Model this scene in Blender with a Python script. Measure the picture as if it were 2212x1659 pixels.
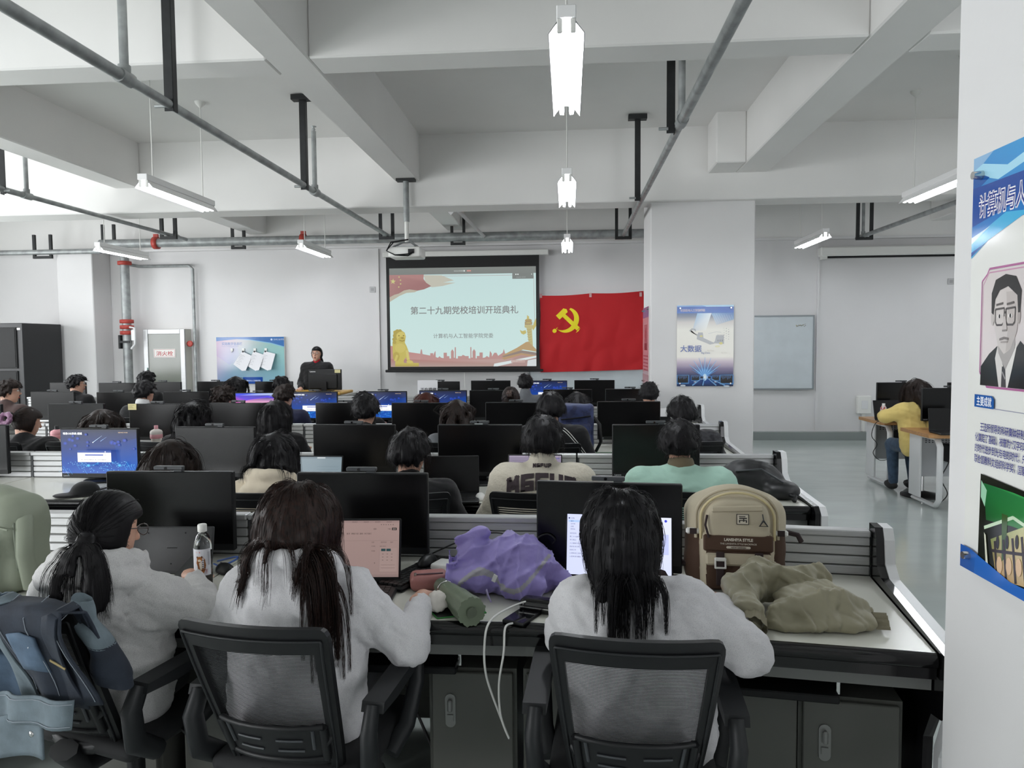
import bpy, bmesh, math, random
import numpy as np
from mathutils import Vector, Matrix, Euler
sc = bpy.context.scene
COL = sc.collection
for o in list(bpy.data.objects): bpy.data.objects.remove(o)
rnd = random.Random(7)
PI = math.pi
# ---------------------------------------------------------------- camera
FPX = 1560.0; EYE = Vector((0, 0, 1.65))
def cam_basis(th, ph, r):
    c, s, cp, sp = math.cos(th), math.sin(th), math.cos(ph), math.sin(ph)
    R = Vector((c, s, 0)); W = Vector((-s*cp, c*cp, -sp)); Up = Vector((-s*sp, c*sp, cp))
    return R*math.cos(r) - Up*math.sin(r), Up*math.cos(r) + R*math.sin(r), W
CR, CU, CW = cam_basis(0.0771, 0.0554, 0.008)
cd = bpy.data.cameras.new('camera'); cam = bpy.data.objects.new('camera', cd); COL.objects.link(cam)
cd.sensor_width = 36; cd.lens = FPX/2212*36; cd.clip_start = .05; cd.clip_end = 100
cam.matrix_world = Matrix(((CR.x, CU.x, -CW.x, EYE.x), (CR.y, CU.y, -CW.y, EYE.y), (CR.z, CU.z, -CW.z, EYE.z), (0, 0, 0, 1)))
sc.camera = cam
def U(px, py, Y=None, z=None, X=None):
    'world point seen at a photograph pixel on a plane Y, z or X'
    d = CW + CR*((px-1106)/FPX) - CU*((py-829.5)/FPX)
    t = (Y-EYE.y)/d.y if Y is not None else (z-EYE.z)/d.z if z is not None else (X-EYE.x)/d.x
    return EYE + d*t
# ---------------------------------------------------------------- world, daylight, exposure
w = bpy.data.worlds.new('sky'); sc.world = w; w.use_nodes = True
w.node_tree.nodes['Background'].inputs[0].default_value = (.86, .93, 1, 1)
w.node_tree.nodes['Background'].inputs[1].default_value = 1.0
def area(name, loc, rot, sx, sy, power, col=(1, 1, 1), spread=PI):
    l = bpy.data.lights.new(name, 'AREA'); l.shape = 'RECTANGLE'; l.size = sx; l.size_y = sy; l.energy = power; l.color = col; l.spread = spread
    o = bpy.data.objects.new(name, l); o.location = loc; o.rotation_euler = rot; COL.objects.link(o); return o
# daylight enters by the windows behind the camera on the left and by those along the left wall
area('rear_window_daylight', (-7.2, -2.6, 2.0), (PI/2+.08, 0, 0), 4.8, 2.2, 330, (.97, .985, 1.0))
for k in range(3):
    area('left_window_daylight', (-11.3, 1.2+k*3.7, 2.0), (0, -PI/2, 0), 2.2, 2.6, 150, (.97, .985, 1.0))
area('rear_right_fill', (4.3, -2.6, 2.0), (PI/2+.08, 0, 0), 4.0, 2.2, 90, (.97, .985, 1.0))  # fill added at the rear right opening for more ambient light
sc.view_settings.view_transform = 'Standard'; sc.view_settings.look = 'None'
sc.view_settings.gamma = 1; sc.view_settings.use_curve_mapping = False
sc.view_settings.exposure = 0.24
sc.cycles.max_bounces = 8; sc.cycles.diffuse_bounces = 5; sc.cycles.glossy_bounces = 3; sc.cycles.transmission_bounces = 6
sc.cycles.caustics_reflective = False; sc.cycles.caustics_refractive = False
sc.cycles.sample_clamp_indirect = 4.0
# ---------------------------------------------------------------- materials
def lin(h):
    if isinstance(h, tuple): return h
    h = h.lstrip('#'); v = [int(h[i:i+2], 16)/255 for i in (0, 2, 4)]
    return tuple(x/12.92 if x <= .04045 else ((x+.055)/1.055)**2.4 for x in v)
MATS = {}
def mat(name, col='#888888', rough=.6, metal=0., noise=None, bump=None, spec=.5, col2=None, emit=None, vcol=False, trans=0., alpha=None, sheen=0., stretch=None, coat=0.):
    if name in MATS: return MATS[name]
    m = bpy.data.materials.new(name); m.use_nodes = True; MATS[name] = m
    nt = m.node_tree; b = nt.nodes['Principled BSDF']
    c = lin(col); b.inputs['Base Color'].default_value = (*c, 1); b.inputs['Roughness'].default_value = rough
    b.inputs['Metallic'].default_value = metal; b.inputs['Specular IOR Level'].default_value = spec
    b.inputs['Transmission Weight'].default_value = trans; b.inputs['Coat Weight'].default_value = coat
    if sheen: b.inputs['Sheen Weight'].default_value = sheen
    tc = None
    def coords():
        nonlocal tc
        if tc is None:
            t = nt.nodes.new('ShaderNodeTexCoord'); mp = nt.nodes.new('ShaderNodeMapping')
            nt.links.new(t.outputs['Object'], mp.inputs[0])
            if stretch: mp.inputs['Scale'].default_value = stretch
            tc = mp
        return tc.outputs[0]
    src = None
    if vcol:
        a = nt.nodes.new('ShaderNodeAttribute'); a.attribute_name = 'Col'; src = a.outputs['Color']
        nt.links.new(src, b.inputs['Base Color'])
    if noise:
        n = nt.nodes.new('ShaderNodeTexNoise'); n.inputs['Scale'].default_value = noise[0]; n.inputs['Detail'].default_value = 5
        nt.links.new(coords(), n.inputs['Vector'])
        r = nt.nodes.new('ShaderNodeValToRGB'); r.color_ramp.elements[0].position = noise[2] if len(noise) > 2 else .35
        r.color_ramp.elements[1].position = noise[3] if len(noise) > 3 else .65
        k = noise[1]; c2 = lin(col2) if col2 else tuple(x*(1-k) for x in c)
        r.color_ramp.elements[0].color = (*c2, 1); r.color_ramp.elements[1].color = (*c, 1)
        nt.links.new(n.outputs['Fac'], r.inputs[0])
        if not vcol: nt.links.new(r.outputs[0], b.inputs['Base Color'])
    if bump:
        n = nt.nodes.new('ShaderNodeTexNoise'); n.inputs['Scale'].default_value = bump[0]; n.inputs['Detail'].default_value = 4
        nt.links.new(coords(), n.inputs['Vector'])
        bp = nt.nodes.new('ShaderNodeBump'); bp.inputs['Strength'].default_value = bump[1]; bp.inputs['Distance'].default_value = bump[2] if len(bump) > 2 else .004
        nt.links.new(n.outputs['Fac'], bp.inputs['Height']); nt.links.new(bp.outputs[0], b.inputs['Normal'])
    if emit is not None:
        b.inputs['Emission Strength'].default_value = emit
        if src: nt.links.new(src, b.inputs['Emission Color']); b.inputs['Base Color'].default_value = (0, 0, 0, 1); nt.links.remove([l for l in nt.links if l.to_socket == b.inputs['Base Color']][0])
        else: b.inputs['Emission Color'].default_value = (*c, 1)
    if alpha is not None: b.inputs['Alpha'].default_value = alpha
    return m
WALL = mat('wall_paint', '#dddcdc', .85, bump=(60, .06), noise=(1.3, .03))
CEIL = mat('ceiling_paint', '#ecebe9', .9, bump=(30, .08), noise=(.8, .05))
FLOOR = mat('epoxy_floor', '#b9c1be', .13, noise=(1.6, .09), bump=(3.5, .05, .01), stretch=(1, 2.5, 1))
GALV = mat('galvanised_steel', '#a6aaaa', .45, .35, noise=(9, .35), stretch=(1, 1, 1))
BLKSTEEL = mat('black_steel', '#2a2c2d', .55, .2, noise=(14, .3))
REDP = mat('red_coupling_paint', '#b04036', .5, noise=(20, .2))
WHITEP = mat('white_plastic', '#e4e4e0', .4)
BLKP = mat('black_plastic', '#101113', .45, spec=.3, bump=(300, .05, .001))
BLKG = mat('black_gloss', '#0d0c0e', .12)
GREYP = mat('grey_plastic', '#3a3d40', .45, bump=(250, .06, .001))
SCREENOFF = mat('dark_screen', '#050506', .23, spec=.38)
ALU = mat('brushed_aluminium', '#c4c5c6', .36, .35, noise=(6, .12), stretch=(1, 30, 30))
DESKTOP = mat('white_laminate', '#dcdcd2', .22, noise=(2, .02))
CAB = mat('grey_cabinet', '#5b5c57', .45, noise=(3, .04))
CABD = mat('grey_apron', '#777876', .42)
WHITEM = mat('white_enamel', '#dedfe0', .3)
PRINT = mat('printed_ink', vcol=True, rough=.35)
PRINTG = mat('glossy_print', vcol=True, rough=.1)
SCREENON = mat('lit_screen', vcol=True, emit=1.0, rough=.3)
PROJ = mat('projected_picture', vcol=True, emit=.72, rough=.9)
GLASS = mat('clear_glass', '#ffffff', .02, trans=1.0)
CHROME = mat('chrome', '#c8c8c8', .15, 1.0)
WOOD = mat('light_wood', '#b98a58', .4, noise=(3, .25), stretch=(1, 14, 14))
SKIN = mat('skin', '#c99c86', .5, noise=(30, .06)); SKIN2 = mat('skin_warm', '#b98468', .5, noise=(30, .06))
RUBBER = mat('rubber', '#1a1a1b', .6)
PAPER = mat('paper', '#e6e6ea', .8)
# ---------------------------------------------------------------- mesh building
def mesh_np(name, V, faces, mats, fm=None, smooth=True):
    me = bpy.data.meshes.new(name)
    F = faces if isinstance(faces, list) else None
    if F is None:
        n, k = faces.shape
        me.vertices.add(len(V)); me.vertices.foreach_set('co', np.asarray(V, np.float32).ravel())
        me.loops.add(n*k); me.loops.foreach_set('vertex_index', faces.astype(np.int32).ravel())
        me.polygons.add(n); me.polygons.foreach_set('loop_start', np.arange(0, n*k, k, dtype=np.int32))
        me.update(calc_edges=True)
    else: me.from_pydata([tuple(v) for v in V], [], F)
    for m in (mats if isinstance(mats, (list, tuple)) else [mats]): me.materials.append(m)
    if fm is not None: me.polygons.foreach_set('material_index', np.asarray(fm, np.int32))
    me.polygons.foreach_set('use_smooth', np.full(len(me.polygons), smooth))
    me.validate(); me.update()
    return me
def link(name, me, parent=None, loc=(0, 0, 0), rot=(0, 0, 0)):
    o = bpy.data.objects.new(name, me); COL.objects.link(o); o.location = loc; o.rotation_euler = rot
    if parent: o.parent = parent
    return o
class MB:
    def __init__(s): s.v = []; s.f = []; s.m = []; s.sm = []; s.mi = 0
    def add(s, V, F, M=None, smooth=False):
        b = len(s.v)
        for p in V:
            p = Vector(p)
            s.v.append(tuple(M @ p if M else p))
        for f in F: s.f.append([i+b for i in f]); s.m.append(s.mi); s.sm.append(smooth)
        return s
    def mat(s, i): s.mi = i; return s
    def box(s, x0, x1, y0, y1, z0, z1, b=0, M=None, seg=1):
        if b <= 0:
            V = [(x, y, z) for z in (z0, z1) for y in (y0, y1) for x in (x0, x1)]
            return s.add(V, [(0, 2, 3, 1), (4, 5, 7, 6), (0, 1, 5, 4), (2, 6, 7, 3), (0, 4, 6, 2), (1, 3, 7, 5)], M)
        bm = bmesh.new(); bmesh.ops.create_cube(bm, size=1)
        for q in bm.verts: q.co = Vector(((x0+x1)/2+q.co.x*(x1-x0), (y0+y1)/2+q.co.y*(y1-y0), (z0+z1)/2+q.co.z*(z1-z0)))
        bmesh.ops.bevel(bm, geom=bm.edges[:], offset=b, segments=seg, affect='EDGES', profile=.5)
        return s.bm(bm, M, seg > 1)
    def bm(s, bm, M=None, smooth=False):
        bm.verts.index_update(); s.add([q.co for q in bm.verts], [[q.index for q in f.verts] for f in bm.faces], M, smooth); bm.free(); return s
    def prism(s, pts, axis, a, b, M=None, smooth=False):
        'polygon (2D) extruded along axis between a and b; 2D axes are the other two in xyz order'
        def P(p, t): return (t, p[0], p[1]) if axis == 0 else (p[0], t, p[1]) if axis == 1 else (p[0], p[1], t)
        n = len(pts); V = [P(p, a) for p in pts]+[P(p, b) for p in pts]
        F = [list(range(n))[::-1], list(range(n, 2*n))]+[[i, (i+1) % n, n+(i+1) % n, n+i] for i in range(n)]
        ar = sum(pts[i][0]*pts[(i+1) % n][1]-pts[(i+1) % n][0]*pts[i][1] for i in range(n))
        if (ar < 0) != (axis == 1): F = [f[::-1] for f in F]
        if b < a: F = [f[::-1] for f in F]
        return s.add(V, F, M, smooth)
    def tube(s, path, r, k=8, M=None, smooth=True, cap=True, sx=1., up=None):
        P = [Vector(p) for p in path]; n = len(P); V = []; F = []
        rr = r if isinstance(r, (list, tuple)) else [r]*n
        N = None
        for i in range(n):
            t = (P[min(i+1, n-1)]-P[max(i-1, 0)]).normalized()
            if N is None:
                N = Vector(up) if up else (Vector((0, 0, 1)) if abs(t.z) < .9 else Vector((1, 0, 0)))
            N = (N-t*N.dot(t)); N = N.normalized() if N.length > 1e-6 else t.orthogonal().normalized()
            B = t.cross(N)
            for j in range(k):
                a = 2*PI*j/k; V.append(P[i]+(N*math.cos(a)+B*math.sin(a)*sx)*rr[i])
        for i in range(n-1):
            for j in range(k): F.append([i*k+j, i*k+(j+1) % k, (i+1)*k+(j+1) % k, (i+1)*k+j])
        s.add(V, F, M, smooth)
        if cap: s.add(V[:k], [list(range(k))[::-1]], M); s.add(V[-k:], [list(range(k))], M)
        return s
    def cyl(s, c, r, h, k=20, M=None, axis=2, r2=None):
        c = Vector(c); d = Vector((0, 0, 0)); d[axis] = h
        return s.tube([c, c+d], [r, r if r2 is None else r2], k, M)
    def lathe(s, prof, k=20, M=None, c=(0, 0, 0)):
        V = [(c[0]+r*math.cos(2*PI*j/k), c[1]+r*math.sin(2*PI*j/k), c[2]+z) for r, z in prof for j in range(k)]
        F = [[i*k+j, i*k+(j+1) % k, (i+1)*k+(j+1) % k, (i+1)*k+j] for i in range(len(prof)-1) for j in range(k)]
        s.add(V, F, M, True)
        s.add(V[:k], [list(range(k))[::-1]], M); s.add(V[-k:], [list(range(k))], M); return s
    def ell(s, c, r, M=None, k=12):
        bm = bmesh.new(); bmesh.ops.create_uvsphere(bm, u_segments=k, v_segments=max(6, k*2//3), radius=1)
        for q in bm.verts: q.co = Vector((c[0]+q.co.x*r[0], c[1]+q.co.y*r[1], c[2]+q.co.z*r[2]))
        return s.bm(bm, M, True)
    def grid(s, fn, nu, nv, M=None, smooth=True, both=False):
        V = [fn(i/nu, j/nv) for j in range(nv+1) for i in range(nu+1)]
        F = [[j*(nu+1)+i, j*(nu+1)+i+1, (j+1)*(nu+1)+i+1, (j+1)*(nu+1)+i] for j in range(nv) for i in range(nu)]
        return s.add(V, F, M, smooth)
    def mesh(s, name, mats):
        me = bpy.data.meshes.new(name); me.from_pydata(s.v, [], s.f)
        for m in (mats if isinstance(mats, (list, tuple)) else [mats]): me.materials.append(m)
        me.polygons.foreach_set('material_index', s.m); me.polygons.foreach_set('use_smooth', s.sm); me.update(); return me
    def build(s, name, mats, parent=None, loc=(0, 0, 0), rot=(0, 0, 0)): return link(name, s.mesh(name, mats), parent, loc, rot)
def tag(o, label=None, cat=None, group=None, kind=None):
    if label: o['label'] = label
    if cat: o['category'] = cat
    if group: o['group'] = group
    if kind: o['kind'] = kind
    return o
def thing(name, label, cat, loc=(0, 0, 0), rz=0, group=None):
    o = bpy.data.objects.new(name, None); COL.objects.link(o); o.location = loc; o.rotation_euler = (0, 0, rz); o.empty_display_size = .1
    return tag(o, label, cat, group)
def struct(name, mb, m): return tag(mb.build(name, m), kind='structure')
def dup(root, loc, rz=None, label=None, group=None):
    r = root.copy(); COL.objects.link(r); r.location = loc
    if rz is not None: r.rotation_euler = (0, 0, rz)
    if label: r['label'] = label
    if group: r['group'] = group
    for ch in list(root.children):
        c = ch.copy(); COL.objects.link(c); c.parent = r
        for g in list(ch.children):
            d = g.copy(); COL.objects.link(d); d.parent = c
    return r
def rotz(a, loc=(0, 0, 0)): return Matrix.Translation(loc) @ Matrix.Rotation(a, 4, 'Z')
_tc = {}
def text_geo(s, off=0.):
    if (s, off) not in _tc:
        c = bpy.data.curves.new('t', 'FONT'); c.body = s; c.resolution_u = 2; c.offset = off
        o = bpy.data.objects.new('t', c); COL.objects.link(o)
        me = bpy.data.meshes.new_from_object(o.evaluated_get(bpy.context.evaluated_depsgraph_get()))
        _tc[(s, off)] = ([(v.co.x, v.co.y) for v in me.vertices], [list(p.vertices) for p in me.polygons])
        bpy.data.objects.remove(o); bpy.data.curves.remove(c); bpy.data.meshes.remove(me)
    return _tc[(s, off)]
class Art:
    'flat print: coloured shapes in a picture of uw x uh units (origin top left) laid on the plane y=0 facing -y'
    def __init__(s, W, H, uw, uh, step=.0003): s.W, s.H, s.uw, s.uh, s.step = W, H, uw, uh, step; s.v = []; s.f = []; s.c = []; s.n = 0
    def P(s, x, y): return (x/s.uw*s.W-s.W/2, -s.n*s.step, s.H-y/s.uh*s.H)
    def poly(s, pts, c, cs=None):
        s.n += 1; b = len(s.v); s.v += [s.P(*p) for p in pts]; n = len(pts)
        ar = sum(pts[i][0]*pts[(i+1) % n][1]-pts[(i+1) % n][0]*pts[i][1] for i in range(n))
        idx = list(range(b, b+n)); cc = [lin(x) for x in cs] if cs else [lin(c)]*n
        if ar > 0: idx = idx[::-1]; cc = cc[::-1]
        s.f.append(idx); s.c += cc; return s
    def rect(s, x, y, w, h, c, c2=None, cx=None):
        if cx: return s.poly([(x, y), (x+w, y), (x+w, y+h), (x, y+h)], None, [c, cx, cx, c])
        return s.poly([(x, y), (x+w, y), (x+w, y+h), (x, y+h)], c, [c, c, c2, c2] if c2 else None)
    def bands(s, x, y, w, stops, x2=None):
        'vertical gradient through several (y, colour) stops'
        for (y0, c0), (y1, c1) in zip(stops, stops[1:]):
            s.rect(x, y+y0, w, y1-y0, c0, c1); s.n -= 1
        s.n += 1; return s
    def ell(s, x, y, rx, ry, c, k=14, a0=0, a1=2*PI, cc=None):
        if cc:
            s.n += 1; b = len(s.v); s.v.append(s.P(x, y)); s.v += [s.P(x+rx*math.cos(2*PI*i/k), y+ry*math.sin(2*PI*i/k)) for i in range(k)]
            for i in range(k): s.f.append([b, b+1+(i+1) % k, b+1+i]); s.c += [lin(cc), lin(c), lin(c)]
            return s
        return s.poly([(x+rx*math.cos(a0+(a1-a0)*i/k), y+ry*math.sin(a0+(a1-a0)*i/k)) for i in range(k if a1-a0 > 6.2 else k+1)], c)
    def line(s, pts, w, c, w2=None):
        s.n += 1
        for i in range(len(pts)-1):
            (x0, y0), (x1, y1) = pts[i], pts[i+1]; d = math.hypot(x1-x0, y1-y0) or 1; nx, ny = -(y1-y0)/d, (x1-x0)/d
            wa = w/2; wb = (w if w2 is None else w2)/2; b = len(s.v)
            s.v += [s.P(x0+nx*wa, y0+ny*wa), s.P(x1+nx*wb, y1+ny*wb), s.P(x1-nx*wb, y1-ny*wb), s.P(x0-nx*wa, y0-ny*wa)]
            s.f.append([b, b+1, b+2, b+3]); s.c += [lin(c)]*4
        return s
    def text(s, t, x, y, size, c, align='l', sx=1., bold=0., rot=0.):
        V, F = text_geo(t); s.n += 1
        if not V: return s
        wd = max(v[0] for v in V)*size*sx; ox = x-(wd/2 if align == 'c' else wd if align == 'r' else 0)
        ca, sa = math.cos(rot), math.sin(rot)
        for dx in ((-bold, bold) if bold else (0,)):
            for dy in ((-bold, bold) if bold else (0,)):
                b = len(s.v)
                for vx, vy in V:
                    lx, ly = vx*size*sx+dx, -vy*size+dy
                    s.v.append(s.P(ox+lx*ca-ly*sa, y+lx*sa+ly*ca))
                for f in F: s.f.append([i+b for i in f]); s.c += [lin(c)]*len(f)
                s.n += .25
        return s
    def build(s, name, m, parent=None, loc=(0, 0, 0), rot=(0, 0, 0)):
        me = bpy.data.meshes.new(name); me.from_pydata(s.v, [], s.f)
        a = me.color_attributes.new('Col', 'FLOAT_COLOR', 'CORNER')
        a.data.foreach_set('color', np.array([(*c, 1) for c in s.c], np.float32).ravel())
        me.materials.append(m); me.update(); return link(name, me, parent, loc, rot)
# ---------------------------------------------------------------- soft solids: signed distance fields meshed by surface nets
def sd_cone(P, a, b, ra, rb):
    a = np.asarray(a, np.float32); b = np.asarray(b, np.float32); d = b-a; q = P-a
    t = np.clip((q@d)/max(float(d@d), 1e-9), 0, 1)
    return np.linalg.norm(q-t[:, None]*d, axis=1)-(ra+(rb-ra)*t)
def sd_ell(P, c, r, R=None):
    q = P-np.asarray(c, np.float32)
    if R is not None: q = q@R
    r = np.asarray(r, np.float32); k0 = np.linalg.norm(q/r, axis=1); k1 = np.linalg.norm(q/(r*r), axis=1)
    return k0*(k0-1)/np.maximum(k1, 1e-6)
def sd_box(P, c, hx, rd, R=None):
    q = P-np.asarray(c, np.float32)
    if R is not None: q = q@R
    q = np.abs(q)-(np.asarray(hx, np.float32)-rd)
    return np.linalg.norm(np.maximum(q, 0), axis=1)+np.minimum(q.max(1), 0)-rd
def sd_tor(P, c, R0, r, R=None, sy=1.):
    q = P-np.asarray(c, np.float32)
    if R is not None: q = q@R
    a = np.hypot(q[:, 0], q[:, 1]/sy)-R0
    return np.hypot(a, q[:, 2])-r
def smin(a, b, k=.03):
    h = np.clip(.5+.5*(b-a)/k, 0, 1); return b+(a-b)*h-k*h*(1-h)
def smax(a, b, k=.03): return -smin(-a, -b, k)
def rotm(rx=0, ry=0, rz=0): return np.array(Euler((rx, ry, rz)).to_matrix(), np.float32)
def folds(P, amp, freq, seed=0, aniso=(1, 1, 1), sharp=False):
    r = np.random.RandomState(seed); q = P*np.asarray(aniso, np.float32); d = np.zeros(len(P), np.float32)
    for k in range(4):
        v = r.normal(size=3); v /= np.linalg.norm(v); u = r.normal(size=3); u /= np.linalg.norm(u)
        f = freq*(1+.7*k); wv = .9*np.sin((q@u)*f*.55+r.rand()*6)
        s = np.sin((q@v)*f+wv+r.rand()*6); d += (1-np.abs(s)-.4 if not sharp else .3-(1-np.abs(s))**2.2)/(1+.8*k)*(1 if not sharp else .55+.45*np.sin((q@u)*f*.31+r.rand()*6))
    return d*amp
def surfnet(F, org, h):
    S = F < 0; nx, ny, nz = F.shape
    cnt = np.zeros((nx-1, ny-1, nz-1), np.int8); acc = np.zeros((nx-1, ny-1, nz-1, 3), np.float32); num = np.zeros((nx-1, ny-1, nz-1), np.float32)
    def sl(A, d): return A[d[0]:nx-1+d[0], d[1]:ny-1+d[1], d[2]:nz-1+d[2]]
    for d in np.ndindex(2, 2, 2): cnt += sl(S, d)
    for ax in range(3):
        for d in np.ndindex(2, 2, 2):
            if d[ax]: continue
            e = list(d); e[ax] = 1; A = sl(F, d); B = sl(F, e); m = (A < 0) != (B < 0)
            t = A[m]/(A[m]-B[m]); p = np.tile(np.array(d, np.float32), (len(t), 1)); p[:, ax] += t
            acc[m] += p; num[m] += 1
    act = (cnt > 0) & (cnt < 8); idx = -np.ones(act.shape, np.int64); n = int(act.sum()); idx[act] = np.arange(n)
    V = (acc[act]/num[act][:, None]+np.argwhere(act))*h+np.asarray(org)
    Q = []
    for ax in range(3):
        b, c = [(1, 2), (2, 0), (0, 1)][ax]
        sa = [slice(None)]*3; sb = [slice(None)]*3; sa[ax] = slice(0, -1); sb[ax] = slice(1, None)
        m = S[tuple(sa)] != S[tuple(sb)]
        I = np.argwhere(m); ok = (I[:, b] > 0) & (I[:, c] > 0) & (I[:, b] < F.shape[b]-1) & (I[:, c] < F.shape[c]-1); I = I[ok]
        ins = S[I[:, 0], I[:, 1], I[:, 2]]
        def at(db, dc):
            J = I.copy(); J[:, b] -= db; J[:, c] -= dc; return idx[J[:, 0], J[:, 1], J[:, 2]]
        q = np.stack([at(1, 1), at(0, 1), at(0, 0), at(1, 0)], 1)
        q[~ins] = q[~ins][:, ::-1]; Q.append(q)
    return V.astype(np.float32), np.concatenate(Q)
class Field:
    def __init__(s, lo, hi, h):
        s.h = h; s.lo = np.asarray(lo, np.float32); s.n = tuple(int(math.ceil((b-a)/h))+1 for a, b in zip(lo, hi))
        ax = [s.lo[i]+h*np.arange(s.n[i], dtype=np.float32) for i in range(3)]
        s.P = np.stack(np.meshgrid(*ax, indexing='ij'), -1).reshape(-1, 3).astype(np.float32)
    def mesh(s, name, d, mats, parent=None, loc=(0, 0, 0), rot=(0, 0, 0), fmat=None, cut=None):
        V, Q = surfnet(d.reshape(s.n).astype(np.float32), s.lo, s.h)
        if cut is not None: Q = Q[cut(V[Q].mean(1))]
        fm = None if fmat is None else fmat(V[Q].mean(1))
        return link(name, mesh_np(name, V, Q, mats, fm), parent, loc, rot)
    def sampler(s, d):
        D = d.reshape(s.n); G = np.stack(np.gradient(D, s.h), -1)
        def f(p):
            q = (p-s.lo)/s.h; inb = np.all((q >= 0) & (q <= np.array(s.n)-1), 1)
            i = np.clip(np.round(q).astype(int), 0, np.array(s.n)-1)
            v = D[i[:, 0], i[:, 1], i[:, 2]]; g = G[i[:, 0], i[:, 1], i[:, 2]]
            v = v+np.einsum('ij,ij->i', g, p-(s.lo+i*s.h))
            return np.where(inb, v, 9.), g
        return f
def strands_np(Pth, rad, K=3):
    'tapered strands: Pth (N,S,3), rad (N,S)'
    N, S, _ = Pth.shape
    T = np.gradient(Pth, axis=1); T /= np.maximum(np.linalg.norm(T, axis=2, keepdims=True), 1e-9)
    ref = np.zeros_like(T); ref[..., 0] = 1; ref[np.abs(T[..., 0]) > .85] = (0, 1, 0)
    A = np.cross(T, ref); A /= np.maximum(np.linalg.norm(A, axis=2, keepdims=True), 1e-9); B = np.cross(T, A)
    V = np.empty((N, S, K, 3), np.float32)
    for k in range(K):
        a = 2*PI*k/K; V[:, :, k] = Pth+(A*math.cos(a)+B*math.sin(a))*rad[..., None]
    base = (np.arange(N)[:, None, None]*S+np.arange(S-1)[None, :, None])*K; k = np.arange(K)[None, None]; k2 = (k+1) % K
    Q = np.stack([base+k, base+k2, base+K+k2, base+K+k], -1).reshape(-1, 4)
    return V.reshape(-1, 3), Q
# ---------------------------------------------------------------- room shell
XL, XR, YB, YF, HS = -11.2, 8.2, -2.5, 12.5, 4.14
struct('floor', MB().box(XL-.2, XR+.2, YB-.2, YF+.2, -.2, 0), FLOOR)
struct('ceiling', MB().box(XL-.2, XR+.2, YB-.2, YF+.2, HS, HS+.2), CEIL)
struct('wall_front', MB().box(XL, XR, YF, YF+.2, 0, HS), WALL)
struct('wall_right', MB().box(XR, XR+.2, YB, YF, 0, HS), WALL)
def windowed(name, along, x0, x1, fixed, wins):
    'wall with window openings; along = 0 runs in x, 1 runs in y'
    mb = MB(); z0, z1 = .9, 3.1
    def b(a, c, lo, hi):
        if along == 0: mb.box(a, c, fixed-.2, fixed, lo, hi)
        else: mb.box(fixed-.2, fixed, a, c, lo, hi)
    b(x0, x1, 0, z0); b(x0, x1, z1, HS); e = x0
    for i, (a, c) in enumerate(wins):
        b(e, a, z0, z1); e = c
    b(e, x1, z0, z1); struct(name, mb, WALL)
    for a, c in wins:
        f = MB(); n = max(2, round((c-a)/1.1))
        for k in range(n+1):
            x = a+(c-a)*k/n; x = min(max(x, a+.03), c-.03)
            if along == 0: f.box(x-.03, x+.03, fixed-.13, fixed-.07, z0, z1)
            else: f.box(fixed-.13, fixed-.07, x-.03, x+.03, z0, z1)
        for z in (z0, z1-.06):
            if along == 0: f.box(a, c, fixed-.13, fixed-.07, z, z+.06)
            else: f.box(fixed-.13, fixed-.07, a, c, z, z+.06)
        winno[0] += 1; struct('window_%d' % winno[0], f, WHITEM)
winno = [0]
windowed('wall_back', 0, XL, XR, YB, [(-9.6, -4.8), (2.3, 6.3)])
windowed('wall_left', 1, YB, YF, XL, [(-.1, 2.5), (3.6, 6.2), (7.3, 9.9)])
# beams: main beams across the columns, lighter ones between
def beam(name, *b): return struct(name, MB().box(*b, b=.012), CEIL)
YM = 8.62
beam('beam_main', XL, XR, YM, YM+.42, 3.3, HS+.05)
beam('beam_main', XL, XR, YF-.12, YF+.05, 3.36, HS+.05)
beam('beam_cross', -5.23, -2.05, 4.9, 5.2, 3.6, HS+.05)
beam('beam_cross', -1.75, 1.94, 4.9, 5.2, 3.6, HS+.05)
beam('beam_cross', XL, -5.55, 4.9, 5.2, 3.6, HS+.05)
beam('beam_cross', 2.3, XR, 4.9, 5.2, 3.6, HS+.05)
beam('beam_main', XL, XR, .7, 1.1, 3.3, HS+.05)
for x0, x1 in ((-5.55, -5.23), (-2.05, -1.75), (1.94, 2.3), (5.9, 6.2)):
    beam('beam_long', x0, x1, 1.1, YM, 3.6, HS+.05); beam('beam_long', x0, x1, YM+.42, YF-.12, 3.6, HS+.05)
    beam('beam_long', x0, x1, YB, .7, 3.6, HS+.05)
beam('beam_haunch', 1.62, 1.94, YM-.5, YM, 3.6, HS+.05)
# columns
def column(name, *b): return struct(name, MB().box(*b, b=.012), WALL)
column('column_middle', .985, 2.2, 8.74, 9.5, 0, 3.6)
column('column_near', .97, 2.2, .95, 1.92, 0, HS)
column('pilaster_left', -8.85, -8.2, 12.0, YF, 0, 3.36)
struct('trim_1', MB().box(-2.55, XR, YF-.02, YF, .135, .155), WALL)
struct('plinth_step', MB().box(XL, XR, 12.36, YF, 0, .135), mat('step_paint', '#868d8b', .3, noise=(2, .08)))
struct('trim_2', MB().box(4.155, 4.195, YF-.03, YF, .135, 3.3), WALL)
struct('trim_3', MB().box(-3.32, -3.28, YF-.03, YF, .135, 3.32), WALL)
struct('trim_4', MB().box(-8.2, XR, YF-.15, YF-.1, 3.33, 3.37), WALL)
struct('trim_5', MB().tube([(-1.45, 9.05, 3.3), (-1.45, 9.3, 3.42), (-1.35, 12.3, 3.42)], .035, 4), WALL)
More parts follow.
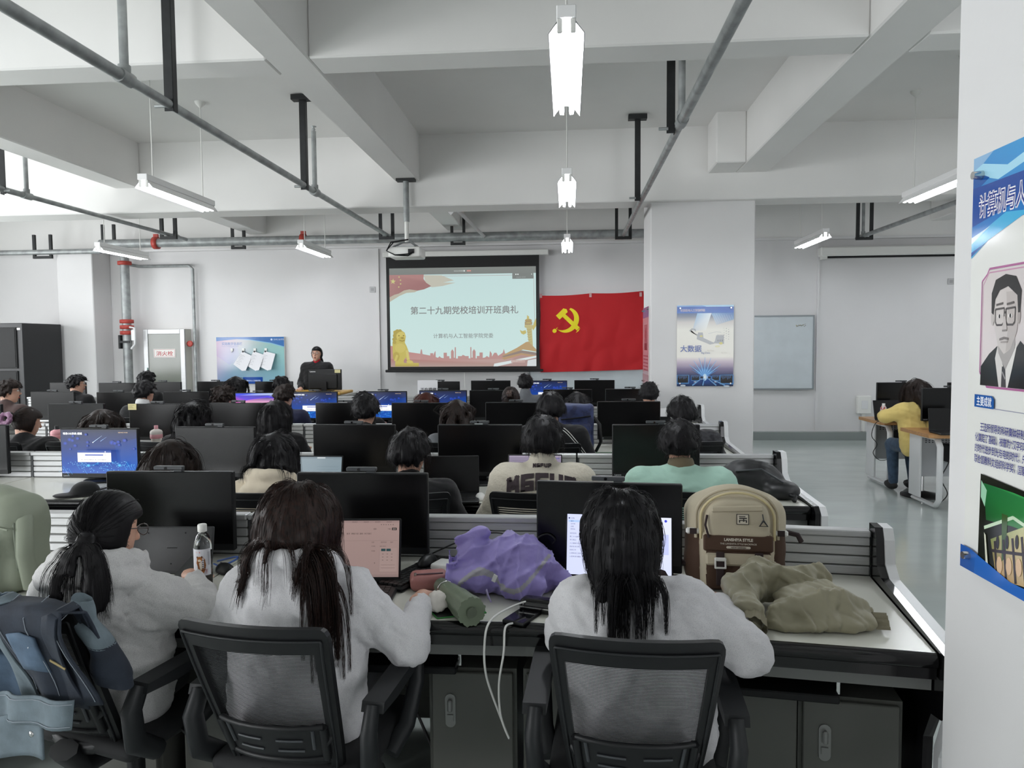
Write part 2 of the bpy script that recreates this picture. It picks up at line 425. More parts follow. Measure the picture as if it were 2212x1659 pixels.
# ---------------------------------------------------------------- sprinkler pipes and their hangers
def hanger_angle(x, y, z0, z1, dx, group, label, foot=True):
    t = thing('pipe_hanger', label, 'pipe hanger', (x, y, z1), 0, group)
    m = MB(); m.box(-.03, .03, -.003, .003, z0-z1-.03, 0); m.box(-.03*dx-.003, -.03*dx+.003, 0, .05, z0-z1-.03, 0); m.build('angle_iron', BLKSTEEL, t)
    MB().box(-.1, .1, -.04, .05, -.05, 0).build('mounting_plate', BLKSTEEL, t)
    MB().tube([(dx*.09, -.012, z0-z1+.0), (dx*.02, -.012, z0-z1)], .012, 6).build('clamp_bolt', GALV, t)
    return t
def hanger_u(x, y, z0, z1, w, group, label):
    t = thing('pipe_hanger', label, 'pipe hanger', (x, y, z1), 0, group)
    for s in (-1, 1): MB().box(s*w-.022, s*w+.022, -.02, .02, z0-z1, 0).build('hanger_leg', BLKSTEEL, t)
    MB().box(-w-.022, w+.022, -.022, .022, z0-z1-.03, z0-z1+.012).build('cross_bar', BLKSTEEL, t)
    return t
def branch(x, y0, y1, rise, tees, r, label, drop=None):
    t = thing('sprinkler_pipe', label, 'pipe', (x, y0, 3.25))
    ys = [y0]+tees+[y1]
    MB().tube([(0, 0, 0), (0, (tees[0] if tees else y1)-y0, 0)], r*1.18, 12).build('pipe_run', GALV, t)
    if tees: MB().tube([(0, tees[0]-y0, 0), (0, y1-y0, 0)], r, 12).build('pipe_run', GALV, t)
    for ty in tees:
        m = MB(); m.tube([(0, ty-y0-.06, 0), (0, ty-y0+.06, 0)], r*1.45, 12); m.tube([(0, ty-y0, 0), (0, ty-y0, .07)], r*1.2, 12); m.build('tee_fitting', GALV, t)
        MB().tube([(0, ty-y0, .05), (0, ty-y0, rise)], r*.85, 10).build('riser', GALV, t)
        MB().lathe([(.012, rise), (.02, rise+.02), (.008, rise+.04), (.03, rise+.045), (.03, rise+.05)], 10, c=(0, ty-y0, 0)).build('sprinkler_head', GALV, t)
    return t
branch(-2.62, .5, 10.6, .62, [4.2, 7.45], .03, 'long grey sprinkler pipe crossing the ceiling left of the centre beam')
branch(.83, .5, 11.2, .62, [5.4], .03, 'long grey sprinkler pipe right of the centre lamps, ending by the column')
branch(-5.68, .5, 10.5, .62, [7.3, 10.2], .026, 'thin grey sprinkler pipe under the ceiling at far left')
branch(4.5, 1.5, 11.75, .62, [11.5], .026, 'thin grey sprinkler pipe on the far side beyond the column')
HA = 'single black angle-iron hangers'
for x, y, z1, dx, l in ((-2.62, 4.68, 4.13, -1, 'black angle-iron hanger beside the tee of the left sprinkler pipe, nearest the camera'),
                     (-2.62, 7.13, 4.13, -1, 'black T-headed angle hanger on the left sprinkler pipe beside a stub riser'),
                     (.77, 5.54, 4.13, -1, 'black angle hanger left of the right pipe riser, nearer one'),
                     (.77, 8.1, 4.13, -1, 'black T-headed angle hanger on the right pipe by the column top'),
                     (-5.68, 6.98, 4.13, 1, 'black angle hanger on the far left sprinkler pipe')):
    hanger_angle(x, y, 3.235, z1, dx, HA, l)
for x, y, w, l in ((-2.62, 10.45, .09, 'black U-shaped hanger at the end of the left sprinkler pipe'), (.83, 10.9, .1, 'black U-shaped hanger at the far end of the right sprinkler pipe'),
                   (-5.68, 10.02, .1, 'black U-shaped hanger at the end of the far left pipe'), (4.5, 11.45, .1, 'black U-shaped hanger above the wall screen on the far right')):
    hanger_u(x, y, 3.215, 4.13, w, 'U-shaped pipe hangers', l)
t = thing('main_pipe', 'thick grey sprinkler main running along the front wall', 'pipe', (0, 11.95, 3.42))
MB().tube([(-8.0, 0, 0), (2.2, 0, 0)], .075, 16).build('pipe_run', GALV, t)
for x in (-4.42, -7.0):
    m = MB(); m.lathe([(.078, -.04), (.105, -.04), (.105, .04), (.078, .04)], 14, M=Matrix.Translation((x, 0, 0)) @ Matrix.Rotation(PI/2, 4, 'Y')); m.box(x-.04, x+.04, -.02, .02, .09, .15); m.build('red_coupling', REDP, t)
for i, x in enumerate((-5.55, -1.8, -7.85)):
    hanger_u(x, 11.95, 3.32, 3.75, .1, 'short hangers of the sprinkler main', ['short black bracket gripping the main pipe above the info board', 'short black bracket gripping the main pipe right of the projector', 'black bracket gripping the main pipe over the vertical riser'][i])
t = thing('side_pipe', 'slimmer grey pipe running along the wall at far left', 'pipe', (-9.6, 11.95, 3.3)); MB().tube([(-1.4, 0, 0), (1.6, 0, 0)], .045, 12).build('pipe_run', GALV, t)
hanger_u(-9.05, 11.95, 3.22, 3.6, .15, None, 'black bracket holding the slim pipe above the equipment rack')
# vertical riser with red couplings
t = thing('riser_pipe', 'thick vertical grey fire riser with red couplings in the corner', 'pipe', (-7.75, 12.22, 0))
MB().tube([(0, 0, 0), (0, 0, 3.2)], .075, 16).build('pipe_run', GALV, t)
for z in (3.12, 2.1, 2.0, 1.9): MB().lathe([(.076, z-.035), (.115, z-.03), (.115, z+.03), (.076, z+.035)], 16).build('red_coupling', REDP, t)
m = MB(); m.box(-.1, .1, -.1, -.085, 1.72, 1.76); m.box(-.135, -.095, -.06, .02, 1.62, 1.86, b=.006); m.build('valve_bracket', BLKSTEEL, t)
m = MB(); m.tube([(.07, -.05, 2.0), (.2, -.1, 1.98), (.2, -.1, 1.7), (.12, -.08, 1.62)], .02, 8); m.box(.14, .22, -.12, -.08, 1.76, 1.95, b=.01); m.build('valve_lever', WHITEM, t)
m = MB(); m.tube([(0, 0, 3.2), (0, -.05, 3.32), (.05, -.25, 3.42), (.2, -.27, 3.42)], .07, 14); m.build('elbow', GALV, t)
t = thing('hydrant_feed_pipe', 'thin bent grey pipe dropping beside the hydrant cabinet', 'pipe', (-7.6, 12.4, 0))
MB().tube([(-.1, -.15, 3.1), (0, 0, 3.08), (.93, 0, 3.08), (.99, 0, 3.02), (.99, 0, .14)], .028, 10).build('pipe_run', GALV, t)
MB().lathe([(.035, -.012), (.055, -.012), (.055, .012), (.035, .012)], 12, M=Matrix.Translation((.93, -.06, 1.7)) @ Matrix.Rotation(PI/2, 4, 'X')).build('red_handwheel', REDP, t)
# ---------------------------------------------------------------- twin-tube lamps
LAMPW = mat('lamp_reflector', '#f2f2f2', .5)
TUBE = mat('lit_tube', '#f6faff', .4, emit=60.0)
def lamp_proto(label, loc):
    t = thing('tube_lamp', label, 'lamp', loc, 0, 'twin-tube ceiling lamps')
    m = MB(); m.box(-.045, .045, -.62, .62, .0, .055, b=.004); m.build('housing', LAMPW, t)
    for s in (-1, 1):
        m = MB(); m.add([(s*.03, -.6, .0), (s*.03, .6, 0), (s*.08, .6, -.066), (s*.08, -.6, -.066)], [(0, 1, 2, 3) if s > 0 else (3, 2, 1, 0)])
        m.add([(s*.034, -.6, .002), (s*.034, .6, .002), (s*.084, .6, -.064), (s*.084, -.6, -.064)], [(3, 2, 1, 0) if s > 0 else (0, 1, 2, 3)])
        m.build('reflector_wing', LAMPW, t)
        MB().tube([(s*.03, -.58, -.045), (s*.03, .58, -.045)], .014, 8).build('tube', TUBE, t)
        for e in (-1, 1): MB().box(s*.03-.013, s*.03+.013, e*.595-.01, e*.595+.01, -.06, .0, b=.004).build('lamp_holder', WHITEP, t)
    for e in (-1, 1):
        c = MB().tube([(0, e*.45, .05), (0, e*.45, 1.02)], .006, 5).build('suspension_rod', WHITEP, t)
        MB().lathe([(.01, .96), (.05, 1.0), (.055, 1.02)], 10, c=(0, e*.45, 0)).build('ceiling_rose', WHITEP, c)
    return t
lamps = [((0, 3.97), 'nearest bright tube lamp hanging above the centre aisle'), ((0, 7.0), 'second tube lamp in the centre line, further back'), ((0, 10.8), 'third and smallest tube lamp in the centre line'),
         ((-3.73, 6.8), 'tube lamp hanging left of the long sprinkler pipe'), ((-3.83, 10.85), 'small tube lamp hanging above the presenter'), ((-6.8, 10.7), 'tube lamp hanging in front of the fire riser'),
         ((3.48, 7.2), 'tube lamp cut by the near white column'), ((3.48, 10.75), 'tube lamp beyond the column over the wooden desks')]
off = [((-3.7, 3.2), 'tube lamp above the left rows, outside the photo'), ((-7.0, 6.8), 'tube lamp over the far left seats'), ((3.48, 3.2), 'tube lamp right of the near column'), ((6.9, 7.2), 'unseen tube lamp added near the right wall, nearer one'), ((6.9, 10.75), 'unseen tube lamp added near the right wall, farther one'), ((6.9, 3.2), 'unseen tube lamp added near the right wall, closest one')]  # unseen lamps near the right wall are added to brighten the right front
lp = None
for (x, y), l in lamps+off[1:]:
    loc = (x, y, 3.12)
    if lp is None: lp = lamp_proto(l, loc)
    else: dup(lp, loc, label=l)
# ---------------------------------------------------------------- things on the front wall
YW = 12.4
# projection screen
t = thing('projection_screen', 'pulled-down projector screen showing a red and white title slide', 'screen', (-1.79, 12.3, 1.2))
SW, SH = 2.63, 1.98
m = MB(); m.box(-SW/2, SW/2, .0, .004, 0, SH); m.build('black_border', mat('screen_border', '#101011', .7), t)
MB().box(-SW/2-.04, SW/2+.06, -.02, .025, -.025, .02, b=.008).build('weight_bar', BLKP, t)
for x in (-1.2, 1.2): MB().box(x-.03, x+.03, .05, .205, SH-.0, SH+.03).build('wall_bracket', GALV, t)
MB().box(-SW/2-.05, SW/2+.16, -.03, .075, SH-.03, SH+.06, b=.01).build('housing', WHITEP, t)
a = Art(2.52, 1.69, 1890, 1275, .00025)
a.bands(0, 0, 1890, [(0, '#8a8f8b'), (85, '#868b88')])
a.bands(0, 85, 1890, [(0, '#cfe9e8'), (500, '#d3eeeb'), (1190, '#d8f1ee')])
a.line([(440, 108), (1860, 108)], 4, '#b49595'); a.line([(1862, 120), (1870, 700)], 4, '#b9a7a4')
a.poly([(450, 92), (680, 98), (840, 165), (700, 190), (860, 195), (690, 235), (550, 250), (470, 180)], '#cbc9bb')
a.poly([(0, 85), (450, 85), (446, 140), (480, 190), (545, 235), (450, 275), (370, 290), (260, 272), (190, 285), (120, 325), (60, 340), (0, 372)], '#ad8482', ['#b88b88']*3+['#a87c7b']*6+['#ad8482']*3)
a.poly([(0, 372), (60, 340), (120, 325), (190, 285), (260, 272), (370, 290), (330, 310), (220, 318), (130, 355), (0, 432)], '#c5bfae')
def star(cx, cy, r, c, rot=0):
    p = []
    for k in range(10):
        rr = r if k % 2 == 0 else r*.4; an = -PI/2+rot+k*PI/5; p.append((cx+rr*math.cos(an), cy+rr*math.sin(an)))
    a.poly(p, c)
star(48, 168, 38, '#d6d391', .1)
for x, y in ((128, 112), (146, 152), (147, 200), (122, 240)): star(x, y, 14, '#d6d391', .5)
a.text('第二十九期党校培训开班典礼', 965, 588, 108, '#8b8c8c', 'c', .995, 1.2)
a.text('计算机与人工智能学院党委', 950, 902, 65, '#8f9293', 'c', 1., .3)
a.text('您正在共享屏幕', 840, 52, 17, '#dfe5e2', 'l'); a.rect(965, 36, 18, 18, '#e9f2ee'); a.rect(1008, 36, 54, 18, '#d08a80'); a.text('结束共享', 1010, 50, 12, '#f3dcd6')
a.rect(1590, 85, 270, 72, '#858a87'); a.rect(1628, 92, 16, 16, '#e5ece9'); a.rect(1654, 92, 16, 16, '#e5ece9'); a.rect(1830, 92, 12, 16, '#c9d0cd'); a.text('正在讲话: 会议室', 1640, 142, 16, '#b9c0bd')
# wave hills and skyline
a.poly([(0, 1000), (60, 1010), (250, 1085), (420, 1110), (560, 1150), (640, 1175), (1890, 1190), (1890, 1275), (0, 1275)], '#c39d98', ['#c58f8b', '#c58f8b', '#c79490', '#c79490', '#cda39e', '#cda39e', '#d0aaa5', '#d3c4bf', '#c2a29b'])
sky = [(390, 1110), (392, 1085), (400, 1050), (412, 1050), (420, 1110), (520, 1130), (520, 1100), (560, 1100), (560, 1130), (575, 1090), (590, 1070), (592, 1150), (620, 1160), (640, 1140), (665, 1160), (695, 1165), (695, 1095), (738, 1095), (738, 1140), (770, 1140), (770, 1170), (790, 1170), (790, 1080), (808, 1050), (828, 1080), (828, 1160), (840, 1160), (840, 1025), (855, 1025), (855, 1170), (880, 1170), (880, 1140), (930, 1140), (940, 1125), (962, 1130), (975, 1140), (1020, 1140), (1020, 1170), (1042, 1170), (1042, 1025), (1056, 1025), (1056, 1160), (1070, 1160), (1070, 1080), (1090, 1050), (1110, 1080), (1110, 1170), (1125, 1170), (1125, 1140), (1160, 1140), (1160, 1095), (1202, 1095), (1202, 1165), (1230, 1160), (1255, 1140), (1285, 1160), (1295, 1075), (1320, 1110), (1320, 1150), (1350, 1100), (1380, 1100), (1400, 1140), (1460, 1100), (1475, 1050), (1490, 1110), (1890, 1110), (1890, 1240), (390, 1240)]
a.poly(sky, '#c49a96', None)
a.poly([(0, 1170), (500, 1185), (1100, 1190), (1890, 1160), (1890, 1275), (0, 1275)], '#bd9a92', ['#b9857f', '#c49690', '#c7a8a2', '#c7a49e', '#bba49c', '#b8a29a'])
# lion statue
lion = [(60, 1270), (62, 1160), (30, 1120), (28, 960), (45, 880), (40, 810), (90, 790), (140, 795), (190, 830), (205, 880), (190, 960), (215, 1010), (240, 1080), (225, 1100), (255, 1190), (300, 1215), (295, 1235), (230, 1235), (200, 1150), (170, 1200), (180, 1235), (370, 1240), (370, 1270)]
a.poly(lion, '#cdbf68')
for x, y, r in ((70, 830, 26), (95, 812, 26), (60, 870, 26), (50, 915, 24), (55, 955, 24), (130, 810, 24), (75, 900, 24)): a.ell(x, y, r, r, '#b9a95a')
a.ell(140, 880, 60, 62, '#d9cb74'); a.ell(150, 920, 48, 40, '#c9b962'); a.ell(115, 870, 10, 8, '#8d7d40'); a.ell(175, 870, 10, 8, '#8d7d40'); a.ell(160, 900, 20, 12, '#a8984c'); a.line([(120, 930), (160, 940), (190, 928)], 8, '#8d7d40'); a.ell(130, 1030, 70, 60, '#d5c772'); a.ell(75, 1140, 45, 60, '#bfae5c'); a.line([(215, 1060), (235, 1180)], 34, '#d9cc7c'); a.line([(90, 1120), (60, 1200)], 30, '#d5c772'); a.rect(60, 1225, 310, 45, '#cfc069', '#b8a858'); a.ell(250, 1210, 42, 20, '#d5c772')
# carved stone pillar and gate tower at right
a.poly([(1745, 740), (1790, 735), (1850, 750), (1850, 780), (1835, 800), (1850, 1060), (1825, 1040), (1790, 950), (1770, 790), (1742, 775)], '#c8bf8c'); a.rect(1745, 705, 95, 36, '#a48d72'); a.ell(1792, 690, 45, 22, '#b7a274'); a.poly([(1775, 620), (1800, 640), (1800, 675), (1772, 675)], '#cfc077'); a.ell(1792, 722, 48, 8, '#cdbf80')
a.poly([(1680, 810), (1715, 825), (1755, 812), (1765, 850), (1730, 870), (1700, 855)], '#cdc178'); a.poly([(1842, 790), (1860, 720), (1890, 660), (1890, 760), (1850, 820)], '#cdc178')
for k in range(7): a.line([(1768+k*3, 800+k*32), (1790+k*3, 812+k*32), (1830, 800+k*32)], 5, '#b3a76c')
a.poly([(1460, 1130), (1640, 1040), (1760, 965), (1790, 960), (1890, 1060), (1890, 1090), (1720, 1060), (1580, 1120), (1450, 1140)], '#c2a67c'); a.poly([(1450, 1145), (1700, 1070), (1890, 1100), (1890, 1135), (1700, 1105), (1500, 1170)], '#9b8c84'); a.poly([(1440, 1165), (1700, 1105), (1890, 1140), (1890, 1160), (1700, 1130), (1480, 1190)], '#bfa07c')
a.poly([(1350, 1250), (1560, 1190), (1700, 1140), (1890, 1170), (1890, 1275), (1340, 1275)], '#b79a95'); a.poly([(1350, 1240), (1890, 1140), (1890, 1165), (1390, 1275), (1340, 1275)], '#e6f0f0'); a.rect(1570, 1190, 175, 40, '#c9aba5'); a.text('中华人民共和国万岁', 1580, 1220, 18, '#eef2ee', rot=-.12); a.poly([(1780, 1200), (1890, 1180), (1890, 1275), (1770, 1275)], '#dfe6e8')
pr = a.build('projected_slide', PROJ, t, (0, -.004, .07))
MB().box(-.004, .004, .0, .01, 0, .3).build('pull_cord', WHITEP, t, (.02, .0, -.3))
# ceiling projector on its pole
t = thing('projector', 'white ceiling projector on a long grey pole', 'projector', (-1.89, 8.5, 2.74))
MB().tube([(0, 0, .36), (0, 0, .85)], .035, 12).build('pole', GALV, t); MB().tube([(0, 0, .12), (0, 0, .4)], .025, 12).build('inner_pole', WHITEP, t)
MB().box(-.11, .11, -.05, .05, .83, .86).build('ceiling_plate', BLKSTEEL, t)
m = MB(); m.box(-.19, .19, -.16, .16, -.07, .05, b=.02, seg=2); m.build('body', WHITEP, t)
m = MB(); m.box(-.1, .1, -.08, .08, .05, .07); m.tube([(-.15, -.1, .05), (-.05, 0, .12), (.05, 0, .12), (.15, .1, .05)], .012, 6); m.build('mount_bracket', GALV, t)
m = MB()
for k in range(2): m.tube([(.02, -.02, .15), (-.12-.03*k, -.17, .1), (-.2, -.19, 0), (-.1, -.19, -.05), (.05, -.18, -.06+.02*k), (.12, -.17, -.01)], .008, 6)
m.build('cable', BLKP, t).__setitem__('kind', 'stuff')
MB().box(.05, .12, -.175, -.155, -.03, .02).build('plug', BLKP, t)
# red flag
def flag_fn(u, v):
    x = u*1.75; z = -v*1.28; s = .014*math.sin(9*u+5*v)*v+.022*math.sin(14*(u-.35*v)+1)*v*(1-.3*u)+.016*math.sin(4*u*PI)*(1-v)*.4+.012*math.sin(23*u+11*v)*v
    sag = -.018*abs(math.sin(2*PI*u))*(1-v)-.01*u*0; return (x+.012*math.sin(7*v), -abs(s)-.012, z+sag-.03*v*(1-u)+.045*u*(1-v)+.01*u)
RED = mat('red_flag_cloth', '#b00410', .75, noise=(220, .12), bump=(9, .25, .01))
f = thing('red_flag', 'large red cloth flag with a yellow hammer and sickle', 'flag', (-.47, 12.38, 2.47))
MB().grid(flag_fn, 60, 44).build('cloth', RED, f)
YEL = mat('yellow_print', '#e8d81c', .7)
def on_flag(pts, name, off=.0035):
    V = []
    for (x, y) in pts:
        p = flag_fn(x/440*1.0, y/322*1.0); V.append((p[0], p[1]-off, p[2]))
    return V
em = MB()
def strip(inner, outer):
    n = len(inner); V = on_flag(inner, '')+on_flag(outer, ''); em.add(V, [[i, i+1, n+i+1, n+i] for i in range(n-1)])
cx, cy = 112, 104
def seg(p, q, n): return [(p[0]+(q[0]-p[0])*i/n, p[1]+(q[1]-p[1])*i/n) for i in range(n+1)]
arc_o, arc_i = [], []
for i in range(29):
    tt = i/28; an = math.radians(-72+ (205)*tt); ro = 53; ri = 53-18*math.sin(PI*min(1, .08+tt*.95))**.8
    ox = cx+ro*math.cos(an); oy = cy+ro*math.sin(an)
    arc_o.append((ox, oy)); arc_i.append((cx-3+ri*math.cos(an)*.97, cy-1+ri*math.sin(an)*.97))
strip(arc_i, arc_o)
strip(seg((78, 132), (70, 140), 2), seg((68, 138), (78, 146), 2)); em_c = [(63+9*math.cos(k*PI/6), 148+9*math.sin(k*PI/6)) for k in range(12)]
em.add(on_flag(em_c, ''), [list(range(12))[::-1]])
strip(seg((86, 82), (158, 150), 8), seg((99, 72), (170, 138), 8))
strip(seg((66, 84), (98, 54), 4), seg((82, 101), (116, 70), 4)); strip(seg((98, 54), (112, 58), 2), seg((116, 70), (116, 70), 2)); strip(seg((155, 160), (166, 153), 2), seg((160, 150), (172, 140), 2))
eo = em.build('emblem', YEL, f)
for x in (.02, .86, 1.7):
    MB().box(x-.02, x+.02, -.03, -.02, -.04, .03).build('tape', mat('clear_tape', '#c9a0a0', .2), f)
# info board with hooks and paper sheaves
t = thing('info_board', 'blue and pink glossy notice board fixed on the front wall', 'notice board', (-5.62, 12.46, .98))
MB().box(-.62, .62, -.012, .03, 0, .83).build('panel', GLASS if False else WHITEP, t)
a = Art(1.24, .83, 1620, 1050, .0002)
a.poly([(0, 0), (1620, 0), (1620, 1050), (0, 1050)], None, ['#c39aa8', '#8fc0b4', '#86b4c4', '#7f96b8'])
a.poly([(0, 60), (500, 160), (560, 500), (300, 620), (0, 420)], None, ['#b99bb2', '#a6a4b8', '#9aa4b4', '#8f98b8', '#a58fb0'])
a.poly([(0, 0), (1620, 0), (1620, 230), (1300, 130), (800, 55), (500, 45), (0, 90)], '#2a66a8'); a.poly([(800, 55), (1300, 130), (1620, 215), (1620, 235), (1300, 150), (800, 68), (400, 58)], '#7fb2cf')
a.text('实践教学信息栏', 130, 175, 72, '#44639c', 'l', .98, 1); a.text('Practice Teaching Information Column', 130, 215, 26, '#5570a4')
a.ell(1325, 60, 24, 24, '#b9cfe6'); a.text('兰州工业学院', 1370, 75, 42, '#c7d7ea')
a.rect(620, 900, 470, 150, '#1d4a9c'); a.text('计算机与人工智能学院', 855, 995, 38, '#cfdcf0', 'c', .96, .6)
a.build('print', PRINTG, t, (0, -.013, 0))
for x in (-.33, -.12, .09, .29):
    m = MB(); m.prism([(-.022, .03), (.022, .03), (.02, -.015), (0, -.035), (-.02, -.015)], 1, -.02, 0); m.tube([(0, -.02, -.01), (0, -.035, -.03), (0, -.03, -.045)], .004, 5); m.build('adhesive_hook', WHITEP, t, (x, -.013, .6))
for i, (x, r, l) in enumerate(((-.12, .62, 'white paper sheaf hanging from the second hook of the notice board'), (.09, .5, 'white paper sheaf hanging from the third hook of the notice board'), (.29, .42, 'curling white paper sheaf hanging from the fourth hook of the notice board'))):
    p = thing('paper_sheaf', l, 'papers', (-5.62+x, 12.41, 1.545), 0, 'paper sheaves on the notice board'); p.rotation_euler = (0, r, 0)
    for k in range(3):
        def fn(u, v, k=k, i=i): return (-.02+u*.21, -.004*k-.02*v*u*(1+.6*i)-.002, -v*.29+.01)
        q = MB().grid(fn, 5, 6).build('paper_sheet', PAPER, p, rot=(0, -.09*k, 0))
    a = Art(.21, .29, 210, 290)
    for k in range(7): a.line([(40+(k*37) % 30, 50+k*28), (150-(k*23) % 40, 50+k*28)], 3, '#8a8a92')
    a.build('handwriting', PRINT, p, (.085, -.036-.012*i, -.28), (0, -.18, 0))
    MB().box(-.014, .014, -.012, .004, -.005, .02).build('black_clip', BLKP, p)
# hydrant cabinet
t = thing('hydrant_cabinet', 'fire hydrant cabinet with a silver frame and glass door', 'cabinet', (-7.11, 12.3, .14))
HW, HH = .38, 1.82
m = MB(); m.box(-HW, HW, .0, .2, 0, HH); m.build('body', mat('cabinet_cream', '#cfcec4', .5), t)
d = MB(); 
for b in ((-HW, -HW+.085, 0, HH), (HW-.085, HW, 0, HH), (-HW+.085, HW-.085, HH-.085, HH), (-HW+.085, HW-.085, 0, .085)): d.box(b[0], b[1], -.03, .0, b[2], b[3], b=.006)
d = d.build('door_frame', ALU, t)
MB().box(-HW+.085, HW-.085, -.016, -.01, .085, HH-.085).build('door_glass', mat('dusky_glass', '#5d6258', .12), t)
a = Art(.4, .15, 140, 52); a.rect(0, 0, 140, 52, '#d9d8d4'); a.rect(3, 3, 134, 46, '#b0686a'); a.rect(5, 5, 130, 42, '#d9d8d4'); a.text('消火栓', 70, 39, 31, '#a8383c', 'c', 1.18, .5)
a.build('sign', PRINT, t, (0, -.02, 1.32)); MB().box(-HW+.06, -HW+.075, -.04, -.028, 1.02, 1.14).build('green_latch', mat('green_latch', '#2f6f62', .4), t)
# equipment rack
t = thing('equipment_rack', 'tall black equipment rack with mesh doors in the left corner', 'cabinet', (-9.05, 11.42, 0))
BR = mat('rack_black', '#191a1c', .5, noise=(3, .1))
MB().box(-.58, .3, -.4, .5, .04, 2.05, b=.008).build('body', BR, t)
for z0, z1 in ((.1, 1.28), (1.32, 1.98)):
    d = MB().box(-.52, .2, -.42, -.4, z0, z1, b=.004).build('mesh_door', mat('rack_mesh', '#0e0f10', .7, noise=(200, .3)), t)
    MB().box(-.5, .18, -.426, -.42, z0+.02, z1-.02).build('perforated_panel', mat('rack_mesh', '#0e0f10'), d)
a = Art(.1, .03, 100, 30); a.rect(0, 0, 100, 30, '#191a1c'); a.text('rack', 50, 22, 24, '#b8bcc0', 'c'); 
MB().box(.21, .26, -.405, -.4, 1.94, 1.97).build('badge', CHROME, t)
for x in (-.5, .22): MB().box(x-.04, x+.04, -.35, -.25, 0, .05).build('foot', BLKP, t)
# whiteboards, sockets, plates, second screen
def whiteboard(x, z, w, h, label):
    t = thing('whiteboard', label, 'whiteboard', (x, 12.44, z))
    MB().box(-w/2, w/2, 0, .02, 0, h).build('board', mat('whiteboard_face', '#c9d1d5', .18, noise=(4, .06)), t)
    for b in ((-w/2-.015, w/2+.015, -.022, 0), (-w/2-.015, w/2+.015, h, h+.022)): MB().box(b[0], b[1], -.012, .025, b[2], b[3]).build('frame_rail', mat('frame_grey', '#8d9396', .4, .3), t)
    for x in (-w/2-.015, w/2-.008): MB().box(x, x+.023, -.012, .025, 0, h).build('frame_rail', mat('frame_grey', '#8d9396'), t)
    return t
t = whiteboard(3.17, .87, 1.85, 1.2, 'smeared grey-white whiteboard behind the column')
a = Art(.2, .12, 100, 60)
for k in range(9): a.line([(10+k*9, 20+(k*7) % 13), (18+k*9, 34-(k*5) % 17)], 5, '#77766c' if k % 3 else '#9a8d50')
a.line([(10, 35), (90, 12)], 3, '#85867e'); a.build('marker_scribble', PRINT, t, (.72, -.002, .98))
whiteboard(.32, .5, 1.95, 1.0, 'whiteboard half hidden under the red flag')
t = thing('rolled_screen', 'white wall screen housing on the right with a black slot', 'screen', (5.9, 12.38, 3.0))
MB().box(-1.75, 1.75, -.08, .1, .05, .2, b=.02).build('housing', WHITEP, t); MB().box(-1.68, 1.75, -.03, .02, .02, .06).build('black_slot', BLKP, t)
MB().box(-1.72, -1.64, -.06, .06, 0, .06).build('end_cap', WHITEP, t)
for i, (x, z, l) in enumerate(((-3.4, 2.62, 'small square wall plate left of the projection screen'), (6.3, 2.62, 'small grey plate high on the right wall area'))):
    t = thing('wall_plate', l, 'wall plate', (x, 12.49, z)); MB().box(-.05, .05, -.012, .01, -.05, .05, b=.004).build('plate', mat('plate_grey', '#b5b5b5', .5), t); MB().box(-.025, .025, -.016, -.012, -.025, .025).build('button', mat('plate_grey2', '#9b9b9b', .5), t)
t = thing('wall_socket', 'white socket box on a short conduit above the step', 'socket', (4.93, 12.45, .44))
MB().box(-.11, .11, -.05, .05, 0, .3, b=.012).build('box', WHITEP, t); MB().box(-.02, .02, -.02, .03, -.3, 0).build('conduit', WHITEP, t); MB().box(-.05, .05, -.056, -.05, .08, .22, b=.004).build('face_plate', WHITEM, t)
t = thing('wall_socket', 'double white wall socket behind the wooden desk', 'socket', (5.97, 12.46, .42)); MB().box(-.16, .16, -.03, .03, 0, .14, b=.01).build('box', WHITEP, t)
for x in (-.08, .08): MB().box(x-.03, x+.03, -.034, -.03, .04, .1).build('outlet', mat('plate_grey2', '#9b9b9b'), t)
# ---------------------------------------------------------------- posters on the columns
def poster_frame(label, loc, rz, W=.66, H=.96):
    t = thing('poster', label, 'poster', loc, rz)
    MB().box(-W/2, W/2, 0, .012, 0, H).build('backing_panel', WHITEP, t)
    for x in (-W/2+.035, W/2-.035):
        for z in (.035, H-.035): MB().tube([(x, .0, z), (x, -.022, z)], [.011, .009], 12).build('standoff_screw', CHROME, t)
    return t
t = poster_frame('blue and cream big data poster on the middle column', (1.625, 8.72, 1.13), 0)
a = Art(.66, .96, 920, 1340, .00015)
a.bands(0, 0, 920, [(0, '#9ec3e0'), (30, '#2f6fc0'), (130, '#1f5fb4'), (131, '#3e5f8a'), (190, '#7d8494'), (280, '#c9c4c0'), (400, '#e2e0d6'), (850, '#e0dcd2'), (930, '#b9a8b8'), (1050, '#6a5c82'), (1150, '#2c3a66'), (1240, '#1d4f9c'), (1340, '#12294f')])
a.rect(0, 30, 920, 100, '#2058b0', '#1d62b8'); a.poly([(400, 0), (920, 0), (920, 28), (480, 28)], '#a9cfe8')
a.poly([(330, 132), (560, 132), (470, 420), (250, 420)], None, ['#8fb9dc', '#dfeaf2', '#e6e4dc', '#c8ccd0'])
a.poly([(560, 132), (920, 132), (920, 240), (640, 330)], None, ['#7fa8d0', '#2d6cb0', '#6f94b8', '#c5c9cc'])
for k in range(9): a.line([(560+k*40, 140+k*3), (640+k*34, 300-k*6)], 2, '#c9dcec')
a.text('计算机与人工智能学院', 55, 100, 42, '#f0e8f0', 'l', .95, 2.5); a.text('计算机与人工智能学院', 55, 100, 42, '#3a4a9a', 'l', .95, .3)
a.poly([(200, 420), (240, 380), (300, 390), (310, 440), (270, 400), (230, 410), (225, 440), (340, 480), (345, 450), (420, 450), (430, 540), (600, 620), (620, 590), (640, 500), (760, 505), (765, 640), (620, 630), (540, 650), (325, 560), (330, 500)], '#a3a5a8')
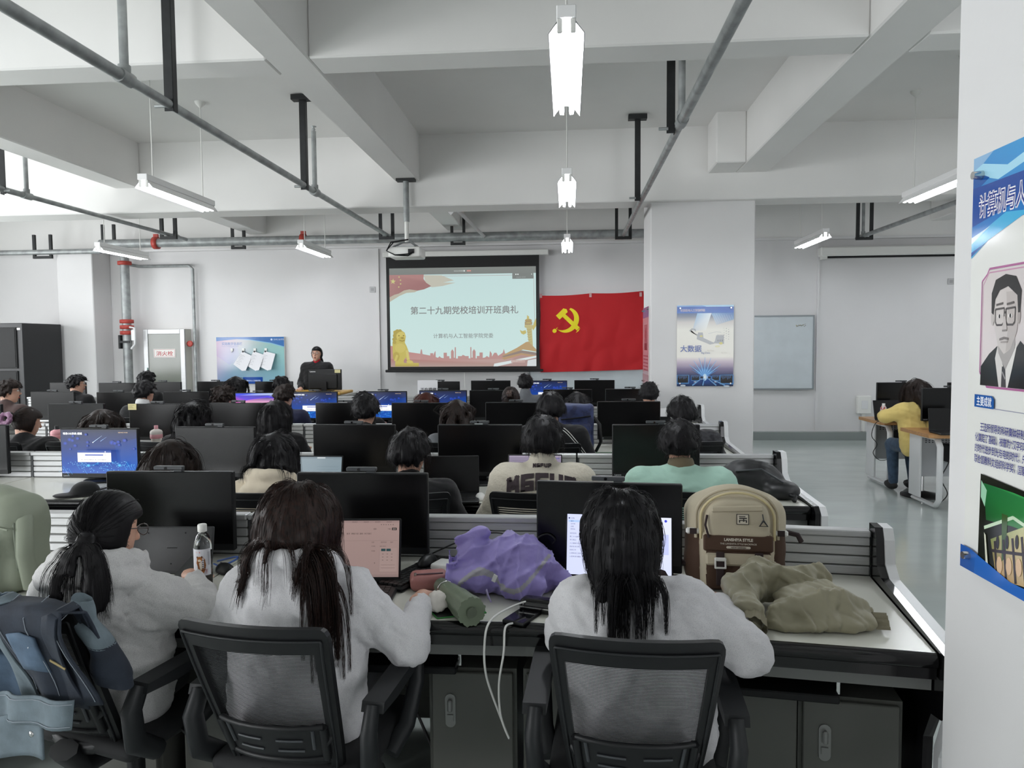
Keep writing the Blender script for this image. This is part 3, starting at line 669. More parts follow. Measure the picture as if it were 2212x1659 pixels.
for k in range(5): a.rect(650+k*24, 490, 12, 18, '#a3a5a8')
for k in range(3): a.ell(668+k*34, 585, 8, 18, '#77797c')
a.ell(395, 510, 25, 14, '#c9c070'); a.ell(715, 630, 28, 20, '#c8be62'); a.ell(660, 680, 40, 14, '#d9d4a4'); a.line([(510, 470), (640, 440), (720, 450)], 5, '#b9bbbd')
for k in range(22): a.ell(760+(k*37) % 110, 380+(k*53) % 200, 4+(k % 3), 4+(k % 2), '#8d8d8f', 6)
a.text('大数据', 52, 760, 118, '#2b4d96', 'l', .99, 1.5); a.text('Big Data', 395, 800, 42, '#5d6fa4'); a.text('Big Data', 490, 760, 34, '#cfcac0'); a.text('Big Data', 720, 795, 28, '#d0cbc1')
for k in range(15):
    an = math.radians(-150+k*8.6); L = 330 if k % 2 else 250; a.line([(455, 1185), (455+L*math.cos(an), 1185+L*math.sin(an))], 26, '#6fb2ea' if k % 2 else '#4a86cc', 3)
a.ell(455, 1190, 130, 36, '#2f74c8', 18, cc='#cfeaff'); a.ell(455, 1190, 36, 60, '#9fd4f8', 14, cc='#ffffff')
for x0, y0, w_, h_ in ((0, 1150, 200, 150), (235, 1160, 140, 90), (380, 1170, 50, 45), (505, 1170, 50, 45), (570, 1160, 125, 90), (695, 1150, 225, 160)):
    a.rect(x0, y0, w_, h_, '#4a7fb8'); a.rect(x0+w_*.06, y0+h_*.06, w_*.86, h_*.8, '#14161c'); a.ell(x0+w_/2, y0+h_*1.18, w_*.22, h_*.1, '#c9d4de')
    for k in range(7): a.rect(x0+w_*(.1+.11*k), y0+h_*.08, w_*.05, h_*(.2+.25*((k*37) % 10)/10), '#4c6a9a')
for x in (250, 420, 640, 780): a.line([(455+(x-455)*.3, 1215), (x, 1325)], 12, '#6fa4d8', 22)
a.build('print', PRINTG, t, (0, -.0005, 0))
t = poster_frame('pink portrait poster on the left flank of the middle column', (.970, 9.1, 1.13), -PI/2)
a = Art(.66, .96, 92, 134); a.rect(0, 0, 92, 134, '#d9b7bc', '#d4a4ac'); a.rect(0, 0, 92, 18, '#5f86b4'); a.rect(24, 30, 44, 44, '#b98a92'); a.ell(46, 48, 10, 13, '#8a6068'); a.rect(28, 62, 36, 12, '#6a5058')
for k in range(5): a.line([(12, 84+k*6), (80, 84+k*6)], 2, '#a06a78')
a.rect(0, 116, 92, 18, '#b03a48'); a.build('print', PRINTG, t, (0, -.0005, 0))
# near poster with the portrait: on the left face of the near column
t = poster_frame('large white and blue portrait poster on the near column', (.956, 1.474, 1.105), -PI/2)
a = Art(.66, .97, 1000, 1000, .0001)
a.rect(0, 0, 1000, 1000, '#e6e6e2'); a.poly([(0, 0), (1000, 0), (1000, 150), (300, 130), (0, 215)], None, ['#3d8fd0', '#49b4e4', '#5cc0ea', '#3c8cd0', '#1f5fb0'])
a.poly([(0, 10), (200, 45), (500, 0), (1000, 0), (1000, 20), (400, 40), (150, 70), (0, 40)], '#a9dcf2'); a.poly([(0, 0), (120, 0), (60, 20), (0, 30)], '#8fb8dc'); a.poly([(0, 30), (100, 58), (0, 85)], '#1f5aa8')
a.rect(0, 72, 1000, 92, '#2b4f9e', '#2b55a4'); a.poly([(0, 164), (300, 130), (1000, 150), (1000, 165), (330, 164), (0, 200)], '#2f7cc6'); a.poly([(0, 195), (200, 150), (330, 160), (100, 205), (0, 240)], '#4db2e0'); a.poly([(0, 205), (110, 172), (0, 190)], '#bfe3f2'); a.poly([(0, 225), (90, 208), (0, 236)], '#2458a6')
a.text('计算机与人工智能学院', 42, 142, 57, '#f4f2f8', 'l', .92, 3.4); a.text('计算机与人工智能学院', 42, 142, 57, '#31408e', 'l', .92, .2)
def frame(o, c, wd): a.line([(75+o, 300+o), (105, 300-15+o*.7), (118, 272+o), (415, 272+o), (428, 290+o*.7), (450-o, 300+o), (450-o, 520-o), (420, 532-o*.7), (410, 548-o), (118, 548-o), (108, 532-o*.7), (75+o, 515-o), (75+o, 300+o)], wd, c)
a.poly([(80, 300), (118, 276), (415, 276), (448, 300), (448, 518), (410, 545), (118, 545), (80, 515)], None, ['#d9cfce']*2+['#cfc8c8']*2+['#d2caca']*2+['#e2d8d8']*2)
frame(0, '#b06a98', 5); frame(9, '#c490ac', 3)
# portrait of a man with glasses, black and white
a.poly([(80, 545), (82, 500), (130, 470), (175, 452), (215, 470), (262, 470), (300, 440), (345, 462), (400, 490), (440, 545)], '#2b2a2b')
a.poly([(178, 452), (215, 500), (235, 545), (190, 545), (165, 480)], '#d8d3d0'); a.poly([(215, 500), (288, 440), (262, 500), (240, 545), (228, 545)], '#e0dcd8'); a.poly([(206, 498), (224, 498), (232, 545), (204, 545)], '#4a4648'); a.line([(208, 510), (226, 526)], 5, '#9a9696')
a.poly([(172, 425), (270, 430), (275, 455), (225, 505), (185, 468)], '#aaa4a2')
a.poly([(150, 345), (160, 322), (220, 310), (280, 325), (290, 365), (282, 420), (250, 458), (215, 470), (180, 450), (158, 410)], '#cfc7c4', None); a.poly([(220, 330), (285, 330), (290, 365), (282, 420), (250, 458), (225, 465), (235, 400)], '#bdb4b1')
a.ell(147, 385, 9, 20, '#c2bab7'); a.ell(291, 385, 8, 18, '#a79e9b')
a.poly([(140, 375), (138, 330), (160, 300), (215, 290), (270, 298), (300, 330), (296, 378), (286, 378), (280, 340), (230, 318), (185, 325), (160, 345), (152, 380)], '#1c1b1c')
for x in (187, 247): a.line([(x-25, 368), (x+25, 366), (x+24, 398), (x+14, 404), (x-16, 404), (x-24, 396), (x-25, 368)], 4.5, '#4f4a4a'); a.ell(x, 384, 11, 5, '#efeae8'); a.ell(x, 384, 5, 5, '#2a2829'); a.line([(x-20, 358), (x+18, 355)], 5, '#5a5452')
a.line([(212, 376), (222, 376)], 5, '#4f4a4a'); a.poly([(213, 385), (222, 385), (232, 415), (205, 416)], '#c6bdba'); a.line([(206, 417), (230, 416)], 4, '#8f8784'); a.line([(192, 437), (217, 433), (240, 436)], 5, '#7d7472'); a.line([(200, 443), (236, 442)], 4, '#a79d9a')
a.poly([(55, 568), (160, 568), (172, 575), (172, 598), (55, 598)], '#2a5ca4'); a.text('主要成就', 68, 592, 24, '#eef2fa', 'l', .95, .4); a.line([(172, 597), (960, 597)], 1.5, '#9a9ab0')
for k, s in enumerate(('王选所领导的科研集体研制出的汉字激光照排系统', '化奠定了基础，被誉为“汉字印刷术的第二次发明”', '的时代进步到光与电的时代，先后获日内瓦国际发明', '联合国教科文组织科学奖，国家最高科学技术奖')): a.text(s, 95 if k == 0 else 66, 652+k*26, 22, '#4a4a8c', 'l', .94, .25)
a.poly([(110, 755), (1000, 790), (1000, 1000), (105, 1000)], '#1b1f16'); a.poly([(130, 775), (300, 775), (1000, 800), (1000, 850), (300, 850), (150, 860)], '#2f8a44', ['#1f6a38', '#3fae58', '#4fae60', '#5fae50', '#2d7a3a', '#1f5a2c']); a.poly([(115, 770), (150, 790), (140, 830), (115, 810)], '#9fd0b0')
a.line([(140, 880), (300, 830), (460, 850)], 8, '#c9dfc0'); a.poly([(180, 900), (420, 820), (470, 960), (220, 985)], '#b8b482', ['#7f8a4c', '#d0cf9c', '#c7b384', '#b48a5c']); a.poly([(240, 830), (272, 830), (268, 925), (246, 940)], '#3d5a2a')
for k in range(5): a.line([(205+k*48, 900-k*12), (225+k*50, 985-k*6)], 12, '#2a1d10')
for k in range(4): a.ell(222+k*52, 900-k*10, 9, 16, '#1b1710'); a.ell(236+k*52, 950-k*8, 16, 20, '#d8b48c'); 
a.line([(190, 925), (470, 885)], 7, '#241a10'); a.poly([(145, 890), (155, 895), (180, 985), (165, 985)], '#d9d9c4'); a.line([(112, 960), (122, 995)], 8, '#c9a878'); a.rect(110, 985, 570, 15, '#17140e')
a.poly([(0, 945), (60, 945), (180, 960), (400, 1000), (0, 1000)], None, ['#2a5cae', '#2a60b4', '#2b6cc4', '#2f7cd0', '#2452a0']); a.poly([(100, 950), (300, 975), (1000, 960), (1000, 1000), (90, 1000)], '#2c6ac0')
a.build('print', PRINTG, t, (0, -.0005, 0))
# ---------------------------------------------------------------- desk units (origin: floor, right rear corner of the unit; x to the left is negative)
UW, UD, DH = 1.262, .73, .75
def desk_unit(loc, rz, label, end=False, first=[None]):
    if first[0] is not None:
        t = dup(first[0], loc, rz, label, 'computer desk units')
    else:
        t = thing('desk_unit', label, 'desk', loc, rz, 'computer desk units'); first[0] = t
        x0, x1 = -UW+.004, -.004
        fr = [(x0, 0), (x1, 0), (x1, -UD+.03)]+[(x1-(x1-x0)*k/8, -UD+.03-.0*math.sin(PI*k/8)) for k in range(1, 8)]+[(x0, -UD+.03)]
        MB().prism(fr, 2, DH-.03, DH).build('desktop', DESKTOP, t)
        m = MB(); m.tube([(x0, -UD+.028, DH-.022), (x1, -UD+.028, DH-.022)], .024, 8, smooth=True); m.box(x0, x1, -UD+.02, -UD+.05, DH-.075, DH-.03); m.build('black_front_edge', BLKG, t)
        MB().box(x0, x1, -UD+.06, -UD+.08, DH-.125, DH-.07).build('apron', CABD, t)
        tr = MB().box(x0+.25, x1-.25, -UD+.05, -.3, DH-.19, DH-.165, b=.004).build('keyboard_tray', BLKP, t)
        for x in (x0+.24, x1-.25): MB().box(x, x+.01, -UD+.1, -.3, DH-.18, DH-.125).build('tray_rail', CHROME, tr)
        for k, (a, b) in enumerate(((x0+.02, x0+.38), (x1-.355, x1-.055))):
            MB().box(a, b, -UD+.13, -.03, .04, DH-.2).build('pedestal_body', CAB, t)
            d = MB().box(a+.012, b-.012, -UD+.11, -UD+.13, .06, DH-.21, b=.003).build('door', CAB, t)
            lx = a+.075 if k else b-.08
            m = MB(); pts = [(lx+.018*math.cos(q*PI/8), .41+.04*(1 if q <= 8 else -1)+.018*math.sin(q*PI/8)) for q in range(17)]
            m.prism(pts, 1, -UD+.11, -UD+.105); m.box(lx-.008, lx+.008, -UD+.09, -UD+.105, .41, .45, b=.004); m.box(lx-.01, lx+.01, -UD+.1, -UD+.105, .375, .397); m.build('latch', mat('latch_grey', '#8b8c8a', .35, .4), d)
        MB().box(x0+.38, x1-.355, -.1, -.08, .1, DH-.15).build('modesty_panel', CAB, t)
        for k in range(5): MB().box(x0, x1, .0, .028, DH-.035+k*.038, DH-.002+k*.038, b=.003).build('slat', ALU, t)
        MB().box(x0, x1, -.012, .045, DH+.152, DH+.176, b=.004).build('top_rail', ALU, t)
        MB().box(x0, x1, .008, .02, .1, DH+.16).build('screen_core', CAB, t)
        MB().box(x0, x0+.012, -.004, .03, DH-.03, DH+.155).build('joint_post', GREYP, t)
    if end:
        MB().box(-.71, -.362, -UD+.13, -.12, .04, DH-.2).build('pedestal_body', CAB, t); MB().box(-.70, -.365, -UD+.11, -UD+.13, .06, DH-.21, b=.003).build('door', CAB, t)
        prof = [(.035, DH+.2), (-.04, DH+.2), (-.06, DH+.16), (-.075, DH+.07), (-.13, DH+.035), (-UD-.02, DH+.012), (-UD-.055, DH-.02), (-UD-.055, DH-.15), (-UD-.01, DH-.18), (-UD+.07, DH-.2), (-UD+.13, DH-.3), (-UD+.15, .0), (.035, 0)]
        t2 = MB().prism([(y, z) for y, z in prof], 0, .0, .028, smooth=False).build('end_panel', BLKG, t)
        prof2 = [(.035, DH+.2), (-.045, DH+.2), (-.07, DH+.16), (-.085, DH+.075), (-.14, DH+.035), (-UD-.03, DH+.012), (-UD-.07, DH-.03), (-UD-.07, DH-.16), (-UD-.02, DH-.17), (-UD-.02, DH-.1), (-UD, DH-.04), (-.15, DH-.03), (-.04, DH+.02), (.0, DH+.1), (.035, DH+.12)]
        MB().prism(prof2, 0, .028, .062).build('white_trim', WHITEM, t)
        MB().prism([(-UD-.02, DH-.175), (-UD-.045, DH-.175), (-UD+.03, DH-.24), (-UD+.085, DH-.34), (-UD+.1, 0), (-UD+.14, 0), (-UD+.125, DH-.33), (-UD+.06, DH-.2)], 0, .028, .06).build('white_leg_trim', WHITEM, t)
    return t
UNITS = []
def desk_row(k, xr, y, n, rz0=0):
    nm = ['nearest', 'second', 'third', 'fourth', 'farthest'][k]
    for i in range(n):
        l = ('right-end grey desk unit with S-shaped end panel in the %s row' if i == 0 else ['', 'grey desk unit second from the aisle end of the %s row', 'grey desk unit third from the aisle end of the %s row', 'grey desk unit fourth from the aisle end of the %s row', 'grey desk unit fifth from the aisle end of the %s row', 'grey desk unit sixth from the aisle end of the %s row', 'grey desk unit seventh from the aisle end of the %s row'][i]) % nm
        rz = rz0 if i == 0 else 0
        UNITS.append((k, i))
        if i == 0 and rz0:
            pv = Vector((xr-UW+.02, y, 0)); loc = pv+Vector((UW*math.cos(rz0), UW*math.sin(rz0), .0012))
        else: loc = Vector((xr-i*UW, y, 0))
        # the plain unit is made first so that copies carry no end panel
        yield l, loc, rz, i == 0
rows = [(0, 1.145, 2.985, 3, -.135), (1, 1.32, 4.72, 5, 0), (2, 1.34, 6.5, 6, 0), (3, 1.46, 8.25, 7, 0), (4, .9, 10.02, 7, 0)]
todo = [x for r in rows for x in desk_row(*r)]
todo.sort(key=lambda q: q[3])
for l, loc, rz, e in todo: desk_unit(loc, rz, l, e)
# ---------------------------------------------------------------- monitors
MW, MH = .545, .335
def lit_desktop(a, full=True):
    a.bands(0, 0, 540, [(0, '#141c38'), (40, '#1c2a58'), (130, '#16347a'), (200, '#0c3f96'), (305, '#0b50b0')])
    a.poly([(380, 100), (540, 60), (540, 305), (420, 305)], None, ['#15377e', '#16347a', '#0c5abc', '#0b56b8'])
    for x, y, r in ((62, 70, 14), (82, 76, 12), (30, 96, 14), (120, 62, 12), (100, 112, 13), (64, 136, 9), (88, 45, 9), (190, 88, 10), (365, 90, 18), (385, 95, 14), (410, 85, 12), (455, 75, 14), (415, 106, 11), (190, 112, 8), (183, 34, 9), (520, 132, 10)):
        a.ell(x, y, r*1.2, r, '#1c3170', 10, cc='#2b4cc0')
    a.line([(232, 88), (298, 42)], 4, '#c9e4ff', .6); a.line([(286, 80), (332, 50)], 3, '#9fc0f4', .5); a.ell(232, 88, 4, 3.5, '#ffffff', 8)
    a.text('噢易OSS系统-超越', 20, 33, 17, '#f4f6fa', 'l', 1.0, .5); a.text('2025-04-25 14:15:06', 415, 22, 8, '#e8c9a0', 'l', 1, .2)
    r = random.Random(3); pts = []
    for k in range(95):
        x = 10+r.random()*520; y = 215+r.random()**1.4*75; pts.append((x, y))
    for k in range(0, 60, 2): a.line([pts[k], pts[k+1]] if math.dist(pts[k], pts[k+1]) < 90 else [pts[k], (pts[k][0]+25, pts[k][1]+40)], 1.6, '#3f9fe0')
    for x, y in pts: a.rect(x-1.6, y-1.6, 3.4, 3.4, '#8fe4ff')
    a.n += 1
    for x, y in ((222, 242), (442, 240)): a.ell(x, y, 16, 12, '#0b50b0', 10, cc='#5fd8ff')
    a.rect(148, 138, 238, 18, '#22489a'); a.ell(345, 147, 4, 4, '#ffffff', 8); a.rect(148, 153, 238, 65, '#f2f3f4'); a.rect(202, 165, 128, 8, '#3a52b0'); a.text('99%', 340, 172, 8, '#8a8a90'); a.text('Progress', 248, 184, 7, '#777788'); a.line([(158, 191), (376, 191)], .8, '#c0c0c4'); a.text('第一步初始化部署系统，第二步同步部署系统', 175, 205, 8, '#666a70', 'l', 1.1)
    a.text('版权所有: 信息中心', 20, 293, 8, '#c9d4e8')
def purple_desktop(a):
    a.bands(0, 0, 540, [(0, '#1c3fd0'), (60, '#5a3fd8'), (150, '#e86a9c'), (305, '#f0b0a8')])
    a.poly([(0, 30), (200, 0), (540, 0), (540, 60), (380, 30), (150, 80), (0, 120)], None, ['#4a30c0', '#3a6af0', '#d0e4ff', '#b8c8ff', '#3a3a9c', '#5a40d0', '#e060b0'])
    a.poly([(0, 120), (150, 80), (380, 50), (540, 70), (540, 130), (0, 140)], None, ['#f0a0c0', '#c060c8', '#3a3c8a', '#d090d8', '#f0b0d0', '#f8c8c8'])
def monitor_proto(kind, label, loc):
    t = thing('monitor', label, 'monitor', loc, 0, 'desk monitors')
    m = MB(); m.box(-MW/2, MW/2, -.012, .018, 0, MH, b=.004); m.box(-.17, .17, .018, .045, .05, .25, b=.012); m.build('panel', BLKP, t)
    s = MB().box(-MW/2+.006, MW/2-.006, -.0135, -.012, .03, MH-.006).build('screen', SCREENOFF, t)
    if kind:
        a = Art(MW-.014, MH-.04, 540, 305)
        (lit_desktop if kind == 1 else purple_desktop)(a); a.build('lit_picture', SCREENON, s, (0, -.0136, .032))
    a = Art(.1, .02, 100, 20); a.text('Lenovo', 2, 15, 14, '#a9acb0', 'l', 1, .3); a.build('maker_lettering', PRINT, t, (-MW/2+.062, -.0122, .006))
    w_ = MB(); w_.box(-.062, .062, -.018, .006, MH+.008, MH+.024, b=.003); w_.box(.02, .052, -.008, .02, MH-.012, MH+.01); w = w_.build('webcam', GREYP, t)
    MB().tube([(0-.01, -.018, MH+.016), (-.01, -.02, MH+.016)], .006, 10).build('lens', BLKG, w)
    nk = MB(); nk.box(-.035, .035, .045, .07, -.09, .2, b=.006); nk.build('stand_neck', BLKP, t)
    MB().lathe([(.125, 0), (.125, .008), (.11, .014), (.03, .018)], 24, c=(0, .03, 0)).build('stand_base', BLKP, t)
    return t
MON = {}
RY = {1: 2.93, 2: 4.59, 3: 6.34, 4: 8.09, 5: 9.86}
def monitor(px0, px1, pyt, row, label, kind=0, Y=None, rz=0.):
    Y = Y or RY[row]
    p = U((px0+px1)/2, pyt, Y=Y); zt = min(max(p.z, 1.07), 1.2); zb = zt-MH-DH
    loc = (p.x, Y, DH+zb)
    if kind not in MON: MON[kind] = t = monitor_proto(kind, label, loc); t.rotation_euler.z = rz
    else: t = dup(MON[kind], loc, rz, label)
    for c in t.children:
        if c.name.startswith('stand_base'): c.location.z = -zb+.001
        if c.name.startswith('stand_neck') : c.location.z = .09-zb-.0+.015 if zb < .09 else .0
    return t
M0 = 'black screen'
monitor(235, 500, 1018, 1, 'dark monitor above the leaning laptop in the nearest row', Y=2.9, rz=.03)
monitor(640, 925, 1021, 1, 'dark monitor behind the pinkish laptop in the nearest row', Y=2.88)
monitor(1160, 1468, 1042, 1, 'dark monitor beside the cream and brown backpack', Y=2.72, rz=-.1)
monitor(-165, 28, 918, 2, 'dark monitor cut by the photo edge in the second row', rz=.05)
monitor(128, 302, 925, 2, 'monitor with a lit blue starry desktop in the second row', 1)
monitor(375, 555, 922, 2, 'dark monitor behind the brown-haired head in the second row')
monitor(675, 855, 917, 2, 'dark monitor behind the small open laptop in the second row')
monitor(945, 1128, 917, 2, 'dark monitor on a round stand beside the white mouse')
monitor(1323, 1510, 917, 2, 'dark monitor in front of the person in mint green')
for i, (x, y, l) in enumerate(((-55, 873, 'dark monitor at the far left end of the third row'), (165, 872, 'grey-reflecting monitor behind the lit blue screen'), (341, 872, 'grey-reflecting monitor with a yellow note, behind the pink tumbler'), (516, 870, 'grey-reflecting monitor between the curly hair and the bobbed hair'), (746, 870, 'dark monitor facing the person in black with short hair, third row'), (911, 870, 'dark monitor left of the long straight hair in the third row'), (1115, 869, 'dark monitor facing the person in the piped track jacket'), (1358, 867, 'dark monitor right of the blue camouflage backpack'))): monitor(x-66, x+66, y, 3, l)
for i, (x, y, k, l) in enumerate(((114, 846, 0, 'grey-reflecting monitor between the two men with glasses, fourth row'), (257, 847, 0, 'grey-reflecting monitor left of the white-collared head, fourth row'), (401, 846, 0, 'grey-reflecting monitor right of the white-collared head, fourth row'), (558, 848, 2, 'monitor with a purple and pink sunset wallpaper'), (679, 846, 1, 'lit blue monitor beside the navy sweater in the fourth row'), (828, 845, 1, 'lit blue monitor right of the grey perforated box'), (957, 843, 1, 'lit blue monitor behind the reddish hair'), (1066, 843, 0, 'dark monitor behind the hair with a claw clip'), (1226, 841, 0, 'dark monitor above the blue camouflage backpack'), (1361, 840, 0, 'dark monitor facing the person in a white shirt'))): monitor(x-53, x+53, y, 4, l, k)
for i, (x, y, k, l) in enumerate(((147, 826, 0, 'dark monitor in front of the equipment rack, farthest row'), (253, 827, 0, 'dark monitor in front of the red-coupled riser, farthest row'), (352, 825, 0, 'dark monitor in front of the hydrant cabinet, farthest row'), (466, 824, 0, 'grey monitor left of the notice board, farthest row'), (592, 824, 0, 'grey monitor below the notice board, farthest row'), (951, 824, 0, 'dark monitor half covered by a white paper notice'), (1060, 822, 0, 'dark monitor under the projection screen, farthest row'), (1182, 822, 1, 'small lit blue monitor below the red flag'), (1284, 821, 0, 'dark monitor under the right half of the red flag'))): monitor(x-43, x+43, y, 5, l, k)
# ---------------------------------------------------------------- mesh office chair (origin: floor under the seat, sitter faces +y)
BF = mat('chair_frame', '#151618', .42, spec=.35, bump=(400, .05, .0006)); BF2 = mat('chair_arm', '#1c1e20', .5, spec=.35)
MESHF = mat('chair_mesh', '#26282a', .7)
def back_pt(u, v):
    'u -1..1 across, v 0..1 bottom to top of the backrest'
    w = .168+.048*v**.8; z = .46+.46*v
    y = -.245-.05*math.sin(v*1.6)-.075*v*v+.05*(1-v)**2
    return Vector((u*w, y-.035*(1-u*u)*.9+.02, z))
def chair_proto(label, loc, rz, fine=True):
    t = thing('office_chair', label, 'chair', loc, rz, 'mesh office chairs')
    m = MB(); m.box(-.235, .235, -.22, .25, .415, .475, b=.028, seg=3); m.build('seat', mat('seat_cloth', '#151618', .8, bump=(300, .2, .001)), t)
    # frame: rounded loop with a wide flat top band
    fr = MB(); K = 10
    outer = [(-1, v/K) for v in range(0, K)]+[(-1, .95), (-.99, .985), (-.962, 1.012), (-.92, 1.026)]+[(u/6, 1.03) for u in range(-5, 6)]+[(.92, 1.026), (.962, 1.012), (.99, .985), (1, .95)]+[(1, v/K) for v in range(K-1, -1, -1)]
    def band(u, v, d):
        p = back_pt(u, min(v, 1.0)); p.z += (v-min(v, 1))*.46; return p
    path = [band(u, v, 0) for u, v in outer]
    def ins(u, v):  # inner edge of the frame band
        iu = u*.83 if v < .94 else u*.86; iv = v if v < .94 else .87
        iu = max(-.83, min(.83, iu)); return band(iu, min(max(v, .0), .87), 0)
    inn = [ins(u, v) for u, v in outer]; n = len(path)
    for sgn in (0, 1):
        V = []; off = Vector((0, -.016, 0)) if sgn == 0 else Vector((0, .016, 0))
        for a, b in zip(path, inn): V += [a+off*.6, a*.5+b*.5+off, b+off*.8]
        F = []
        for i in range(n-1):
            for j in range(2): q = [i*3+j, i*3+j+1, i*3+j+4, i*3+j+3]; F.append(q if sgn == 0 else q[::-1])
        fr.add(V, F[::1], None, True)
    V = [p+Vector((0, s*.0096, 0)) for p in path for s in (-1, 1)]; fr.add(V, [[2*i+1, 2*i, 2*i+2, 2*i+3] for i in range(n-1)], None, False)
    V = [p+Vector((0, s*.0128, 0)) for p in inn for s in (-1, 1)]; fr.add(V, [[2*i, 2*i+1, 2*i+3, 2*i+2] for i in range(n-1)], None, False)
    fr.tube([band(-.93, 0, 0), band(-.4, 0, 0)+Vector((0, 0, -.02)), band(0, 0, 0)+Vector((0, -.01, -.03)), band(.4, 0, 0)+Vector((0, 0, -.02)), band(.93, 0, 0)], .024, 10)
    fr.tube([(0, -.25, .44), (0, -.2, .37), (0, -.05, .37)], .035, 8, sx=1.6)
    fr.build('backrest_frame', BF, t)
    rd = MB(); pr = [band(u*.93, v if v < .94 else min(v, .96), 0)+Vector((0, -.017, 0)) for u, v in outer]; rd.tube(pr, .004, 5); rd.build('frame_ridge', BF2, t)
    ms = MB(); R_ = 88 if fine else 34
    for k in range(R_):
        v0 = .03+.85*k/R_; v1 = v0+.85/R_*.58; a0 = []; 
        for j in range(7):
            u = -.86+1.72*j/6; a0 += [back_pt(u, v0)+Vector((0, .004, 0)), back_pt(u, v1)+Vector((0, .004, 0))]
        ms.add(a0, [[2*j, 2*j+2, 2*j+3, 2*j+1] for j in range(6)], None, True)
    tag(ms.build('back_mesh', MESHF, t), kind='stuff')
    lb = MB(); V = []
    def lpt(u, v): p = back_pt(u*.8, .12+.24*v); return p+Vector((0, -.03+.012*abs(u)**3, 0))
    lb.grid(lambda u, v: lpt(-1+2*u, v), 10, 4); lb.grid(lambda u, v: lpt(1-2*u, v)+Vector((0, .012, 0)), 10, 4)
    for s in (-1, 1): lb.tube([lpt(s, 0), lpt(s, .5), lpt(s, 1)], .013, 6); lb.tube([lpt(s, .5), back_pt(s*.9, .28)], .014, 6)
    lb.tube([lpt(-1+2*j/8, 1) for j in range(9)], .009, 6); lb.tube([lpt(-1+2*j/8, 0) for j in range(9)], .009, 6)
    lb.build('lumbar_support', BF, t)
    gr = MB()
    for s in (-1, 1):
        for v in (.3, .62): gr.tube([lpt(s*.15, v)+Vector((0, -.003, 0)), lpt(s*.4, v)+Vector((0, -.003, 0)), lpt(s*.65, v)+Vector((0, -.003, 0))], .0035, 5)
        gr.tube([lpt(s*.82, .35)+Vector((0, -.003, 0)), lpt(s*.84, .95)+Vector((0, -.003, 0))], .005, 5)
    tag(gr.build('slot_trim', GREYP, t), kind='stuff')
    for s in (-1, 1):
        a = MB()
        pad = [(-.21, .645), (-.2, .672), (.1, .685), (.17, .68), (.19, .665), (.1, .655), (-.1, .64)]
        a.prism(pad, 0, s*.235, s*.3) if s > 0 else a.prism(pad, 0, s*.3, s*.235)
        a.tube([(s*.265, -.2, .66), (s*.268, -.235, .6), (s*.262, -.22, .5), (s*.24, -.12, .42)], [.03, .034, .036, .03], 8, sx=.7)
        a.tube([(s*.27, .15, .67), (s*.275, .13, .58), (s*.265, .06, .47), (s*.24, -.02, .42)], [.024, .026, .028, .03], 8, sx=.7)
        a.build('armrest', BF2, t)
    MB().cyl((0, 0, .1), .028, .32, 12).build('gas_lift', BLKP, t)
    st = MB()
    for k in range(5):
        an = 2*PI*k/5+.3; st.tube([(0, 0, .12), (.16*math.cos(an), .16*math.sin(an), .1), (.3*math.cos(an), .3*math.sin(an), .075)], [.035, .028, .018], 8)
    st.build('star_base', BLKP, t)
    for k in range(5):
        an = 2*PI*k/5+.3; MB().tube([(-.02, 0, 0), (.02, 0, 0)], .028, 12).build('castor', RUBBER, t, (.3*math.cos(an), .3*math.sin(an), .03), (0, 0, an+.6))
    return t
CH = {}
def chair(x, y, rz, label, fine=False):
    if fine not in CH: CH[fine] = chair_proto(label, (x, y, 0), rz, fine); return CH[fine]
    return dup(CH[fine], (x, y, 0), rz, label)
# ---------------------------------------------------------------- lectern desk with monitor, grey box
p = U(700, 845, Y=11.1)
t = thing('lectern', 'yellow wooden teacher lectern in front of the presenter', 'lectern', (p.x-.02, 11.0, 0))
YW_ = mat('yellow_wood', '#c79a3a', .4, noise=(3, .2), stretch=(1, 12, 12))
MB().box(-.5, .5, -.3, .3, .05, .9).build('cabinet', mat('lectern_grey', '#9a9c98', .5), t); MB().box(-.52, .42, -.34, .33, .9, .94, b=.01).build('top', YW_, t)
for x in (-.48, .0): MB().box(x+.02, x+.46, -.315, -.3, .1, .86, b=.004).build('door', YW_, t)
t = thing('speaker_box', 'grey perforated metal box at the right end of the lectern', 'box', (p.x+.72, 10.85, 0))
MB().box(-.2, .2, -.2, .2, 0, .86, b=.01).build('body', mat('box_grey', '#b9bbba', .45), t)
m = MB()
for r in range(9):
    for c in range(min(r, 5)+1): m.cyl((-.0+(c-min(r, 5)/2)*.03-.04, -.206, .78-r*.035), .008, .006, 6, axis=1)
tag(m.build('perforation', BLKP, t), kind='stuff')
for i, (q, l) in enumerate((((720, 848), 0),)): pass
pm = U(702, 797, Y=10.95)
t = thing('lectern_monitor', 'black monitor seen from behind on the lectern', 'monitor', (pm.x, 10.95, .94))
MB().box(-.26, .26, -.02, .02, .02, .34, b=.005).build('panel', BLKP, t); MB().box(-.25, .2, -.04, -.02, .04, .27, b=.008).build('rear_shell', BLKP, t)
m = MB(); m.box(-.04, .04, -.07, -.04, .0, .15); m.box(-.1, .12, -.12, .08, 0, .012, b=.004); m.build('stand', BLKP, t)
a = Art(.12, .04, 120, 40); a.text('Lenovo', 5, 28, 30, '#d4d6d8', 'l', 1, .8); a.build('maker_lettering', PRINT, t, (-.18, -.0225, .285))
MB().box(.16, .25, -.024, -.021, .285, .335).build('yellow_sticker', mat('sticker_yellow', '#d6cf9a', .6), t)
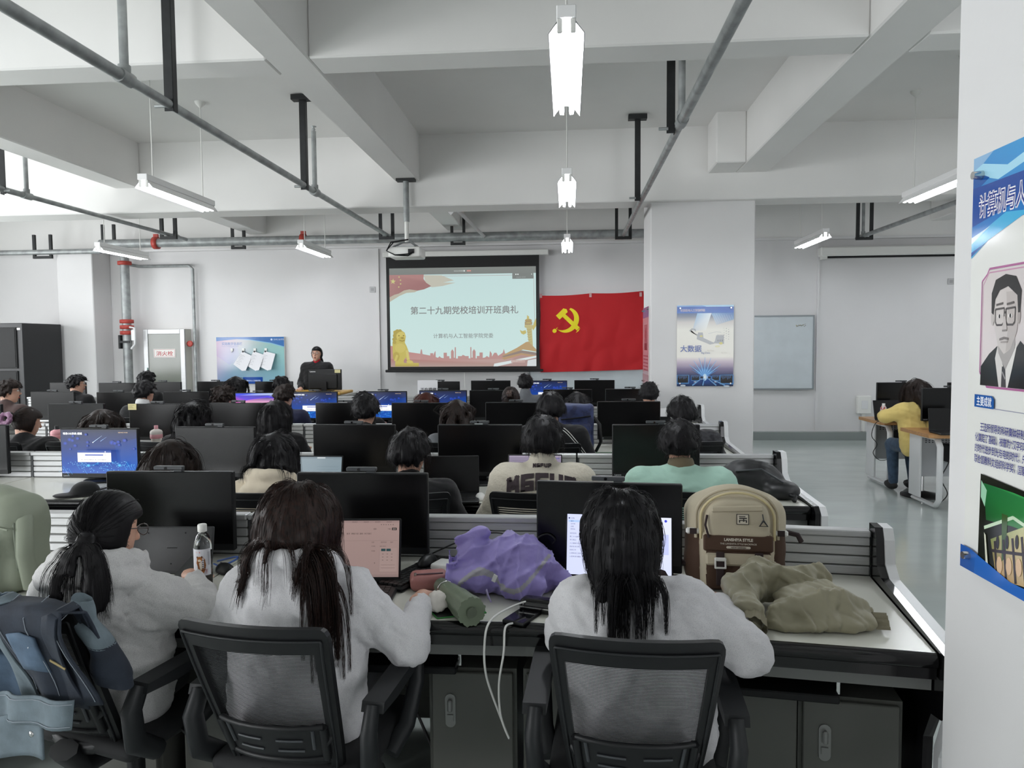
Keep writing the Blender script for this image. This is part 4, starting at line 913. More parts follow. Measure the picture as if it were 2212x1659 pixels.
# ---------------------------------------------------------------- wooden-topped desks on the right
PERF = mat('perforated_white', '#b9bcbf', .45, noise=(260, .35))
def wood_desk(x, y, label):
    t = thing('wood_top_desk', label, 'desk', (x, y, 0), 0, 'white metal desks with wooden tops')
    L = 1.5; MB().prism([(0, -.28), (.04, -.31), (L, -.31), (L, .31), (.0, .31)], 2, .71, .745).build('desktop', WOOD, t)
    for x0 in (.1, L-.14):
        lf = MB(); pa = [(x0, -.3, .03), (x0, -.3, .62), (x0, -.22, .69), (x0, .2, .69)]
        lf.tube([(x0+.02, .25, .03), (x0+.02, -.2, .03), (x0+.02, -.265, .1), (x0+.02, -.265, .62), (x0+.02, -.21, .69), (x0+.02, .25, .69)], .032, 8, sx=.6, up=(1, 0, 0)); lf.build('leg_frame', WHITEM, t)
        MB().box(x0-.02, x0+.0, .05, .28, .06, .7, b=.004).build('leg_panel', WHITEM, t)
    pn = MB(); N = 0; pn.box(.16, L-.16, .2, .212, .25, .7); pn.build('modesty_panel', PERF, t)
    h = MB()
    for i in range(34):
        for j in range(5): h.box(.2+i*.033, .216+i*.033, .196, .2, .6+j*.02, .61+j*.02)
    tag(h.build('perforation', GREYP, t), kind='stuff')
    MB().box(.35, .8, .0, .18, .42, .6, b=.01).build('equipment_cradle', BLKP, t)
    return t
wood_desk(3.49, 8.64, 'farther wooden-topped white desk where the person in yellow sits')
wood_desk(3.47, 7.5, 'nearer wooden-topped white desk cut by the near column')
def mon_at(x, Y, ztop, label, rz=0, z0=.745):
    t = dup(MON[0], (x, Y, ztop-MH), rz, label)
    for c in t.children:
        if c.name.startswith('stand_base'): c.location.z = z0-(ztop-MH)+.001
    return t
q = U(1946, 826, Y=8.75); mon_at(q.x, 8.75, q.z, 'dark monitor on the farther wooden desk, by the juice bottle')
q = U(2052, 838, Y=7.6); mon_at(q.x, 7.6, q.z, 'dark monitor on the nearer wooden desk beside the column')
q = U(2100, 826, Y=8.8); mon_at(q.x, 8.8, q.z, 'dark monitor mostly hidden behind the near column')
# ---------------------------------------------------------------- people
def hairmat(name, c, c2):
    m = mat(name, c, .5, noise=(60, 0, .35, .7), col2=c2, spec=.22, stretch=(3, 3, .25)); return m  # stretched noise streaks put the sheen of the hair into its colour
HB = hairmat('hair_black', '#110f13', '#070608'); HD = hairmat('hair_dark_brown', '#2a1d18', '#120d0c'); HR = hairmat('hair_reddish', '#4a2018', '#27100c'); HM = hairmat('hair_brown_ends', '#33201a', '#140f0e')
def cloth(name, c, rough=.85, noise=None, c2=None, bump=(220, .25, .002), stretch=None, sheen=.15): return mat(name, c, rough, noise=noise, col2=c2, bump=bump, stretch=stretch, sheen=sheen, spec=.25)
HEATHER = cloth('heather_grey_fleece', '#c9c8c7', noise=(620, .3, .3, .52), c2='#a3a2a3', stretch=(1, 1, .8))
HEATHER2 = cloth('pale_fleece', '#d2d1d3', noise=(620, .3, .28, .48), c2='#a8a6ae')
BLACKC = cloth('black_cloth', '#141416'); CREAM = cloth('cream_cloth', '#d9cdb8'); IVORY = cloth('ivory_knit', '#cfc8b8', bump=(90, .7, .006)); MINT = cloth('mint_cloth', '#a9cdbd', bump=(40, .2, .006)); NAVY = cloth('navy_cloth', '#20233c'); BROWNC = cloth('brown_cloth', '#4a3a38'); GREYC = cloth('grey_cloth', '#6f7276'); WHITEC = cloth('white_cloth', '#d4d4d4'); YELLOWC = cloth('yellow_fleece', '#d9c278'); DENIM = cloth('denim', '#44586e', noise=(25, .35), bump=(260, .3, .002)); REDC = cloth('red_knit', '#a01024'); PANTS = cloth('dark_trousers', '#24262b')
PLAID = cloth('plaid_cloth', '#3c3c40', noise=(30, .6, .4, .6))
def hand_sdf(P, w, R, s=1., curl=.5, side=1):
    'w wrist, R columns: x toward thumb, y along fingers, z back of hand'
    q = (P-np.asarray(w, np.float32))@R/s
    d = smin(sd_cone(q, (0, -.05, 0), (0, .02, 0), .026, .028), sd_ell(q, (-.002, .055, 0), (.040, .045, .017)), .02)
    for i, (x, L) in enumerate(((.028, .068), (.009, .076), (-.011, .071), (-.030, .056))):
        p = np.array((x, .088-.004*abs(i-1), 0.)); a = -.15-curl*.35; r = .0088-.0006*i*(i == 3)
        for k, f in enumerate((.45, .32, .23)):
            e = p+L*f*np.array((x*1.2*(1-k*.4), math.cos(a), math.sin(a))); d = smin(d, sd_cone(q, p, e, r, r*.92), .006); p = e; a -= curl*.95; r *= .92
    p = np.array((.03, .02, -.004)); e = p+np.array((.028, .028, -.012)); d = smin(d, sd_cone(q, p, e, .013, .011), .014); d = smin(d, sd_cone(q, e, e+np.array((.008, .03, -.012)), .0105, .008), .006)
    return d*s
def look(y, z):
    y = np.asarray(y, float); y /= np.linalg.norm(y); x = np.cross(y, np.asarray(z, float)); x /= np.linalg.norm(x); z = np.cross(x, y); return np.stack([x, y, z], 1).astype(np.float32)
def scalp(d, kind, fr=(.28, .5)):
    x, y, z = d[:, 0], d[:, 1], d[:, 2]
    ok = ~((y > fr[0]) & (z < fr[1])) & (z > -.72)
    if kind in ('short', 'crop'): ok &= ~((np.abs(x) > .62) & (z < -.12) & (y > -.35)) & ~((z < -.52))
    return ok
def march(p, v, L, S, H, Rh, rs, lay, samp, grav, curl, rng, keep=.7, cl=.006, wmax=None):
    N = len(p); out = np.empty((N, S, 3), np.float32); out[:, 0] = p; ds = (L/(S-1))[:, None]
    ph = rng.rand(N, 3)*6; am = curl
    for s in range(1, S):
        g = np.zeros((N, 3)); g[:, 2] = -1
        n = np.stack([np.sin(ph[:, 0]+s*1.1), np.sin(ph[:, 1]+s*.9), .3*np.sin(ph[:, 2]+s)], 1)
        v = v*keep+g*grav*min(1, .3+s*.12)+n*am; v /= np.maximum(np.linalg.norm(v, axis=1, keepdims=True), 1e-6)
        p = p+v*ds
        q = (p-H)@Rh; r = rs+lay[:, None]; k = np.linalg.norm(q/r, axis=1); ins = k < 1
        if ins.any():
            q2 = q.copy(); q2[ins] = q[ins]/k[ins][:, None]; p = H+q2@Rh.T
        if samp is not None:
            f, gr = samp(p); off = cl+lay*.6; m = f < off
            if m.any(): p[m] += (gr[m]*(off[m]-np.maximum(f[m], -.06))[:, None])
        if wmax:
            q = (p-H)@Rh; lo_ = q[:, 2] < .03; lim = wmax+(.112-wmax)*np.clip((q[:, 2]+.14)/.13, 0, 1); q[:, 0] = np.where(lo_, np.clip(q[:, 0], -lim, lim)*.8+q[:, 0]*.2, q[:, 0]); p = H+q@Rh.T
        v = (p-out[:, s-1]); v /= np.maximum(np.linalg.norm(v, axis=1, keepdims=True), 1e-6)
        out[:, s] = p
    return out
def make_hair(parent, H, Rh, samp, st, m, q, seed):
    rng = np.random.RandomState(seed); kind = st.get('kind', 'short'); rs = np.array((.079, .097, .108))*st.get('scale', 1.)
    n = {3: 330, 2: 190, 1: 110}[q]; S = {3: 22, 2: 14, 1: 9}[q]; kids = {3: 12, 2: 7, 1: 3}[q]
    i = np.arange(n*2)+.5; phi = np.arccos(1-2*i/(n*2)); th = PI*(1+5**.5)*i
    d = np.stack([np.cos(th)*np.sin(phi), np.sin(th)*np.sin(phi), np.cos(phi)], 1); d = d[scalp(d, kind, st.get('front', (.28, .5)))]; d += rng.normal(size=d.shape)*.03; d /= np.linalg.norm(d, axis=1, keepdims=True)
    N = len(d); c = np.array(st.get('crown', (0, -.35, .94))); c = c/np.linalg.norm(c)
    t = d-c*(d@c)[:, None]; t /= np.maximum(np.linalg.norm(t, axis=1, keepdims=True), 1e-3); t += rng.normal(size=t.shape)*st.get('mess', .15)
    lay = rng.rand(N)*st.get('vol', .015); L0 = st.get('len', .07)
    if kind in ('short', 'crop'):
        L = L0*(.75+.5*rng.rand(N))*np.where(d[:, 2] < -.1, .55, 1.)*np.where(d[:, 2] < -.4, .7, 1.); grav = st.get('grav', .12); r0 = .0085; v = t+d*st.get('lift', .25)*.35
    else:
        L = (L0*(.86+.22*rng.rand(N))+np.maximum(0, d[:, 2])*.06)*np.where(d[:, 1] > .1, .82, 1.); grav = .42; r0 = .0085; v = t*.9+d*.02
    root = H+(d*(rs*.96))@Rh.T; v = v@Rh.T; v /= np.linalg.norm(v, axis=1, keepdims=True)
    paths = []; rads = []; loose = []
    tt = np.linspace(0, 1, S)
    if kind in ('pony', 'bun'):
        T = np.asarray(st['tie'], float); Tl = (T-H)@Rh; td = Tl/np.linalg.norm(Tl); P = np.empty((N, S, 3))
        for s in range(S):
            u = tt[s]; w_ = d*(1-u)+td*u*1.0; w_ /= np.linalg.norm(w_, axis=1, keepdims=True)
            rr = rs*(1.03+lay[:, None]*4*math.sin(PI*u)); P[:, s] = H+(w_*rr)@Rh.T
            if u > .8: P[:, s] = P[:, s]*(1-(u-.8)/.2)+T*(u-.8)/.2+0*P[:, s]
        paths.append(P); rads.append(np.tile(np.full(S, .007), (N, 1)))
        M_ = int(n*.38)
        if kind == 'pony':
            p = T+rng.normal(size=(M_, 3))*.008; v2 = np.tile(np.asarray(st.get('tdir', (0, -.6, -.5)), float), (M_, 1))+rng.normal(size=(M_, 3))*.13; v2 /= np.linalg.norm(v2, axis=1, keepdims=True)
            P = march(p, v2, L0*(.75+.4*rng.rand(M_)), S, H, Rh, rs, np.full(M_, .008), samp, .3, .03, rng, .85, .006)
            paths.append(P); rads.append(np.tile(.0085*(1-.55*tt), (M_, 1)))
        else:
            p = T+rng.normal(size=(M_, 3))*.012; P = np.empty((M_, S, 3)); a0 = rng.rand(M_)*6; rr = .018+.016*rng.rand(M_); ax = rng.normal(size=(M_, 3)); ax[:, 1] += 1.5; ax /= np.linalg.norm(ax, axis=1, keepdims=True)
            e1 = np.cross(ax, (0, 0, 1.)); e1 /= np.linalg.norm(e1, axis=1, keepdims=True); e2 = np.cross(ax, e1)
            for s in range(S): an = a0+tt[s]*4.; P[:, s] = T+np.array((0, -.025, 0))@Rh.T+(e1*np.cos(an)[:, None]+e2*np.sin(an)[:, None])*rr[:, None]
            paths.append(P); rads.append(np.tile(np.full(S, .008), (M_, 1)))
    else:
        P = march(root, v, L, S, H, Rh, rs, lay+.004, samp if kind not in ('short', 'crop') else None, grav, st.get('curl', .03), rng, st.get('keep', .72), .006, st.get('wmax'))
        paths.append(P); rads.append(np.tile(r0*(1-.82*tt**1.6), (N, 1)))
        for wx in st.get('wisps', []):
            p0, v0, L1, k = wx; p = np.asarray(p0)+rng.normal(size=(k, 3))*.013; vv = np.tile(np.asarray(v0, float), (k, 1))+rng.normal(size=(k, 3))*st.get('wn', .12)
            P = march(p, vv, L1*(.6+.5*rng.rand(k)), S, H, Rh, rs, np.full(k, .008), samp, .3, .03, rng, st.get('wk', .8), .006); loose.append(P)
    VV = []; FF = []; b = 0
    def put(V, Q):
        nonlocal b
        VV.append(V); FF.append(Q+b); b += len(V)
    # soft hair mass from the combed guides, fine loose strands over it
    allp = np.concatenate([np.concatenate([P[:, :-1]*(1-u)+P[:, 1:]*u for u in (0, .25, .5, .75)], 1).reshape(-1, 3) for P in paths])
    hh = {3: .0075, 2: .0085, 1: .011}[q]; lo = allp.min(0)-.04; hi = allp.max(0)+.04; n3 = np.ceil((hi-lo)/hh).astype(int)+1
    D3 = np.zeros(tuple(n3), np.float32); ii = np.round((allp-lo)/hh).astype(int); np.add.at(D3, (ii[:, 0], ii[:, 1], ii[:, 2]), 1.); D3 = np.minimum(D3, 1)
    q0 = (np.stack(np.meshgrid(*[lo[k]+hh*np.arange(n3[k]) for k in range(3)], indexing='ij'), -1)-H)@Rh
    D3 = np.maximum(D3, (np.linalg.norm(q0/(rs*1.05+hh*.6), axis=-1) < 1)*(scalp((q0/np.maximum(np.linalg.norm(q0, axis=-1, keepdims=True), 1e-6)).reshape(-1, 3), kind, st.get('front', (.28, .5))).reshape(tuple(n3))))
    for _ in range({3: 2, 2: 2, 1: 1}[q]):
        for ax in range(3): D3 = .5*D3+.25*(np.roll(D3, 1, ax)+np.roll(D3, -1, ax))
    put(*surfnet(st.get('iso', .26)-D3, lo, hh))
    for P, sp_ in [(P, 1.) for P in paths]+[(P, .85) for P in loose]:
        k0 = kids*(2 if sp_ < 1 else 1); Pk = np.repeat(P, k0, 0); off = rng.normal(size=(len(Pk), 1, 3))*{3: .0065, 2: .007, 1: .008}[q]*st.get('spread', 1.)*sp_; wv = np.sin(rng.rand(len(Pk), 1, 3)*6+tt[None, :, None]*rng.uniform(3, 9, (len(Pk), 1, 1)))*.003*(st.get('spread', 1.))
        Pk = Pk+off*((.6+.5*tt[None, :, None]) if sp_ == 1 else (1.2-.8*tt[None, :, None]))+wv*tt[None, :, None]
        put(*strands_np(Pk.astype(np.float32), np.tile({3: .0009, 2: .0012, 1: .002}[q]*(1-.7*tt), (len(Pk), 1)).astype(np.float32), 3))
    return link('hair', mesh_np('hair', np.concatenate(VV), np.concatenate(FF), m), parent)
def person(label, x, y, zt, hair, hm, cl, cm, q=1, head=(0, .1), yaw=0., pitch=-.1, roll=0., sw=.165, bulk=1., arms=None, seed=1, rz=0., skin=None, stand=False, collar=None, face=False, glasses=False, hands=(False, False), legs=True, pants=None, shz=0., fold=.009, inner=None):
    t = thing('person', label, 'person', (x, y, 0), rz); sk = skin or SKIN
    H = np.array((head[0], head[1], zt-.13), float); Rh = rotm(pitch, roll, yaw).astype(float)
    hip = .95 if stand else .53; sz = zt-.325+shz; nb = np.array((head[0]*.6, head[1]*.75-.01, sz+.035))
    ch = np.array((head[0]*.4, head[1]*.65, sz-.1))
    A = arms or [((-(sw+.1), .10, sz-.24), (-.14, .34, .80)), ((sw+.1, .10, sz-.24), (.14, .34, .80))]
    SH = [np.array((s*sw+head[0]*.4, head[1]*.62, sz-.025)) for s in (-1, 1)]
    # --- body: one continuous figure
    pts = [H]+[np.array(p) for a in A for p in a]+SH
    lo = np.min(pts, 0)-.15; hi = np.max(pts, 0)+.15; lo[2] = hip-.15; hi[2] = zt+.02; lo[1] = min(lo[1], -.18)
    F = Field(lo, hi, {3: .0085, 2: .011, 1: .0135}[q]); P = F.P
    def hd(p): return H+Rh@np.array(p)
    RhF = Rh.astype(np.float32)
    d = sd_ell(P, hd((0, -.008, .018)), (.073, .092, .1), RhF)
    d = smin(d, sd_ell(P, hd((0, .03, -.05)), (.056, .062, .068), RhF), .03)
    d = smin(d, sd_cone(P, hd((0, .088, .012)), hd((0, .106, -.022)), .008, .0125), .012)
    d = smin(d, sd_ell(P, hd((0, .062, -.103)), (.024, .02, .018), RhF), .02)
    for s in (-1, 1):
        d = smin(d, sd_ell(P, hd((s*.074, -.004, -.008)), (.011, .02, .032), RhF), .008)
        d = smax(d, -sd_ell(P, hd((s*.031, .094, .012)), (.017, .012, .011), RhF), .012)
    d = smin(d, sd_cone(P, nb-np.array((0, 0, .03)), hd((0, -.022, -.07)), .055*min(bulk, 1.1), .05), .025)
    d = smin(d, sd_cone(P, (0, 0, hip+.02), ch, .095, .09), .05); d = smin(d, sd_cone(P, SH[0], SH[1], .055, .055), .05)
    for s, (e, w_) in zip((0, 1), A):
        d = smin(d, sd_cone(P, SH[s], e, .045, .036), .03); d = smin(d, sd_cone(P, e, w_, .036, .025), .02)
        if not hands[s] and q < 3:
            ax = np.array(w_)-np.array(e); d = smin(d, hand_sdf(P, np.array(w_), look(ax*(1, 1, .2), (0, 0, 1)), 1., .5), .01)
    V, Q = surfnet(d.reshape(F.n), F.lo, F.h)
    parts = [(V, Q)]
    for s, (e, w_) in zip((0, 1), A):
        if hands[s] or q == 3:
            hs = hands[s] or dict(dir=None, curl=.6); ax = np.array(w_)-np.array(e); dr = hs['dir'] if hs.get('dir') is not None else ax*(1, 1, .15)
            Fh = Field(np.array(w_)-.13, np.array(w_)+.2, .0042); RR = look(dr, hs.get('up', (0, 0, 1)))
            if s == 0: RR = RR*np.array((-1, 1, 1), np.float32)
            vq = surfnet(hand_sdf(Fh.P, np.array(w_), RR, .98, hs.get('curl', .5)).reshape(Fh.n), Fh.lo, Fh.h); parts.append(vq)
    b = 0; VV = []; QQ = []
    for v_, q_ in parts: VV.append(v_); QQ.append(q_+b); b += len(v_)
    link('body', mesh_np('body', np.concatenate(VV), np.concatenate(QQ), sk), t)
    # --- garment
    k = bulk; lo2 = np.min([np.array(p) for a in A for p in a]+SH+[np.array((0, 0, hip))], 0)-.14; hi2 = np.max([np.array(p) for a in A for p in a]+SH, 0)+.16; lo2[2] = hip-.16; hi2[2] = max(sz+.19, hi2[2]); lo2[1] = min(lo2[1], -.25); lo2[0] = min(lo2[0], -.25); hi2[0] = max(hi2[0], .25)
    G = Field(lo2, hi2, {3: .0085, 2: .0115, 1: .016}[q]); P = G.P; Y2 = P*np.array((1, 1.0, 1), np.float32)
    c = None
    for s in (-1, 1):
        a = sd_cone(Y2, (s*.085, -.0, hip), np.array((s*.095, 0, 0))+ch, .125*k, .118*k); c = a if c is None else smin(c, a, .08)
    c = smin(c, sd_cone(P, SH[0], SH[1], .078*k, .078*k), .07)
    c = smin(c, sd_cone(P, nb-np.array((0, .015, .06)), nb+np.array((0, -.015, .015)), .095, .068), .05)
    slv = 1.
    for s, (e, w_) in zip((0, 1), A):
        e = np.array(e); w_ = np.array(w_); ax = (w_-e)/np.linalg.norm(w_-e); c = smin(c, sd_cone(P, SH[s], e, .070*k, .062*k), .045); c = smin(c, sd_cone(P, e, w_-ax*.05, .060*k, .045*k), .025)
        c = smin(c, sd_cone(P, w_-ax*.055, w_-ax*.02, .037*k, .034*k), .012)
    if cl in ('hoodie', 'hoodup'):
        up = .0 if cl == 'hoodie' else .015
        Rt = rotm(-.32, 0, 0); hc = nb+np.array((0, -.02, .045+up))
        c = smin(c, sd_tor(P, hc, .100, .040, Rt, 1.05), .02)
        if cl == 'hoodie':
            b1 = sd_ell(P, nb+np.array((0, -.115, -.06)), (.15, .07, .125)); b1 = smax(b1, -sd_ell(P, nb+np.array((0, -.05, .05)), (.075, .075, .08)), .02); c = smin(c, b1, .025)
            for s_ in (-1, 1): c = smin(c, sd_cone(P, nb+np.array((s_*.115, -.09, .0)), nb+np.array((s_*.01, -.185, -.15)), .02, .026), .014)
            c = smin(c, sd_cone(P, nb+np.array((-.07, -.16, -.04)), nb+np.array((.08, -.165, -.06)), .022, .022), .012)
        else:
            c = smin(c, sd_tor(P, hc+np.array((0, -.02, -.05)), .125, .040, rotm(-.4, 0, 0), 1.0), .012)
            c = smin(c, sd_ell(P, nb+np.array((0, -.11, -.05)), (.13, .05, .09)), .03)
        c = smax(c, -sd_cone(P, hc+np.array((0, .0, -.01)), hc+np.array((0, -.03, .13)), .064, .088), .012)
    if cl == 'jacket': c = smin(c, sd_tor(P, nb+np.array((0, -.008, .022)), .066, .016, rotm(-.25, 0, 0)), .02)
    if cl == 'stand': c = smin(c, sd_cone(P, nb+np.array((0, -.01, -.0)), nb+np.array((0, -.012, .055)), .078, .07), .015)
    if cl == 'crew': c = smin(c, sd_tor(P, nb+np.array((0, -.006, .012)), .069, .012, rotm(-.3, 0, 0)), .012)
    # sagging folds, strongest on the sleeves and the waist
    c = c+folds(P, fold, 17, seed, (1, 1, .8), True)+folds(P, fold*.45, 46, seed+5, (1, 1, 1.5))
    c = smax(c, -(P[:, 2]-(hip-.11+.012*np.sin(P[:, 0]*31))), .02)
    g = G.mesh('garment', c, [cm], t); g.data.name = 'garment'
    if collar: 
        cf = Field(nb-.14, nb+.14, .008); cd_ = sd_cone(cf.P, nb+np.array((0, -.012, -.0)), nb+np.array((0, -.014, .05)), .079, .070); cd_ = smax(cd_, -sd_cone(cf.P, nb+np.array((0, .0, 0)), nb+np.array((0, .0, .1)), .056, .058), .005); cf.mesh('collar', cd_, [collar], t)
    if inner:
        cf = Field(nb-.16, nb+.16, .008); cd_ = sd_cone(cf.P, nb+np.array((0, .02, -.08)), nb+np.array((0, .006, .06)), .075, .057); cf.mesh('undershirt', cd_, [inner], t)
    if legs:
        Lg = Field((-.3, -.25, 0.02), (.3, .75, hip+.15), .022); P = Lg.P; l = None
        for s in (-1, 1):
            kn = (s*.1, .42, .5) if not stand else (s*.09, .01, .5); an = (s*.11, .36, .1) if not stand else (s*.09, -.01, .09)
            a = smin(sd_cone(P, (s*.085, 0, hip), kn, .09, .07), sd_cone(P, kn, an, .068, .05), .03); l = a if l is None else smin(l, a, .03)
        Lg.mesh('trousers', l, [pants or PANTS], t)
        for s in (-1, 1):
            o = (s*.11, .41, .05) if not stand else (s*.09, .05, .05); MB().ell(o, (.045, .12, .05), None, 10).build('shoe', RUBBER, t)
    SAMP[label] = (t, G.sampler(c), zt)
    make_hair(t, H, Rh, SAMP[label][1], hair, hm, q, seed)
    if hair.get('kind') == 'pony':
        T = Vector(hair['tie']); td = Vector(hair.get('tdir', (0, -.6, -.5))).normalized(); MB().tube([T-td*.015, T+td*.012], .02, 12).build('hair_tie', BLACKC, t)
    if face:
        for s in (-1, 1):
            p = hd((s*.031, .078, .012)); e = MB().ell(p, (.0125, .0125, .0105)).build('eye', mat('eye_white', '#e0dcd8', .3), t); p2 = hd((s*.031, .0895, .012)); MB().ell(p2, (.0055, .003, .0055)).build('iris', mat('iris_dark', '#1c120e', .3), e)
            MB().tube([hd((s*.048, .082, .03)), hd((s*.034, .09, .036)), hd((s*.018, .092, .032))], .003, 5).build('eyebrow', HB, t)
        m = MB(); m.ell(hd((0, .086, -.062)), (.021, .008, .012)); m.build('lips', mat('lip', '#9c5048', .5), t)
        MB().ell(hd((0, .0915, -.0625)), (.013, .004, .0075)).build('mouth', mat('mouth_dark', '#3a1614', .5), t)
    if glasses:
        m = MB(); gm = mat('glasses_frame', '#3a3232', .3)
        for s in (-1, 1):
            m.tube([hd((s*.034+.026*math.cos(a)*1.05, .103-.004*abs(math.cos(a)), .008+.018*math.sin(a))) for a in [2*PI*j/14 for j in range(15)]], .0018, 5)
            m.tube([hd((s*.06, .1, .014)), hd((s*.075, .05, .012)), hd((s*.079, -.01, .006))], .0018, 5)
        m.tube([hd((-.009, .107, .012)), hd((.009, .107, .012))], .0018, 5); m.build('glasses', gm, t)
    return t
SAMP = {}
def headpos(px, py, Y): p = U(px, py, Y=Y); return p.x, p.z
# ---------------------------------------------------------------- the three people in the nearest row
LONG = dict(kind='long', len=.42, vol=.02, curl=.03)
def rel(P, x, y): return (P[0]-x, P[1]-y, P[2])
X1, Y1 = -1.49, 2.17
tie = (.05, -.02, 1.062)
p1 = person('person with a low black ponytail in a grey-white hoodie, beside the denim jacket', X1, Y1, 1.205, dict(kind='pony', len=.27, tie=(.045, -.13, 1.075), tdir=(-.02, -.45, -1), vol=.008), HB, 'hoodup', HEATHER, 3, head=(.03, -.01), yaw=-.45, pitch=-.28, sw=.165, bulk=.97, fold=.014, seed=11, shz=.0,
            arms=[((-.26, .07, .76), (-.1, .33, .79)), ((.33, .05, .78), (.12, .33, .80))], glasses=True, hands=(False, dict(dir=(-.5, 1, .1), curl=.7)))
X2, Y2 = -.83, 2.10
p2 = person('person with long straight brown-black hair in a pale hoodie, centre of nearest row', X2, Y2, 1.235, dict(kind='long', len=.26, vol=.014, curl=.02, wmax=.085, crown=(0, .1, 1), wisps=[((.07, -.06, 1.03), (.1, -.3, -1), .33, 44), ((.085, -.06, 1.03), (.2, -.3, -1), .33, 16), ((.03, -.07, 1.0), (.05, -.3, -1), .25, 6)]), HM, 'hoodie', HEATHER2, 3, head=(-.005, .06), yaw=-.12, pitch=-.1, sw=.16, bulk=1.03, fold=.013, seed=22,
            arms=[((-.24, .07, .77), (-.05, .33, .79)), ((.34, .04, .73), (.335, .26, .795))], hands=(False, dict(dir=(.1, 1, -.15), curl=.9, up=(0, .2, 1))))
X3, Y3 = .215, 2.07
p3 = person('person with long layered black hair in a pale crewneck, beside the backpack', X3, Y3, 1.225, dict(kind='long', len=.145, vol=.014, curl=.05, wmax=.085, wn=.3, wk=.9, crown=(.02, .0, 1), mess=.2, wisps=[((-.09, -.08, 1.0), (-.5, -.5, -.8), .22, 5), ((-.07, -.08, 1.0), (-.3, -.6, -1), .26, 6), ((-.02, -.08, 1.0), (.15, -.6, -1), .19, 4), ((-.05, -.08, 1.0), (-.05, -.6, -1), .2, 4), ((.03, -.08, 1.0), (.3, -.6, -.8), .14, 3)]), HB, 'crew', HEATHER2, 3, head=(-.06, .06), yaw=.05, pitch=-.2, sw=.15, bulk=1.05, fold=.011, seed=33,
            arms=[((-.22, .08, .77), (-.08, .34, .79)), ((.295, -.02, .77), (.27, .30, .80))], hands=(False, dict(dir=(-.25, 1, -.1), curl=1.0)))
c = chair(-.775, 2.13, -.13, 'mesh office chair of the person with brown-black hair', True)
chair(.185, 2.10, -.06, 'mesh office chair nearest the aisle, behind the layered black hair', True)
chair(-1.445, 2.24, -.3, 'mesh office chair with a denim jacket over its back', True)
